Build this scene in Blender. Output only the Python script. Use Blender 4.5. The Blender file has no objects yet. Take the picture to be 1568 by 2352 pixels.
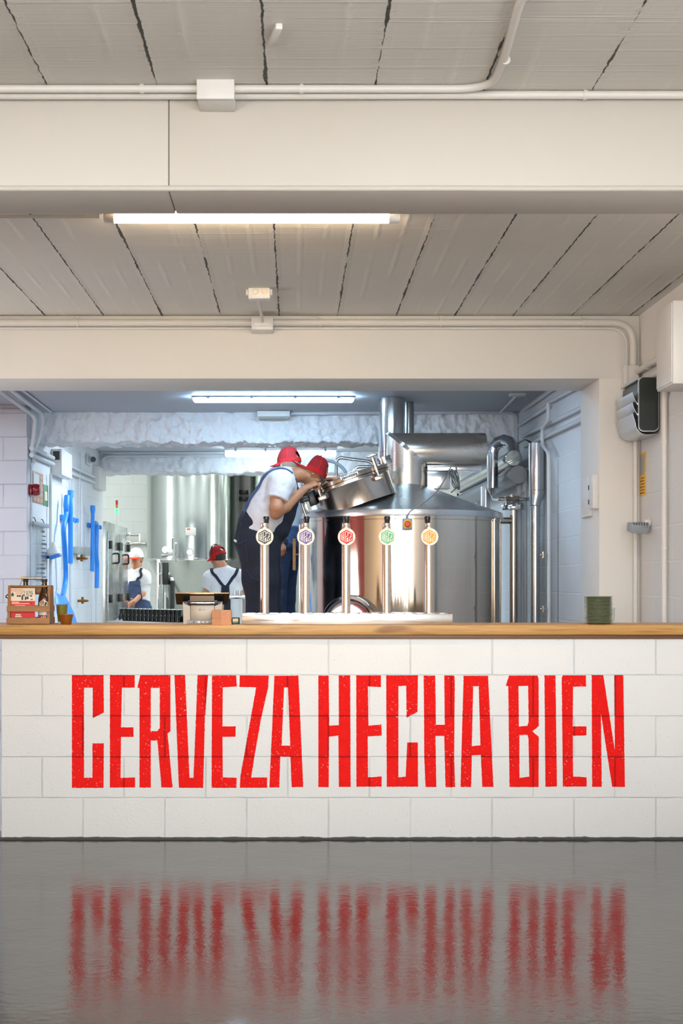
import bpy, bmesh, math, random
import numpy as np
from mathutils import Vector as V, Matrix, noise
from mathutils.geometry import tessellate_polygon
from mathutils.bvhtree import BVHTree

random.seed(7)
SC = bpy.context.scene
COL = SC.collection
PI = math.pi

# ------------------------------------------------------------------ camera
FPX, CX, HY, EYE = 3267.0, 675.0, 1330.0, 1.27
cam = bpy.data.cameras.new('camera')
cam.sensor_fit = 'HORIZONTAL'
cam.sensor_width = 24.0
cam.lens = FPX * 24.0 / 1568.0
cam.shift_x = (784 - CX) / 1568.0
cam.shift_y = (HY - 1176) / 1568.0
cam.dof.use_dof = True
cam.dof.focus_distance = 8.6
cam.dof.aperture_fstop = 9.0
camo = bpy.data.objects.new('camera', cam)
COL.objects.link(camo)
camo.location = (0, 0, EYE)
camo.rotation_euler = (PI / 2, 0, 0)
SC.camera = camo

# ------------------------------------------------------------------ world, lights, exposure
SC.view_settings.view_transform = 'Standard'
SC.view_settings.look = 'None'
SC.view_settings.exposure = 0.55
SC.view_settings.gamma = 1.0
SC.view_settings.use_curve_mapping = False
SC.cycles.use_denoising = True
SC.cycles.max_bounces = 10
SC.cycles.diffuse_bounces = 6
SC.cycles.glossy_bounces = 5
SC.cycles.sample_clamp_indirect = 6.0
SC.cycles.caustics_reflective = False
SC.cycles.caustics_refractive = False
wd = bpy.data.worlds.new('world')
SC.world = wd
wd.use_nodes = True
wd.node_tree.nodes['Background'].inputs[0].default_value = (0.9, 0.95, 1.0, 1)
wd.node_tree.nodes['Background'].inputs[1].default_value = 0.25


def area(name, loc, rot, sx, sy, power, col):
    l = bpy.data.lights.new(name, 'AREA')
    l.shape = 'RECTANGLE'
    l.size, l.size_y, l.energy, l.color = sx, sy, power, col
    o = bpy.data.objects.new(name, l)
    COL.objects.link(o)
    o.location = loc
    o.rotation_euler = rot
    return o


# taproom: added unseen fill lights, behind the camera and overhead
for wx, ww in ((-2.75, 0.45), (-1.70, 0.22), (-0.85, 0.30), (-0.02, 0.18), (0.62, 0.34), (1.45, 0.24)):
    area('rear_pane_fill', (wx, -4.8, 1.50), (PI / 2, 0, 0), ww, 2.3, 105 * ww, (0.93, 0.97, 1.0))  # added upright panes of light, narrow to stripe the kettle
for lx in (-2.3, -1.0, 0.35, 1.6):
    area('ceiling_strip_fill', (lx, -0.3, 2.82), (0, 0, 0), 0.10, 6.5, 62, (0.93, 0.97, 1.0))  # added strips for the counter, slim to draw lines on the kettle
for lx in (-1.75, 0.1, 1.75):
    gl_ = bpy.data.lights.new('taproom_globe_fill', 'POINT')  # added globes that brighten beam, front ceiling and counter
    gl_.energy, gl_.color, gl_.shadow_soft_size = 62, (0.96, 0.98, 1.0), 0.14
    go_ = bpy.data.objects.new('taproom_globe_fill', gl_)
    COL.objects.link(go_)
    go_.location = (lx, 1.1, 1.95)
area('rear_wall_fill', (-0.4, -3.3, 2.80), (-0.5, 0, 0), 3.4, 0.2, 70, (0.97, 0.96, 0.92))  # added to light the tan wall that the kettle mirrors
area('header_fill', (1.3, 5.5, 2.84), (0.55, 0, 0), 1.3, 0.15, 13, (0.97, 0.97, 0.95))  # added behind the beam to lift the header
# added unseen fill left of the frame, brightening the middle ceiling and header
area('bar_left_fill', (-4.2, 7.75, 1.35), (0, -PI / 2 - 0.6, 0), 2.2, 1.1, 52, (0.97, 0.97, 0.95))
# brew room: added unseen fill lights in a cool tone
area('brew_left_fill', (-3.2, 10.4, 2.70), (0, 0, 0), 1.2, 0.6, 24, (0.72, 0.85, 1.0))  # added to brighten the left passage and its red wall
area('brew_front_fill', (0.4, 10.0, 2.72), (0, 0, 0), 1.4, 0.12, 15, (0.50, 0.76, 1.0))  # added behind the header for kettle, brewers and near walls
area('brew_middle_fill', (-0.9, 13.6, 2.72), (0, 0, 0), 1.4, 0.12, 42, (0.72, 0.86, 1.0))  # added to lift the left wall
# brew hall at the back: added unseen fills, slim so the tanks mirror upright stripes
for hx_ in (-3.2, -1.15, 0.9):
    area('hall_top_fill', (hx_, 19.3, 4.3), (0, 0, 0), 0.16, 3.4, 50, (0.93, 1.0, 0.97))
area('hall_left_fill', (-4.5, 19.3, 2.2), (0, -PI / 2, 0), 3.4, 0.4, 60, (0.9, 1.0, 0.95))  # added upright glow for tank stripes, no gate is built
area('hall_right_fill', (3.0, 18.6, 2.6), (0, PI / 2, 0), 2.8, 0.2, 50, (0.92, 1.0, 0.97))  # added upright glow for tank stripes


# ------------------------------------------------------------------ pixel frame -> world
def W(px, py, Y):
    s = FPX / Y
    return V(((px - CX) / s, Y, EYE + (HY - py) / s))


def onX(px, py, X):
    s = (px - CX) / X
    return V((X, FPX / s, EYE + (HY - py) / s))


def onZ(px, py, Z):
    s = (HY - py) / (Z - EYE)
    return V(((px - CX) / s, FPX / s, Z))


# ------------------------------------------------------------------ object helpers
def thing(name, label, cat, loc=(0, 0, 0), rotz=0.0, group=None):
    o = bpy.data.objects.new(name, None)
    o.empty_display_size = 0.05
    COL.objects.link(o)
    o.location = loc
    o.rotation_euler = (0, 0, rotz)
    o['label'] = label
    o['category'] = cat
    if group:
        o['group'] = group
    return o


def root_loc(o):
    while o.parent is not None:
        o = o.parent
    return o.location


def obj(name, bm, m, parent=None, smooth=35, label=None, me=None):
    if me is None:
        me = bpy.data.meshes.new(name)
        if parent is not None:
            bmesh.ops.translate(bm, verts=bm.verts, vec=-root_loc(parent))
        bm.normal_update()
        bm.to_mesh(me)
        bm.free()
    elif parent is not None:
        me.transform(Matrix.Translation(-root_loc(parent)))
    if smooth:
        me.shade_smooth()
        if smooth < 180:
            me.set_sharp_from_angle(angle=math.radians(smooth))
    me.materials.append(m)
    o = bpy.data.objects.new(name, me)
    COL.objects.link(o)
    if parent is not None:
        o.parent = parent
    if label:
        o['label'] = label
    return o


def struct(name, bm, m, parent=None, smooth=35):
    o = obj(name, bm, m, parent, smooth)
    o['kind'] = 'structure'
    return o


def solo(name, label, cat, bm, m, group=None, smooth=35):
    o = obj(name, bm, m, None, smooth)
    o['label'] = label
    o['category'] = cat
    if group:
        o['group'] = group
    return o


def dup(root, loc, label=None, rotz=None):
    r = root.copy()
    COL.objects.link(r)
    r.location = loc
    if rotz is not None:
        r.rotation_euler = (0, 0, rotz)
    if label:
        r['label'] = label
    for ch in list(root.children):
        c = ch.copy()
        COL.objects.link(c)
        c.parent = r
        for g in ch.children:
            d = g.copy()
            COL.objects.link(d)
            d.parent = c
    return r


# ------------------------------------------------------------------ shape helpers (add to a bmesh)
def BM():
    return bmesh.new()


def frame_of(d):
    d = V(d).normalized()
    a = V((0, 0, 1)) if abs(d.z) < 0.95 else V((1, 0, 0))
    u = d.cross(a).normalized()
    return u, d.cross(u).normalized(), d


def box(bm, x0, x1, y0, y1, z0, z1, bev=0.0, seg=2):
    vs = [bm.verts.new(p) for p in ((x0, y0, z0), (x1, y0, z0), (x1, y1, z0), (x0, y1, z0),
                                    (x0, y0, z1), (x1, y0, z1), (x1, y1, z1), (x0, y1, z1))]
    fs = [bm.faces.new([vs[i] for i in f]) for f in
          ((3, 2, 1, 0), (4, 5, 6, 7), (0, 1, 5, 4), (1, 2, 6, 5), (2, 3, 7, 6), (3, 0, 4, 7))]
    if bev:
        es = list({e for f in fs for e in f.edges})
        bmesh.ops.bevel(bm, geom=es, offset=bev, segments=seg, profile=0.5, affect='EDGES')
    return bm


def obox(bm, c, ax, ay, az, hx, hy, hz, bev=0.0):
    """a box at c with its own axes and half sizes"""
    t = BM()
    box(t, -hx, hx, -hy, hy, -hz, hz, bev)
    ax, ay, az = V(ax).normalized(), V(ay).normalized(), V(az).normalized()
    M = Matrix((ax, ay, az)).transposed().to_4x4()
    M.translation = V(c)
    bmesh.ops.transform(t, matrix=M, verts=t.verts)
    me = bpy.data.meshes.new('t')
    t.to_mesh(me)
    t.free()
    bm.from_mesh(me)
    bpy.data.meshes.remove(me)
    return bm


def rings(bm, loops, caps=True, closed=False):
    rs = [[bm.verts.new(p) for p in l] for l in loops]
    n = len(rs[0])
    m = len(rs)
    for i in range(m if closed else m - 1):
        a, b = rs[i], rs[(i + 1) % m]
        for j in range(n):
            bm.faces.new((a[j], a[(j + 1) % n], b[(j + 1) % n], b[j]))
    if caps and not closed:
        bm.faces.new(rs[0][::-1])
        bm.faces.new(rs[-1])
    return rs


def cyl(bm, p, q, r, r2=None, n=24):
    p, q = V(p), V(q)
    r2 = r if r2 is None else r2
    u, v, d = frame_of(q - p)
    ang = [2 * PI * i / n for i in range(n)]
    rings(bm, [[p + (u * math.cos(a) + v * math.sin(a)) * r for a in ang],
               [q + (u * math.cos(a) + v * math.sin(a)) * r2 for a in ang]])
    return bm


def tube(bm, pts, r, n=14, caps=True, closed=False, flat=None):
    pts = [V(p) for p in pts]
    m = len(pts)
    rr = r if isinstance(r, (list, tuple)) else [r] * m
    tang = []
    for i in range(m):
        if closed:
            t = pts[(i + 1) % m] - pts[i - 1]
        else:
            t = pts[min(i + 1, m - 1)] - pts[max(i - 1, 0)]
        tang.append(t.normalized())
    u, v, d = frame_of(tang[0])
    loops = []
    for i in range(m):
        if i:
            ax = tang[i - 1].cross(tang[i])
            if ax.length > 1e-6:
                R = Matrix.Rotation(tang[i - 1].angle(tang[i]), 3, ax.normalized())
                u, v = R @ u, R @ v
        loops.append([pts[i] + (u * math.cos(2 * PI * j / n) + v * math.sin(2 * PI * j / n) * (flat or 1)) * rr[i] for j in range(n)])
    rings(bm, loops, caps, closed)
    return bm


def arc_path(pts, rad, k=7):
    """polyline with rounded corners"""
    pts = [V(p) for p in pts]
    out = [pts[0]]
    for i in range(1, len(pts) - 1):
        a, b, c = pts[i - 1], pts[i], pts[i + 1]
        d1, d2 = (a - b), (c - b)
        r = min(rad, d1.length * 0.48, d2.length * 0.48)
        s, e = b + d1.normalized() * r, b + d2.normalized() * r
        for j in range(k + 1):
            t = j / k
            out.append(s * (1 - t) ** 2 + b * 2 * t * (1 - t) + e * t * t)
    out.append(pts[-1])
    return out


def spline(pts, k=8):
    pts = [V(p) for p in pts]
    out = []
    m = len(pts)
    for i in range(m - 1):
        p0, p1, p2, p3 = pts[max(i - 1, 0)], pts[i], pts[i + 1], pts[min(i + 2, m - 1)]
        for j in range(k):
            t = j / k
            out.append(0.5 * ((2 * p1) + (p2 - p0) * t + (2 * p0 - 5 * p1 + 4 * p2 - p3) * t * t + (3 * p1 - p0 - 3 * p2 + p3) * t ** 3))
    out.append(pts[-1])
    return out


def lathe(bm, prof, c=(0, 0, 0), axis=(0, 0, 1), n=32, caps=True):
    """prof: list of (radius, height) along axis from c"""
    c = V(c)
    u, v, d = frame_of(axis)
    loops = []
    for r, h in prof:
        r = max(r, 1e-4)
        loops.append([c + d * h + (u * math.cos(2 * PI * j / n) + v * math.sin(2 * PI * j / n)) * r for j in range(n)])
    rings(bm, loops, caps)
    return bm


def ball(bm, c, r, sz=(1, 1, 1), n=16):
    M = Matrix.Translation(V(c)) @ Matrix.Diagonal((r * sz[0], r * sz[1], r * sz[2], 1))
    bmesh.ops.create_uvsphere(bm, u_segments=n, v_segments=n // 2 + 2, radius=1.0, matrix=M)
    return bm


def prism(bm, loops, to3, depth):
    """flat polygon (outer loop + holes) in 2D, mapped by to3(x, y, d) with d = 0 and depth"""
    flat = [p for l in loops for p in l]
    tris = tessellate_polygon([[V((x, y, 0)) for x, y in l] for l in loops])
    f = [bm.verts.new(to3(x, y, 0.0)) for x, y in flat]
    b = [bm.verts.new(to3(x, y, depth)) for x, y in flat]
    for t in tris:
        try:
            bm.faces.new([f[i] for i in t])
            bm.faces.new([b[i] for i in reversed(t)])
        except ValueError:
            pass
    k = 0
    for l in loops:
        m = len(l)
        for i in range(m):
            bm.faces.new((f[k + i], b[k + i], b[k + (i + 1) % m], f[k + (i + 1) % m]))
        k += m
    bmesh.ops.recalc_face_normals(bm, faces=bm.faces)
    return bm


def stroke(bm, pts, w, to3, depth):
    """a flat line of width w along 2D points, mitred"""
    m = len(pts)
    L, R = [], []
    for i in range(m):
        p = V(pts[i])
        d1 = (V(pts[i]) - V(pts[i - 1])).normalized() if i else None
        d2 = (V(pts[i + 1]) - V(pts[i])).normalized() if i < m - 1 else None
        d = ((d1 or d2) + (d2 or d1)).normalized()
        nn = V((-d.y, d.x))
        base = d1 or d2
        k = w / 2 / max(0.45, abs(nn.dot(V((-base.y, base.x)))))
        L.append(p + nn * k)
        R.append(p - nn * k)
    for i in range(m - 1):
        q = [L[i], L[i + 1], R[i + 1], R[i]]
        a = [bm.verts.new(to3(t.x, t.y, 0)) for t in q]
        b = [bm.verts.new(to3(t.x, t.y, depth)) for t in q]
        bm.faces.new(a)
        bm.faces.new(b[::-1])
        for j in range(4):
            bm.faces.new((a[j], b[j], b[(j + 1) % 4], a[(j + 1) % 4]))
    bmesh.ops.recalc_face_normals(bm, faces=bm.faces)
    return bm


def text_mesh(txt, to3, x, y, w, h, align='LEFT'):
    """built-in letter shapes as flat mesh, fitted to the box w x h with lower left corner x, y"""
    cu = bpy.data.curves.new('t', 'FONT')
    cu.body = txt
    cu.size = 1.0
    o = bpy.data.objects.new('t', cu)
    COL.objects.link(o)
    dg = bpy.context.evaluated_depsgraph_get()
    me = bpy.data.meshes.new_from_object(o.evaluated_get(dg))
    bpy.data.objects.remove(o)
    bpy.data.curves.remove(cu)
    xs = [v.co.x for v in me.vertices]
    ys = [v.co.y for v in me.vertices]
    x0, x1, y0, y1 = min(xs), max(xs), min(ys), max(ys)
    for v in me.vertices:
        v.co = to3(x + (v.co.x - x0) / (x1 - x0) * w, y + (v.co.y - y0) / (y1 - y0) * h, 0)
    bm = BM()
    bm.from_mesh(me)
    bpy.data.meshes.remove(me)
    bmesh.ops.recalc_face_normals(bm, faces=bm.faces)
    return bm


# ------------------------------------------------------------------ materials
class NT:
    def __init__(s, name):
        s.m = bpy.data.materials.new(name)
        s.m.use_nodes = True
        s.t = s.m.node_tree
        s.b = s.t.nodes['Principled BSDF']

    def n(s, kind, ins=None, **props):
        nd = s.t.nodes.new(kind)
        for k, v in props.items():
            setattr(nd, k, v)
        for k, v in (ins or {}).items():
            s.put(nd.inputs[k], v)
        return nd

    def put(s, sock, v):
        if isinstance(v, bpy.types.NodeSocket):
            s.t.links.new(v, sock)
        else:
            sock.default_value = v

    def math(s, op, a, b=0.0, c=None):
        nd = s.n('ShaderNodeMath', {0: a, 1: b}, operation=op)
        if c is not None:
            s.put(nd.inputs[2], c)
        return nd.outputs[0]

    def mix(s, f, a, b):
        nd = s.n('ShaderNodeMix', data_type='RGBA')
        s.put(nd.inputs[0], f)
        s.put(nd.inputs[6], a)
        s.put(nd.inputs[7], b)
        return nd.outputs[2]

    def pos(s):
        return s.n('ShaderNodeNewGeometry').outputs['Position']

    def ocoord(s):
        return s.n('ShaderNodeTexCoord').outputs['Object']

    def scale(s, v, xyz):
        return s.n('ShaderNodeVectorMath', {0: v, 1: xyz}, operation='MULTIPLY').outputs[0]

    def noise(s, v, sc, det=3.0, rough=0.55):
        return s.n('ShaderNodeTexNoise', {'Vector': v, 'Scale': sc, 'Detail': det, 'Roughness': rough}).outputs['Fac']

    def rng(s, v, a, b, c, d):
        return s.n('ShaderNodeMapRange', {'Value': v, 'From Min': a, 'From Max': b, 'To Min': c, 'To Max': d}).outputs[0]

    def bump(s, h, strength, dist=0.01):
        nd = s.n('ShaderNodeBump', {'Height': h, 'Strength': strength, 'Distance': dist})
        s.t.links.new(nd.outputs[0], s.b.inputs['Normal'])

    def set(s, **k):
        for a, v in k.items():
            s.put(s.b.inputs[a.replace('_', ' ')], v)
        return s.m


def rgb(r, g, b):
    return (r, g, b, 1.0)


def srgb(r, g, b):
    f = lambda c: c / 12.92 if c <= 0.04045 else ((c + 0.055) / 1.055) ** 2.4
    return (f(r / 255), f(g / 255), f(b / 255), 1.0)


def simple(name, col, rough=0.5, metal=0.0, nscale=60.0, var=0.08, bstr=0.1, bdist=0.002, **kw):
    t = NT(name)
    p = t.ocoord()
    f = t.noise(p, nscale, 3)
    c2 = tuple(min(1, c * (1 - var * 2)) for c in col[:3]) + (1,)
    t.set(Base_Color=t.mix(f, col, c2), Roughness=rough, Metallic=metal, **kw)
    if bstr:
        t.bump(f, bstr, bdist)
    return t.m


def emit(name, col, strength, body=None):
    t = NT(name)
    p = t.ocoord()
    f = t.rng(t.noise(p, 8.0, 1), 0, 1, 0.97, 1.03)
    t.set(Base_Color=body or col, Emission_Color=col, Emission_Strength=t.math('MULTIPLY', f, strength), Roughness=0.4)
    return t.m


def plaster(name, col, nscale=22.0, bstr=0.12, stain=None, rough=0.6):
    t = NT(name)
    p = t.pos()
    big = t.noise(p, 1.7, 4)
    fine = t.noise(p, nscale, 5)
    c = t.mix(big, col, tuple(x * 0.93 for x in col[:3]) + (1,))
    if stain:
        st = t.rng(t.noise(p, 2.6, 2, 0.4), 0.70, 0.76, 0, 0.5)
        c = t.mix(st, c, stain)
    t.set(Base_Color=c, Roughness=rough)
    t.bump(fine, bstr, 0.006)
    return t.m


def brick_nodes(t, axis, ox=0.0, oz=0.0, msize=0.006):
    p = t.pos()
    s = t.n('ShaderNodeSeparateXYZ', {0: p})
    a = s.outputs[0 if axis == 'X' else 1]
    wob = t.math('MULTIPLY', t.math('SUBTRACT', t.noise(p, 14.0, 2), 0.5), 0.006)
    v = t.n('ShaderNodeCombineXYZ', {0: t.math('ADD', t.math('ADD', a, ox), wob), 1: t.math('ADD', t.math('ADD', s.outputs[2], oz), wob), 2: 0.0}).outputs[0]
    b = t.n('ShaderNodeTexBrick', {'Vector': v, 'Color1': rgb(1, 1, 1), 'Color2': rgb(0.9, 0.9, 0.9), 'Mortar': rgb(0, 0, 0), 'Scale': 1.0,
                                   'Mortar Size': msize, 'Mortar Smooth': 0.5, 'Bias': 0.0, 'Brick Width': 0.4, 'Row Height': 0.2},
            offset=0.5, offset_frequency=2, squash=1.0, squash_frequency=1)
    return p, b


def blocks(name, col, line, axis='X', ox=0.0, oz=0.0, msize=0.005, bstr=0.5, specks=True, keep=0.55):
    t = NT(name)
    p, b = brick_nodes(t, axis, ox, oz, msize)
    m = b.outputs['Fac']
    fade = t.rng(t.noise(p, 5.0, 2), 0.3, 0.62, 0.25, 1.0)
    m2 = t.math('MULTIPLY', m, fade)
    fine = t.noise(p, 90.0, 4, 0.6)
    pit = t.rng(t.noise(p, 125.0, 2, 0.5), 0.725, 0.765, 0.0, 1.0)
    big = t.noise(p, 2.2, 3)
    c = t.mix(big, col, tuple(x * 0.94 for x in col[:3]) + (1,))
    c = t.mix(t.math('MULTIPLY', m2, keep), c, line)
    if specks:
        c = t.mix(t.math('MULTIPLY', pit, 0.55), c, rgb(0.12, 0.12, 0.11))
    t.set(Base_Color=c, Roughness=0.62)
    h = t.math('SUBTRACT', t.math('ADD', t.math('MULTIPLY', fine, 0.35), t.math('MULTIPLY', big, 0.5)), t.math('ADD', m2, t.math('MULTIPLY', pit, 0.4)))
    t.bump(h, bstr, 0.006)
    return t.m


def red_paint():
    t = NT('worn_red_wall_paint')
    p, b = brick_nodes(t, 'X', 0.032, 0.0, 0.005)
    m = b.outputs['Fac']
    worn = t.rng(t.noise(p, 95.0, 3, 0.6), 0.63, 0.70, 0.0, 1.0)
    where = t.rng(t.noise(p, 4.0, 2), 0.42, 0.68, 0.05, 1.0)
    big = t.noise(p, 30.0, 4)
    c = t.mix(big, srgb(238, 16, 3), srgb(210, 6, 3))
    c = t.mix(t.math('MULTIPLY', m, 0.6), c, srgb(120, 0, 4))
    c = t.mix(t.math('MULTIPLY', worn, where), c, srgb(228, 190, 180))
    t.set(Base_Color=c, Roughness=0.75, Specular_IOR_Level=0.25)
    h = t.math('SUBTRACT', t.math('MULTIPLY', t.noise(p, 90.0, 4, 0.6), 0.4), m)
    t.bump(h, 0.5, 0.006)
    return t.m


def ceiling_planks():
    t = NT('cast_ceiling_planks')
    p = t.pos()
    s = t.n('ShaderNodeSeparateXYZ', {0: p})
    x, y = s.outputs[0], s.outputs[1]
    wob = t.math('MULTIPLY', t.math('SUBTRACT', t.noise(t.scale(p, (3, 9, 1)), 2.0, 4, 0.65), 0.5), 0.05)
    u = t.math('ADD', t.math('DIVIDE', t.math('ADD', x, 0.0905 + 0.355 * 40), 0.355), wob)
    fr = t.math('FRACT', u)
    dist = t.math('SUBTRACT', 0.5, t.math('ABSOLUTE', t.math('SUBTRACT', fr, 0.5)))
    idx = t.math('FLOOR', t.math('ADD', u, 0.5))
    along = t.n('ShaderNodeCombineXYZ', {0: t.math('MULTIPLY', idx, 3.7), 1: t.math('MULTIPLY', y, 2.3), 2: 0.0}).outputs[0]
    width = t.rng(t.noise(along, 1.0, 5, 0.75), 0.38, 0.66, 0.0, 0.022)
    gap = t.math('GREATER_THAN', width, dist)
    crumbs = t.rng(dist, 0.0, 0.075, 1.0, 0.0)
    lump = t.math('MULTIPLY', crumbs, t.noise(p, 34.0, 4, 0.7))
    scr = t.noise(t.scale(p, (1.2, 60, 1)), 1.0, 4, 0.7)
    scr2 = t.rng(t.noise(t.scale(p, (0.7, 28, 1)), 1.0, 3, 0.6), 0.60, 0.66, 0, 1)
    l1 = t.rng(t.math('ABSOLUTE', t.math('SUBTRACT', fr, 0.34)), 0.0, 0.05, 1.0, 0.0)
    l2 = t.rng(t.math('ABSOLUTE', t.math('SUBTRACT', fr, 0.68)), 0.0, 0.05, 1.0, 0.0)
    ln = t.math('MULTIPLY', t.math('ADD', l1, l2), t.rng(t.noise(along, 0.7, 2), 0.42, 0.62, 0.0, 1.0))
    big = t.noise(p, 1.3, 3)
    c = t.mix(big, rgb(0.68, 0.655, 0.60), rgb(0.62, 0.595, 0.545))
    c = t.mix(t.math('MULTIPLY', ln, 0.35), c, rgb(0.84, 0.81, 0.74))
    c = t.mix(t.math('MULTIPLY', scr2, 0.18), c, rgb(0.84, 0.81, 0.75))
    c = t.mix(gap, c, rgb(0.022, 0.024, 0.022))
    t.set(Base_Color=c, Roughness=0.55)
    h = t.math('ADD', t.math('ADD', t.math('MULTIPLY', lump, 1.2), t.math('MULTIPLY', scr, 0.22)),
               t.math('ADD', t.math('MULTIPLY', ln, 0.5), t.math('MULTIPLY', scr2, 0.25)))
    h = t.math('SUBTRACT', h, t.math('MULTIPLY', gap, 1.5))
    t.bump(h, 0.55, 0.012)
    return t.m


def floor_mat():
    t = NT('sealed_grey_concrete')
    p = t.pos()
    big = t.noise(p, 1.6, 5, 0.6)
    streak = t.noise(t.scale(p, (1.5, 9, 1)), 1.4, 5, 0.6)
    c = t.mix(big, rgb(0.016, 0.017, 0.016), rgb(0.040, 0.038, 0.035))
    c = t.mix(t.rng(streak, 0.55, 0.8, 0, 0.5), c, rgb(0.045, 0.042, 0.038))
    sp = t.rng(t.noise(p, 26.0, 1, 0.4), 0.755, 0.765, 0, 0.8)
    c = t.mix(sp, c, rgb(0.02, 0.02, 0.02))
    t.set(Base_Color=c, Roughness=t.rng(big, 0.3, 0.7, 0.09, 0.17))
    t.b.inputs['Specular IOR Level'].default_value = 0.6
    t.b.inputs['IOR'].default_value = 1.5
    w = t.noise(t.scale(p, (1.0, 1.6, 1)), 22.0, 3, 0.55)
    w2 = t.noise(p, 4.0, 3)
    w3 = t.noise(p, 110.0, 2, 0.5)
    t.bump(t.math('ADD', t.math('ADD', t.math('MULTIPLY', w, 0.42), w2), t.math('MULTIPLY', w3, 0.09)), 0.085, 0.02)
    return t.m


def wood(name, c1, c2, c3, sx=1.2, sz=26.0, rough=0.42, axis='X', knots=True):
    t = NT(name)
    p = t.ocoord()
    sc = {'X': (sx, sz, sz), 'Z': (sz, sz, sx), 'Y': (sz, sx, sz)}[axis]
    q = t.scale(p, sc)
    g = t.noise(q, 1.0, 5, 0.62)
    g2 = t.noise(t.scale(p, tuple(a * 3 for a in sc)), 1.0, 3, 0.5)
    c = t.mix(t.rng(g, 0.3, 0.7, 0, 1), c1, c2)
    c = t.mix(t.rng(g2, 0.52, 0.75, 0, 0.6), c, c3)
    if knots:
        kn = t.rng(t.noise(t.scale(p, (3.0, 16, 16) if axis == 'X' else (14, 14, 3)), 1.0, 1, 0.4), 0.70, 0.78, 0, 0.8)
        c = t.mix(kn, c, c3)
    t.set(Base_Color=c, Roughness=rough)
    t.bump(g, 0.08, 0.003)
    return t.m


def steel(name, col=(0.74, 0.73, 0.71), rough=0.18, brush='Z', bstr=0.03, var=0.08, aniso=0.0):
    t = NT(name)
    p = t.ocoord()
    sc = {'Z': (40, 40, 1.2), 'X': (1.2, 40, 40), 'H': (3, 3, 120)}[brush]
    g = t.noise(t.scale(p, sc), 1.0, 4, 0.6)
    sm = t.noise(p, 5.0, 3)
    t.set(Base_Color=t.mix(g, col + (1,), tuple(x * 0.9 for x in col) + (1,)), Metallic=1.0,
          Roughness=t.math('ADD', t.rng(sm, 0.3, 0.7, rough - var * 0.5, rough + var * 0.5), t.math('MULTIPLY', g, 0.04)))
    if aniso:
        tg = t.n('ShaderNodeTangent', direction_type='RADIAL', axis='Z')
        t.set(Anisotropic=aniso, Anisotropic_Rotation=0.25, Tangent=tg.outputs[0])
    if bstr:
        t.bump(t.math('ADD', g, t.math('MULTIPLY', sm, 0.6)), bstr, 0.004)
    return t.m


def cloth(name, col, col2, sc=420.0, bstr=0.25, fold=9.0, fstr=0.6):
    t = NT(name)
    p = t.ocoord()
    wv = t.noise(p, sc, 2)
    fo = t.noise(p, fold, 3, 0.55)
    t.set(Base_Color=t.mix(t.math('MULTIPLY', t.math('ADD', wv, t.noise(p, 20, 3)), 0.5), col, col2), Roughness=0.85)
    t.bump(t.math('ADD', t.math('MULTIPLY', wv, 0.04), t.math('MULTIPLY', fo, fstr)), bstr, 0.03)
    return t.m


def thin_clear(name, tint, gloss=0.08):
    t = NT(name)
    f = t.noise(t.ocoord(), 30.0, 2)
    fr = t.math('MULTIPLY', t.n('ShaderNodeFresnel', {'IOR': 1.4}).outputs[0], 0.35)
    tr = t.n('ShaderNodeBsdfTransparent', {'Color': t.mix(f, tint, tuple(c * 0.97 for c in tint[:3]) + (1,))})
    gl = t.n('ShaderNodeBsdfGlossy', {'Color': rgb(0.95, 0.97, 1.0), 'Roughness': gloss})
    mx = t.n('ShaderNodeMixShader', {0: fr, 1: tr.outputs[0], 2: gl.outputs[0]})
    t.t.links.new(mx.outputs[0], t.t.nodes['Material Output'].inputs['Surface'])
    return t.m


def glass(name, col, rough=0.02, ior=1.45, trans=1.0):
    t = NT(name)
    f = t.noise(t.ocoord(), 40.0, 2)
    t.set(Base_Color=t.mix(f, col, tuple(x * 0.95 for x in col[:3]) + (1,)), Roughness=rough, IOR=ior, Transmission_Weight=trans)
    return t.m


M = {}
M['beam'] = plaster('cream_painted_beam', rgb(0.60, 0.565, 0.505), 30, 0.06, stain=rgb(0.56, 0.47, 0.35))
M['header'] = plaster('cream_painted_header', rgb(0.75, 0.725, 0.68), 30, 0.05)
M['white_paint'] = plaster('white_wall_paint', rgb(0.74, 0.75, 0.76), 24, 0.15)
M['rough'] = plaster('rough_white_plaster', rgb(0.86, 0.87, 0.89), 52, 1.0)
M['ceil'] = ceiling_planks()
M['ceil_back'] = plaster('grey_back_ceiling', rgb(0.50, 0.52, 0.56), 18, 0.1)
M['counter'] = blocks('painted_counter_blocks', rgb(0.76, 0.775, 0.775), rgb(0.44, 0.48, 0.50), 'X', 0.032, 0.0)
M['pier'] = blocks('painted_pier_blocks', rgb(0.70, 0.69, 0.73), rgb(0.34, 0.32, 0.36), 'X', 0.05, -0.07, bstr=0.9, keep=0.4)
M['sideblocks'] = blocks('painted_side_blocks', rgb(0.70, 0.69, 0.67), rgb(0.86, 0.83, 0.79), 'Y', 0.1, 0.03, msize=0.007, bstr=0.5, specks=False, keep=0.5)
M['rightblocks'] = blocks('painted_right_brew_blocks', rgb(0.74, 0.76, 0.78), rgb(0.86, 0.88, 0.90), 'Y', 0.1, 0.03, msize=0.007, bstr=0.5, specks=False, keep=0.5)
M['leftblocks'] = blocks('painted_left_blocks', rgb(0.76, 0.78, 0.80), rgb(0.62, 0.66, 0.70), 'Y', 0.1, 0.03, msize=0.006, bstr=0.4, specks=False)
M['farblocks'] = blocks('painted_far_blocks', rgb(0.78, 0.80, 0.78), rgb(0.58, 0.62, 0.62), 'X', 0.0, 0.0, msize=0.006, bstr=0.4, specks=False)
M['red_wall'] = plaster('dark_red_wall_paint', rgb(0.42, 0.03, 0.022), 20, 0.1)
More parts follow.
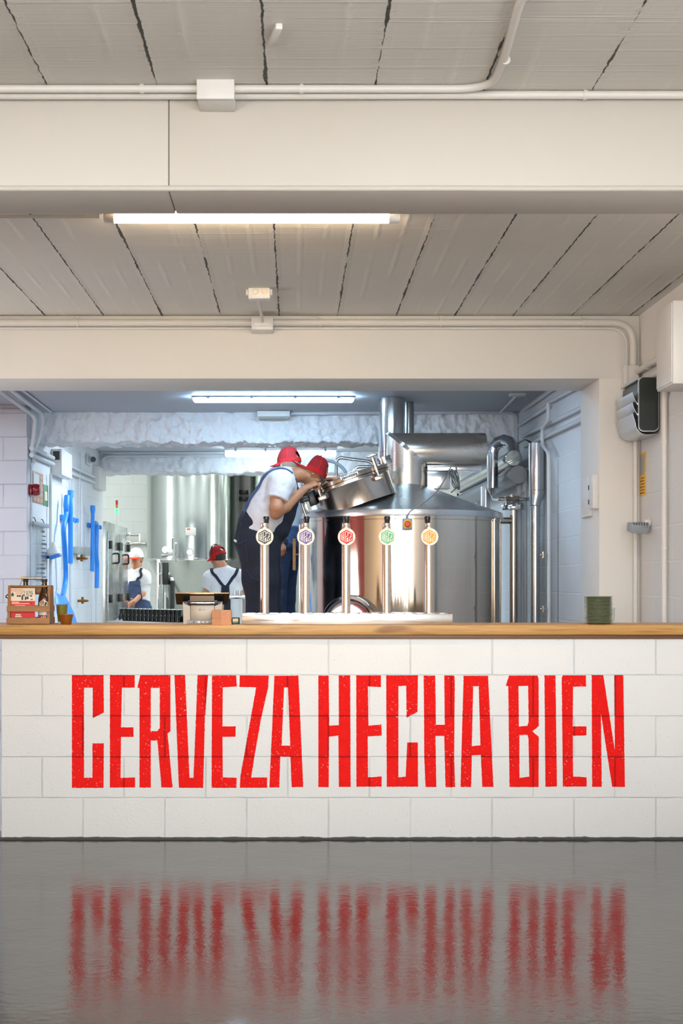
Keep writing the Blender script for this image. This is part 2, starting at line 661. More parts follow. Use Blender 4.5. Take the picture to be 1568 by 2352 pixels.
M['tan_wall'] = plaster('tan_wall_paint', rgb(0.62, 0.44, 0.27), 20, 0.1)
M['red_paint'] = red_paint()
M['floor'] = floor_mat()
M['bounce_floor'] = plaster('pale_bounce_floor', rgb(0.52, 0.52, 0.50), 18, 0.05, rough=0.4)  # unseen floor made pale to bounce light upward
M['bar_wood'] = wood('pale_pine', srgb(208, 164, 98), srgb(184, 134, 72), srgb(128, 82, 38), 1.4, 34.0)
M['lip_wood'] = wood('shade_brown_batten', srgb(140, 104, 74), srgb(114, 80, 56), srgb(84, 58, 38), 1.4, 34.0, knots=False)  # shade below the plank edge is put into this darker brown
M['caddy_wood'] = wood('stained_caddy_wood', rgb(0.31, 0.135, 0.014), rgb(0.22, 0.085, 0.007), rgb(0.11, 0.038, 0.003), 6.0, 60.0, knots=True)
M['dark_lip'] = simple('dark_floor_joint', rgb(0.05, 0.055, 0.05), 0.7, bstr=0.6, bdist=0.01, nscale=30)
M['pipe'] = simple('cream_painted_pipe', rgb(0.70, 0.67, 0.62), 0.4, nscale=25, var=0.03, bstr=0.04)
M['pipe_cool'] = simple('white_painted_pipe', rgb(0.68, 0.70, 0.73), 0.4, nscale=25, var=0.03, bstr=0.04)
M['plastic_white'] = simple('white_plastic', rgb(0.74, 0.72, 0.69), 0.4, nscale=25, var=0.03, bstr=0.03)
M['plastic_grey'] = simple('grey_plastic', rgb(0.30, 0.32, 0.34), 0.45, nscale=40, var=0.06, bstr=0.05)
M['plastic_black'] = simple('black_plastic', rgb(0.018, 0.018, 0.018), 0.35, nscale=60, var=0.1, bstr=0.05)
M['knob_black'] = simple('glossy_black_handle', rgb(0.012, 0.012, 0.010), 0.14, nscale=30, var=0.1, bstr=0.0)
M['dark_green'] = simple('dark_green_black_panel', rgb(0.012, 0.020, 0.013), 0.5, nscale=160, var=0.3, bstr=0.2)
M['blue'] = simple('bright_blue_plastic', srgb(44, 142, 236), 0.38, nscale=20, var=0.05, bstr=0.05)
M['red_plastic'] = simple('dark_red_plastic', rgb(0.24, 0.008, 0.012), 0.2, nscale=20, var=0.05, bstr=0.0)
M['steel'] = steel('kettle_steel', (0.76, 0.675, 0.58), 0.060, 'Z', 0.008, 0.03, aniso=0.3)  # warm tint stands in for the tan room mirrored in it
M['cone_steel'] = steel('kettle_roof_steel', (0.70, 0.72, 0.75), 0.27, 'Z', 0.05)
M['duct'] = steel('polished_duct_steel', (0.74, 0.75, 0.77), 0.16, 'Z', 0.05)
M['hood'] = steel('hood_sheet_steel', (0.88, 0.80, 0.70), 0.27, 'X', 0.10)
M['chrome'] = steel('chrome_steel', (0.82, 0.80, 0.78), 0.08, 'Z', 0.02, 0.03)
M['tap_steel'] = steel('tap_column_steel', (0.80, 0.75, 0.70), 0.13, 'Z', 0.12)
M['tray'] = steel('tap_tray_steel', (0.84, 0.84, 0.82), 0.10, 'X', 0.22)
M['manway'] = steel('manway_steel', (0.66, 0.57, 0.49), 0.18, 'Z', 0.05)
M['brassy'] = steel('warm_pipe_steel', (0.72, 0.62, 0.52), 0.16, 'Z', 0.03)
M['tank'] = steel('tank_steel', (0.53, 0.56, 0.54), 0.16, 'Z', 0.015, 0.05, aniso=0.4)
M['cabinet'] = steel('cabinet_steel', (0.58, 0.60, 0.60), 0.25, 'Z', 0.05)
M['silver'] = steel('silver_louvre', (0.62, 0.65, 0.69), 0.30, 'X', 0.03)
M['badge'] = simple('cream_badge', srgb(240, 228, 212), 0.35, nscale=20, var=0.03, bstr=0.0)
M['skin'] = simple('skin', srgb(214, 150, 116), 0.5, nscale=30, var=0.12, bstr=0.06, Subsurface_Weight=0.1)
M['skin_dark'] = simple('tanned_skin', srgb(196, 136, 100), 0.5, nscale=30, var=0.12, bstr=0.06)
M['hair'] = simple('short_dark_hair', rgb(0.035, 0.028, 0.022), 0.7, nscale=200, var=0.3, bstr=0.4)
M['stubble'] = simple('shaved_grey_hair', srgb(140, 112, 92), 0.7, nscale=260, var=0.25, bstr=0.3)
M['shirt'] = cloth('white_cotton', rgb(0.78, 0.76, 0.78), rgb(0.71, 0.69, 0.72), bstr=0.35, fold=11, fstr=0.9)
M['denim'] = cloth('dark_navy_denim', rgb(0.009, 0.011, 0.021), rgb(0.017, 0.022, 0.042), 300, 0.3, 10, 0.8)
M['denim_blue'] = cloth('blue_denim', rgb(0.030, 0.055, 0.130), rgb(0.055, 0.085, 0.180), 300, 0.5, 12, 1.2)
M['denim_edge'] = cloth('denim_seam', rgb(0.022, 0.032, 0.065), rgb(0.035, 0.048, 0.09), 300, 0.2, 20, 0.3)
M['strap'] = cloth('blue_strap', rgb(0.040, 0.065, 0.155), rgb(0.06, 0.09, 0.20), 300, 0.2, 20, 0.3)
M['cap_red'] = cloth('red_cap_mesh', srgb(150, 6, 13), srgb(124, 11, 21), 380, 0.3, 12, 0.1)
M['cap_band'] = cloth('bright_red_band', srgb(188, 5, 10), srgb(168, 4, 8), 380, 0.15, 12, 0.1)
M['cap_white'] = cloth('white_cap_foam', rgb(0.82, 0.81, 0.80), rgb(0.76, 0.75, 0.75), 380, 0.15, 12, 0.1)
M['cap_orange'] = cloth('orange_red_brim', srgb(240, 70, 24), srgb(226, 50, 16), 380, 0.15, 12, 0.1)
M['bottle'] = glass('brown_bottle_glass', rgb(0.10, 0.035, 0.008), 0.05, 1.5, 0.55)
M['dark_bottle'] = simple('dark_brown_bottle', rgb(0.012, 0.010, 0.006), 0.12, nscale=30, var=0.1, bstr=0.0)
M['clear'] = thin_clear('clear_glass', rgb(0.95, 0.97, 0.96), 0.03)
M['green_glass'] = simple('green_grey_glass', srgb(120, 132, 108), 0.12, nscale=30, var=0.06, bstr=0.0, Coat_Weight=0.6)
M['hops'] = simple('hop_pellets', srgb(158, 146, 40), 0.8, nscale=120, var=0.3, bstr=0.5)
M['copper'] = simple('copper_brown_cup', srgb(150, 92, 30), 0.3, 0.45, nscale=40, var=0.06, bstr=0.05)
M['paper_cream'] = simple('cream_paper', srgb(238, 224, 196), 0.6, nscale=40, var=0.03, bstr=0.0)
M['paper_red'] = simple('red_printed_paper', srgb(226, 40, 44), 0.55, nscale=40, var=0.04, bstr=0.0)
M['ink_dark'] = simple('dark_ink', srgb(58, 66, 82), 0.6, nscale=40, var=0.05, bstr=0.0)
M['ink_salmon'] = simple('salmon_ink', srgb(240, 110, 84), 0.6, nscale=40, var=0.05, bstr=0.0)
M['label_maroon'] = simple('maroon_label_print', srgb(130, 18, 30), 0.5, nscale=40, var=0.05, bstr=0.0)
M['label_grey'] = simple('silver_grey_label', srgb(196, 192, 190), 0.45, nscale=40, var=0.04, bstr=0.0)
M['pos'] = simple('champagne_plastic', srgb(156, 146, 132), 0.35, 0.2, nscale=80, var=0.04, bstr=0.04)
M['pos_gold'] = simple('copper_gold_edge', srgb(214, 150, 92), 0.25, 0.6, nscale=80, var=0.04, bstr=0.0)
M['card'] = simple('salmon_cardboard', srgb(222, 164, 126), 0.8, nscale=120, var=0.06, bstr=0.1)
M['yellow'] = simple('yellow_print', srgb(232, 176, 24), 0.5, nscale=40, var=0.04, bstr=0.0)
M['estop_red'] = simple('emergency_red', srgb(214, 40, 14), 0.3, nscale=40, var=0.04, bstr=0.0)
M['grey_box'] = simple('light_grey_enclosure', srgb(160, 166, 160), 0.4, nscale=40, var=0.04, bstr=0.03)
M['cable'] = simple('grey_cable', rgb(0.22, 0.23, 0.24), 0.5, nscale=40, var=0.05, bstr=0.0)
M['poster_orange'] = simple('orange_brown_print', srgb(186, 140, 118), 0.5, nscale=30, var=0.15, bstr=0.0)
M['poster_salmon'] = simple('pale_salmon_print', srgb(208, 170, 146), 0.5, nscale=30, var=0.1, bstr=0.0)
M['poster_green'] = simple('green_print', srgb(104, 158, 118), 0.5, nscale=30, var=0.2, bstr=0.0)
M['film'] = thin_clear('clear_film', rgb(0.95, 0.965, 0.98), 0.2)
M['white_cloth'] = simple('white_table_sheet', rgb(0.80, 0.80, 0.80), 0.6, nscale=20, var=0.04, bstr=0.1)
M['tube_warm'] = emit('warm_tube_glow', rgb(1.0, 0.77, 0.50), 58.0)
M['lamp_cool'] = emit('cool_lamp_glow', rgb(0.46, 0.74, 1.0), 52.0)
M['lamp_far'] = emit('far_lamp_glow', rgb(0.66, 0.86, 1.0), 17.0)
M['lamp_green'] = emit('green_signal_glow', rgb(0.06, 1.0, 0.22), 1.5)
M['sig_red'] = simple('red_signal_lens', srgb(180, 20, 16), 0.3, bstr=0.0)
M['sig_orange'] = simple('orange_signal_lens', srgb(236, 110, 16), 0.3, bstr=0.0)
M['grating'] = simple('dark_platform_steel', rgb(0.14, 0.15, 0.16), 0.5, 0.6)


# ------------------------------------------------------------------ the setting
ZC = 2.87          # ceiling height of the taproom
ZC2 = 2.74         # ceiling height of the brew room
XR = 2.10          # right wall of the taproom
XB = 1.97          # right wall of the brew room
XL = -2.25         # left wall of the brew room

b = BM()
box(b, -4.6, 2.4, -5.4, 7.17, -0.12, 0)
struct('floor', b, M['floor'])
b = BM()
box(b, -4.8, 4.4, 7.17, 24, -0.12, 0)
struct('floor_brew_room', b, M['bounce_floor'])
b = BM()
box(b, -4.5, 2.4, -5.4, 8.9, ZC, ZC + 0.1)
struct('ceiling', b, M['ceil'])
b = BM()
box(b, -4.5, 2.4, 9.1, 16.9, ZC2, ZC2 + 0.1)
struct('ceiling_brew_room', b, M['ceil_back'])
b = BM()
box(b, -4.6, 4.2, 17.0, 24, 4.4, 4.5)
struct('ceiling_hall', b, M['white_paint'])

# beam across the taproom, cast in two lengths with a joint, a rounded plaster lip along its lower edge
b = BM()
xs = -0.413
box(b, -4.4, xs - 0.0008, 4.69, 4.98, 2.547, ZC, 0.006)
box(b, xs + 0.0008, XR, 4.69, 4.98, 2.547, ZC, 0.006)
tube(b, [V((-4.4 + 0.02 * i, 4.688 + 0.0012 * noise.noise((i * 0.05, 0, 0)), 2.557 + 0.0022 * noise.noise((i * 0.04, 3, 0)))) for i in range(int(6.5 / 0.02))], 0.0095, 10)
struct('ceiling_beam', b, M['beam'])

# header and pillar at the back of the bar
b = BM()
box(b, -4.4, XR, 8.64, 9.2, 2.487, ZC, 0.006)
box(b, 1.852, XR, 8.64, 9.2, 0, 2.49, 0.006)
struct('wall_header', b, M['header'])

b = BM()
box(b, XR, XR + 0.2, -5.4, 9.2, 0, ZC)
struct('wall_right', b, M['sideblocks'])
b = BM()
box(b, XB, XR + 0.2, 9.2, 17.2, 0, ZC2 + 0.05)
struct('wall_right_brew_room', b, M['rightblocks'])
b = BM()
box(b, XR - 0.004, XR + 0.01, 4.98, 8.64, 2.42, ZC)
struct('wall_right_plaster', b, M['header'])
b = BM()
box(b, -4.6, XL, 12.0, 12.2, 0, 2.705, 0.004)
box(b, -4.6, XL - 0.03, 12.04, 12.2, 2.70, ZC2)
struct('wall_pier', b, M['pier'])
b = BM()
box(b, XL - 0.2, XL, 12.2, 16.75, 0, ZC2)
struct('wall_left', b, M['leftblocks'])
b = BM()
box(b, -4.5, -4.3, -5.4, 5.9, 0, ZC)
box(b, -4.5, -4.3, 9.0, 9.5, 0, ZC2)
struct('wall_left_taproom', b, M['tan_wall'])
b = BM()
box(b, -4.5, -4.3, 5.9, 9.0, 0, ZC)
box(b, -4.5, -4.3, 9.5, 12.0, 0, ZC2)
struct('wall_left_bar', b, M['red_wall'])
b = BM()
box(b, -4.5, 2.3, -5.4, -5.2, 0, ZC)
struct('wall_rear', b, M['tan_wall'])
b = BM()
for x0, x1 in ((-3.42, -2.99), (-2.51, -1.82), (-1.58, -1.01), (-0.69, -0.12), (0.08, 0.44), (0.80, 1.32), (1.58, 1.80)):
    box(b, x0, x1, -4.85, -4.70, 0, ZC)
box(b, -3.42, 1.66, -4.85, -4.72, 2.66, ZC)
box(b, -3.42, 1.66, -4.85, -4.72, 0, 0.34)
struct('added_mullions_1', b, M['bar_wood'])  # unseen mullions added to split the rear fill into kettle stripes
b = BM()
box(b, -4.6, 4.2, 23.0, 23.2, 0, 4.5)
struct('wall_back', b, M['farblocks'])
b = BM()
box(b, -4.8, -4.6, 17.0, 23.2, 0, 4.5)
struct('wall_left_hall', b, M['white_paint'])
b = BM()
box(b, 4.2, 4.4, 17.0, 23.2, 0, 4.5)
box(b, XB, 4.4, 17.0, 17.2, 0, 4.5)
box(b, -4.8, XL - 0.2, 16.75, 17.0, 0, 4.5)
box(b, -4.8, 4.4, 17.0, 17.1, 2.75, 4.5)
struct('wall_hall_front', b, M['white_paint'])


def rough_beam(name, x0, x1, y0, y1, z0, z1, res, amp):
    bm = BM()
    nx = int((x1 - x0) / res)
    prof = []
    k = max(2, int((z1 - z0) / res))
    for i in range(k + 1):
        prof.append((y0, z1 - (z1 - z0) * i / k))
    kk = max(2, int((y1 - y0) / res))
    for i in range(1, kk + 1):
        prof.append((y0 + (y1 - y0) * i / kk, z0))
    rows = []
    for i in range(nx + 1):
        x = x0 + (x1 - x0) * i / nx
        row = []
        for (y, z) in prof:
            p = V((x, y, z))
            d = noise.fractal(V((p.x * 17, p.y * 17, p.z * 12)), 0.8, 2.3, 4) * amp + noise.noise(p * 2.2) * amp * 0.5
            e = noise.fractal(p * 9.0 + V((7, 3, 1)), 0.7, 2.2, 4) * amp
            row.append(bm.verts.new((x, y + d * (1 if y < y1 else 0), z + e * (1 if z < z1 else 0))))
        rows.append(row)
    for i in range(nx):
        for j in range(len(prof) - 1):
            bm.faces.new((rows[i][j], rows[i][j + 1], rows[i + 1][j + 1], rows[i + 1][j]))
    bmesh.ops.recalc_face_normals(bm, faces=bm.faces)
    for f in bm.faces[:1]:
        pass
    return struct(name, bm, M['rough'], None, 180)


rough_beam('ceiling_rough_beam', XL - 0.02, XB + 0.02, 12.55, 12.9, 2.472, ZC2, 0.0115, 0.028)
rough_beam('ceiling_rough_beam_far', XL - 0.02, XB + 0.1, 16.45, 16.8, 2.50, ZC2, 0.02, 0.024)

# brewing platform behind the bar (its deck carries the kettle and the brewers)
b = BM()
box(b, -0.75, 2.0, 9.75, 13.3, 0.53, 0.60)
for x in (-0.68, 0.6, 1.9):
    for y in (9.85, 11.5, 13.2):
        box(b, x - 0.04, x + 0.04, y - 0.04, y + 0.04, 0, 0.53)
struct('floor_platform', b, M['grating'])

# ------------------------------------------------------------------ bar counter with the painted slogan
ct = thing('bar_counter', 'white painted concrete block bar counter with tall red painted lettering', 'counter', (0.3, 6.95, 0))
b = BM()
box(b, -1.43, XR - 0.004, 6.95, 7.17, 0.0, 0.978, 0.004)
obj('block_base', b, M['counter'], ct)
b = BM()
pts = [(-1.44 + i * 0.02) for i in range(int((XR + 1.44) / 0.02))]
lo = [(x, 0.0) for x in pts]
hi = [(x, 0.009 + 0.006 * noise.noise((x * 9, 1, 0)) + 0.004 * noise.noise((x * 37, 2, 0))) for x in pts]
prism(b, [lo + hi[::-1]], lambda x, y, d: V((x, 6.925 + d, y + 0.0005)), 0.026)
obj('base_joint', b, M['dark_lip'], ct, label='ragged dark joint between counter and floor')

LET = []  # (origin x, origin y, outer loop, hole loops) in the zoomed tracing, 0.21684 px each
LET += [(150, [(70, 95), (405, 95), (408, 490), (290, 552), (290, 228), (198, 228), (198, 1182), (287, 1182), (287, 818), (408, 818), (405, 1290), (70, 1290)], []),
        (150, [(472, 95), (735, 95), (735, 228), (600, 228), (590, 648), (722, 648), (722, 750), (590, 750), (585, 1185), (738, 1178), (738, 1285), (472, 1287)], []),
        (150, [(795, 95), (1113, 95), (1113, 690), (1083, 715), (1105, 960), (1135, 1285), (1018, 1285), (975, 788), (905, 788), (905, 1287), (785, 1287), (785, 232), (762, 228)],
         [[(905, 230), (1000, 230), (1000, 655), (975, 688), (905, 688)]]),
        (150, [(1155, 95), (1268, 95), (1315, 1182), (1357, 1182), (1400, 95), (1512, 95), (1478, 545), (1460, 1290), (1202, 1288)], []),
        (470, [(78, 98), (333, 98), (340, 215), (192, 225), (188, 638), (328, 638), (326, 748), (188, 748), (192, 1178), (338, 1182), (336, 1290), (72, 1288)], []),
        (470, [(372, 98), (678, 100), (672, 225), (600, 540), (525, 965), (492, 1180), (660, 1178), (662, 1288), (372, 1288), (378, 1160), (420, 930), (490, 530), (545, 225), (366, 220)], []),
        (470, [(738, 103), (992, 100), (1043, 1280), (920, 1282), (908, 962), (800, 958), (790, 1285), (684, 1285)], [[(840, 225), (882, 225), (905, 842), (815, 842)]]),
        (470, [(1203, 100), (1313, 100), (1318, 630), (1420, 625), (1418, 98), (1540, 98), (1545, 1278), (1420, 1280), (1415, 735), (1315, 748), (1313, 1282), (1203, 1280)], []),
        (790, [(128, 98), (390, 98), (390, 222), (252, 215), (258, 630), (395, 618), (397, 735), (250, 745), (253, 1178), (397, 1168), (397, 1277), (130, 1277)], []),
        (790, [(445, 98), (782, 98), (777, 485), (660, 548), (658, 208), (575, 212), (575, 1178), (652, 1170), (668, 808), (780, 808), (783, 1277), (452, 1277)], []),
        (790, [(843, 100), (965, 100), (972, 620), (1065, 622), (1060, 98), (1165, 100), (1172, 130), (1165, 960), (1175, 1280), (1073, 1282), (1060, 740), (967, 740), (977, 1280), (862, 1280), (848, 960)], []),
        (790, [(1265, 102), (1524, 102), (1581, 1280), (1463, 1280), (1447, 940), (1352, 945), (1345, 1280), (1232, 1280)], [[(1367, 212), (1425, 212), (1443, 838), (1352, 848)]]),
        (1110, [(270, 100), (572, 100), (583, 130), (585, 635), (518, 690), (585, 750), (583, 1280), (275, 1280), (262, 212), (235, 208)],
         [[(370, 212), (472, 208), (478, 590), (465, 632), (375, 640)], [(380, 730), (465, 728), (475, 760), (485, 1170), (380, 1185)]]),
        (1110, [(645, 98), (762, 98), (778, 1275), (655, 1277)], []),
        (1110, [(838, 98), (1083, 98), (1086, 215), (948, 218), (945, 638), (1090, 638), (1090, 733), (945, 738), (948, 1168), (1092, 1178), (1092, 1275), (840, 1277), (828, 130)], []),
        (1110, [(1145, 95), (1268, 95), (1390, 895), (1385, 95), (1480, 95), (1497, 1280), (1362, 1278), (1243, 505), (1252, 1278), (1150, 1280)], [])]


def ragged(loop, ox):
    """trace -> metres on the counter face, edges slightly uneven as brushed over blockwork"""
    out = []
    k = 0.21684
    n = len(loop)
    for i in range(n):
        a, c = loop[i], loop[(i + 1) % n]
        ax, ay, bx, by = ox + a[0] * k, 1530 + a[1] * k, ox + c[0] * k, 1530 + c[1] * k
        m = max(1, int(math.hypot(bx - ax, by - ay) / 3.0))
        for j in range(m):
            t = j / m
            x, y = ax + (bx - ax) * t, ay + (by - ay) * t
            if j:
                nx, ny = (by - ay), -(bx - ax)
                l = math.hypot(nx, ny)
                e = noise.noise((x * 0.35, y * 0.35, 0)) * 0.75
                x, y = x + nx / l * e, y + ny / l * e
            out.append(((x - CX) / 470.07, EYE + (HY - y) / 470.07))
    return out


for ox, outer, holes in LET:
    b = BM()
    prism(b, [ragged(outer, ox)] + [ragged(h, ox) for h in holes], lambda x, y, d: V((x, 6.9492 + d, y)), 0.0018)
    obj('painted_letter', b, M['red_paint'], ct, smooth=0)

bt = thing('bar_worktop', 'long pale pine bar top laid over the white block counter', 'worktop', (0.3, 7.1, 0.978))
b = BM()
box(b, -1.56, XR - 0.004, 6.93, 7.36, 0.998, 1.045, 0.004)
obj('plank', b, M['bar_wood'], bt)
b = BM()
box(b, -1.5, XR - 0.004, 6.945, 7.2, 0.978, 0.998, 0.001)
obj('edge_batten', b, M['lip_wood'], bt, label='batten under the plank, browned darker for its shade')

# ------------------------------------------------------------------ lamps
t = thing('tube_lamp', 'glowing warm tube lamp on the plank ceiling just behind the big beam', 'lamp', W(578, 500, 6.2))
c0, c1 = W(262, 501, 6.2), W(893, 501, 6.2)
b = BM()
cyl(b, c0, c1, 0.0215, n=20)
obj('tube', b, M['tube_warm'], t)
for p, d in ((c0, -1), (c1, 1)):
    b = BM()
    lathe(b, [(0.019, -0.004), (0.023, 0), (0.023, 0.02), (0.021, 0.026), (0.021, 0.040), (0.017, 0.046)], p, (d, 0, 0), 20)
    box(b, min(p.x, p.x + d * 0.03), max(p.x, p.x + d * 0.03), 6.19, 6.21, p.z, ZC - 0.001)
    obj('end_cap', b, M['plastic_white'], t)


def batten_lamp(label, x0, x1, ytop, ybot, Y, depth, clips):
    p0, p1 = W(x0, ytop, Y), W(x1, ybot, Y)
    t = thing('batten_lamp', label, 'lamp', ((p0.x + p1.x) / 2, Y + depth / 2, p0.z))
    p0.z = ZC2 - 0.003
    h = p0.z - p1.z
    b = BM()
    box(b, p0.x, p1.x, Y, Y + depth, p1.z + h * 0.62, p0.z, 0.008)
    obj('housing', b, M['plastic_white'], t)
    b = BM()
    box(b, p0.x + 0.01, p1.x - 0.01, Y + 0.004, Y + depth - 0.004, p1.z, p1.z + h * 0.62, 0.014, 3)
    obj('diffuser', b, M['lamp_cool' if Y < 13 else 'lamp_far'], t)
    for i in range(clips):
        x = p0.x + (p1.x - p0.x) * (0.1 + 0.8 * i / (clips - 1))
        b = BM()
        box(b, x - 0.012, x + 0.012, Y - 0.004, Y + 0.004, p1.z + h * 0.5, p0.z + 0.008, 0.001)
        obj('clip', b, M['plastic_grey'], t)
    return t


batten_lamp('white batten lamp glowing on the smooth grey ceiling above the steel kettle', 440, 815, 893, 921, 11.4, 0.12, 4)
batten_lamp('glowing batten lamp on the far rough beam behind the two red caps', 515, 773, 1024, 1048, 15.8, 0.12, 4)
t = thing('emergency_light', 'unlit white emergency light at the top of the near rough beam', 'light', W(628, 950, 12.4))
p0, p1 = W(590, 938, 12.4), W(666, 958, 12.4)
b = BM()
box(b, p0.x, p1.x, 12.38, 12.54, p1.z, ZC2 - 0.003, 0.01)
obj('body', b, M['plastic_white'], t)
b = BM()
box(b, p0.x + 0.015, p1.x - 0.015, 12.39, 12.52, p1.z - 0.014, p1.z, 0.004)
obj('lens', b, M['grey_box'], t)

# ------------------------------------------------------------------ conduits and boxes in the taproom


def conduit(name, label, pts, r, m, rad=0.06, clips=(), group=None, cat='pipe', cap=True):
    path = arc_path(pts, rad) if len(pts) > 2 else pts
    t = thing(name, label, cat, V(path[0]), 0, group)
    b = BM()
    tube(b, path, r, 14)
    obj('tube', b, m, t)
    for (c, d) in clips:
        b = BM()
        c = V(c)
        cyl(b, c - V(d).normalized() * 0.006, c + V(d).normalized() * 0.006, r * 1.22, n=14)
        box(b, c.x - 0.005, c.x + 0.005, c.y - 0.005, c.y + 0.005, c.z, c.z + r * (1.3 if c.z > 2.84 else 1.9))
        obj('pipe_clip', b, m, t)
    return t


Yb = 4.60
conduit('conduit_pipe', 'cream conduit along the top of the big beam, bending onto the front ceiling', [W(-80, 204, Yb), W(1128, 204, Yb), onZ(1160, 128, 2.852), onZ(1200, -20, 2.852), (0.93, 3.2, 2.852)], 0.0125, M['pipe'], 0.12,
        [(W(326, 204, Yb), (1, 0, 0)), (W(692, 204, Yb), (1, 0, 0)), (onZ(1160, 138, 2.852), (0.1, -1, 0))])
conduit('conduit_pipe', 'cream conduit running the full width of the big beam, beneath the bending one', [W(-80, 219, 4.655), W(700, 219, 4.655), W(1000, 218, 4.655), (2.07, 4.655, EYE + (HY - 218) / (FPX / 4.655))], 0.0135, M['pipe'], 0.06,
        [(W(1343, 218, 4.655), (1, 0, 0))])
t = thing('junction_box', 'cream junction box on the conduits above the big beam', 'box', W(495, 200, 4.6))
b = BM()
p0, p1 = W(453, 183, 4.565), W(537, 228, 4.565)
box(b, p0.x, p1.x, 4.565, 4.688, p1.z, p0.z, 0.004)
obj('body', b, M['plastic_white'], t)
b = BM()
box(b, p0.x - 0.002, p1.x + 0.002, 4.555, 4.572, p1.z - 0.002, p0.z + 0.001, 0.003)
obj('lid', b, M['plastic_white'], t)
b = BM()
q0, q1 = onZ(623, 98, 2.862), onZ(641, 58, 2.862)
obox(b, (q0 + q1) / 2 - V((0, 0, 0.002)), (1, 0, 0), q1 - q0, (0, 0, 1), 0.010, (q1 - q0).length / 2, 0.009, 0.003)
solo('ceiling_bracket', 'small pink-white bracket on the front ceiling plank', 'bracket', b, M['plastic_white'])

conduit('conduit_pipe', 'thin cream conduit leading in from the left to the warm tube lamp', [W(-90, 498, 6.2), W(228, 497, 6.2)], 0.0085, M['pipe'])
Yh = 8.612
conduit('conduit_pipe', 'cream conduit along the top of the header, turning down at the right corner', [W(-90, 741, Yh), W(1454, 741, Yh), W(1454, 842, Yh)], 0.021, M['pipe'], 0.17,
        [(W(178, 741, Yh), (1, 0, 0)), (W(735, 741, Yh), (1, 0, 0)), (W(1011, 741, Yh), (1, 0, 0)), (W(1340, 741, Yh), (1, 0, 0))])
conduit('conduit_pipe', 'thin cream conduit just under the header conduit', [W(-90, 754, 8.63), W(1439, 754, 8.63), W(1439, 842, 8.63)], 0.0075, M['pipe'], 0.15)
t = thing('junction_box', 'cream box on the header conduit below the twin-lens sensor', 'box', W(602, 742, 8.55))
b = BM()
p0, p1 = W(577, 728, 8.5), W(627, 757, 8.5)
box(b, p0.x, p1.x, 8.5, 8.64, p1.z, p0.z, 0.004)
obj('body', b, M['plastic_white'], t)
b = BM()
box(b, p0.x + 0.016, p1.x - 0.016, 8.492, 8.5, p1.z + 0.02, p0.z - 0.003, 0.002)
obj('lid', b, M['plastic_white'], t)
t = thing('motion_sensor', 'white twin-lens sensor on the mid ceiling, on a short pipe from the header', 'sensor', W(595, 673, 7.85))
b = BM()
p0, p1 = W(570, 660, 7.8), W(620, 686, 7.8)
box(b, p0.x, p1.x, 7.8, 7.88, p1.z, p0.z, 0.006)
obj('body', b, M['plastic_white'], t)
for x in (587, 607):
    b = BM()
    ball(b, W(x, 670, 7.8), 0.0155, (1, 0.45, 1))
    obj('lens', b, M['paper_cream'], t)
for x in (568, 622):
    b = BM()
    cyl(b, W(x - 3, 672, 7.84), W(x + 3, 672, 7.84), 0.02, 0.02, 8)
    obj('side_cap', b, M['plastic_white'], t)
b = BM()
tube(b, [W(594, 684, 7.85), W(597, 700, 8.0), W(602, 738, 8.49)], 0.0085, 10)
obj('stem', b, M['pipe'], t)

# right corner and right wall
t = thing('junction_box', 'cream box at the top right of the pillar where the header conduits end', 'box', W(1450, 870, 8.6))
b = BM()
p0, p1 = W(1434, 839, 8.56), W(1467, 905, 8.56)
box(b, p0.x, p1.x, 8.56, 8.64, p1.z, p0.z, 0.004)
obj('body', b, M['plastic_white'], t)
b = BM()
box(b, p0.x - 0.004, p0.x + 0.02, 8.552, 8.562, p1.z - 0.002, p0.z + 0.002, 0.002)
obj('lid', b, M['plastic_white'], t)
XP = XR - 0.032
conduit('conduit_pipe', 'upper thick cream pipe on the right wall above the insect trap', [onX(1461, 855, XP), onX(1556, 800, XP)], 0.0195, M['pipe'], clips=[(onX(1487, 840, XP), (0, 1, 0))])
conduit('conduit_pipe', 'lower thick cream pipe on the right wall above the insect trap', [onX(1470, 880, XP), onX(1556, 828, XP)], 0.0195, M['pipe'], clips=[(onX(1487, 880, XP), (0, 1, 0))])
q = onX(1525, 900, XR - 0.023)
conduit('conduit_pipe', 'tall cream conduit running down the right wall past the insect trap', [(q.x, 7.55, q.z + 0.02), (q.x, q.y, q.z + 0.02), (q.x, q.y, 0.02)], 0.0155, M['pipe'], 0.1,
        [((q.x, q.y, EYE + (HY - y) / (FPX / q.y)), (0, 0, 1)) for y in (1016, 1260)])
q = W(1459, 1000, 8.615)
conduit('conduit_pipe', 'cream conduit down the edge of the pillar beside the yellow sign', [(q.x, q.y, 2.30), (q.x, q.y, 0.02)], 0.0135, M['pipe'], clips=[((q.x, q.y, EYE + (HY - 1040) / 379), (0, 0, 1))])
t = thing('wall_cabinet', 'cream metal box high on the right wall at the edge of the picture', 'box', (2.0, 7.4, 2.27))
b = BM()
p0, p1 = W(1545, 690, 7.3), W(1545, 881, 7.3)
box(b, p0.x, XR, 7.3, 7.62, p1.z, p0.z, 0.004)
obj('body', b, M['plastic_white'], t)
b = BM()
box(b, p0.x - 0.006, p0.x, 7.31, 7.61, p1.z + 0.01, p0.z - 0.01, 0.002)
obj('door', b, M['plastic_white'], t)

# insect trap with three curved silver louvres
t = thing('insect_trap', 'black and silver insect trap with three curved louvres on the right wall', 'insect trap', (2.04, 8.4, 2.13))
Y0, Y1 = 8.16, 8.585


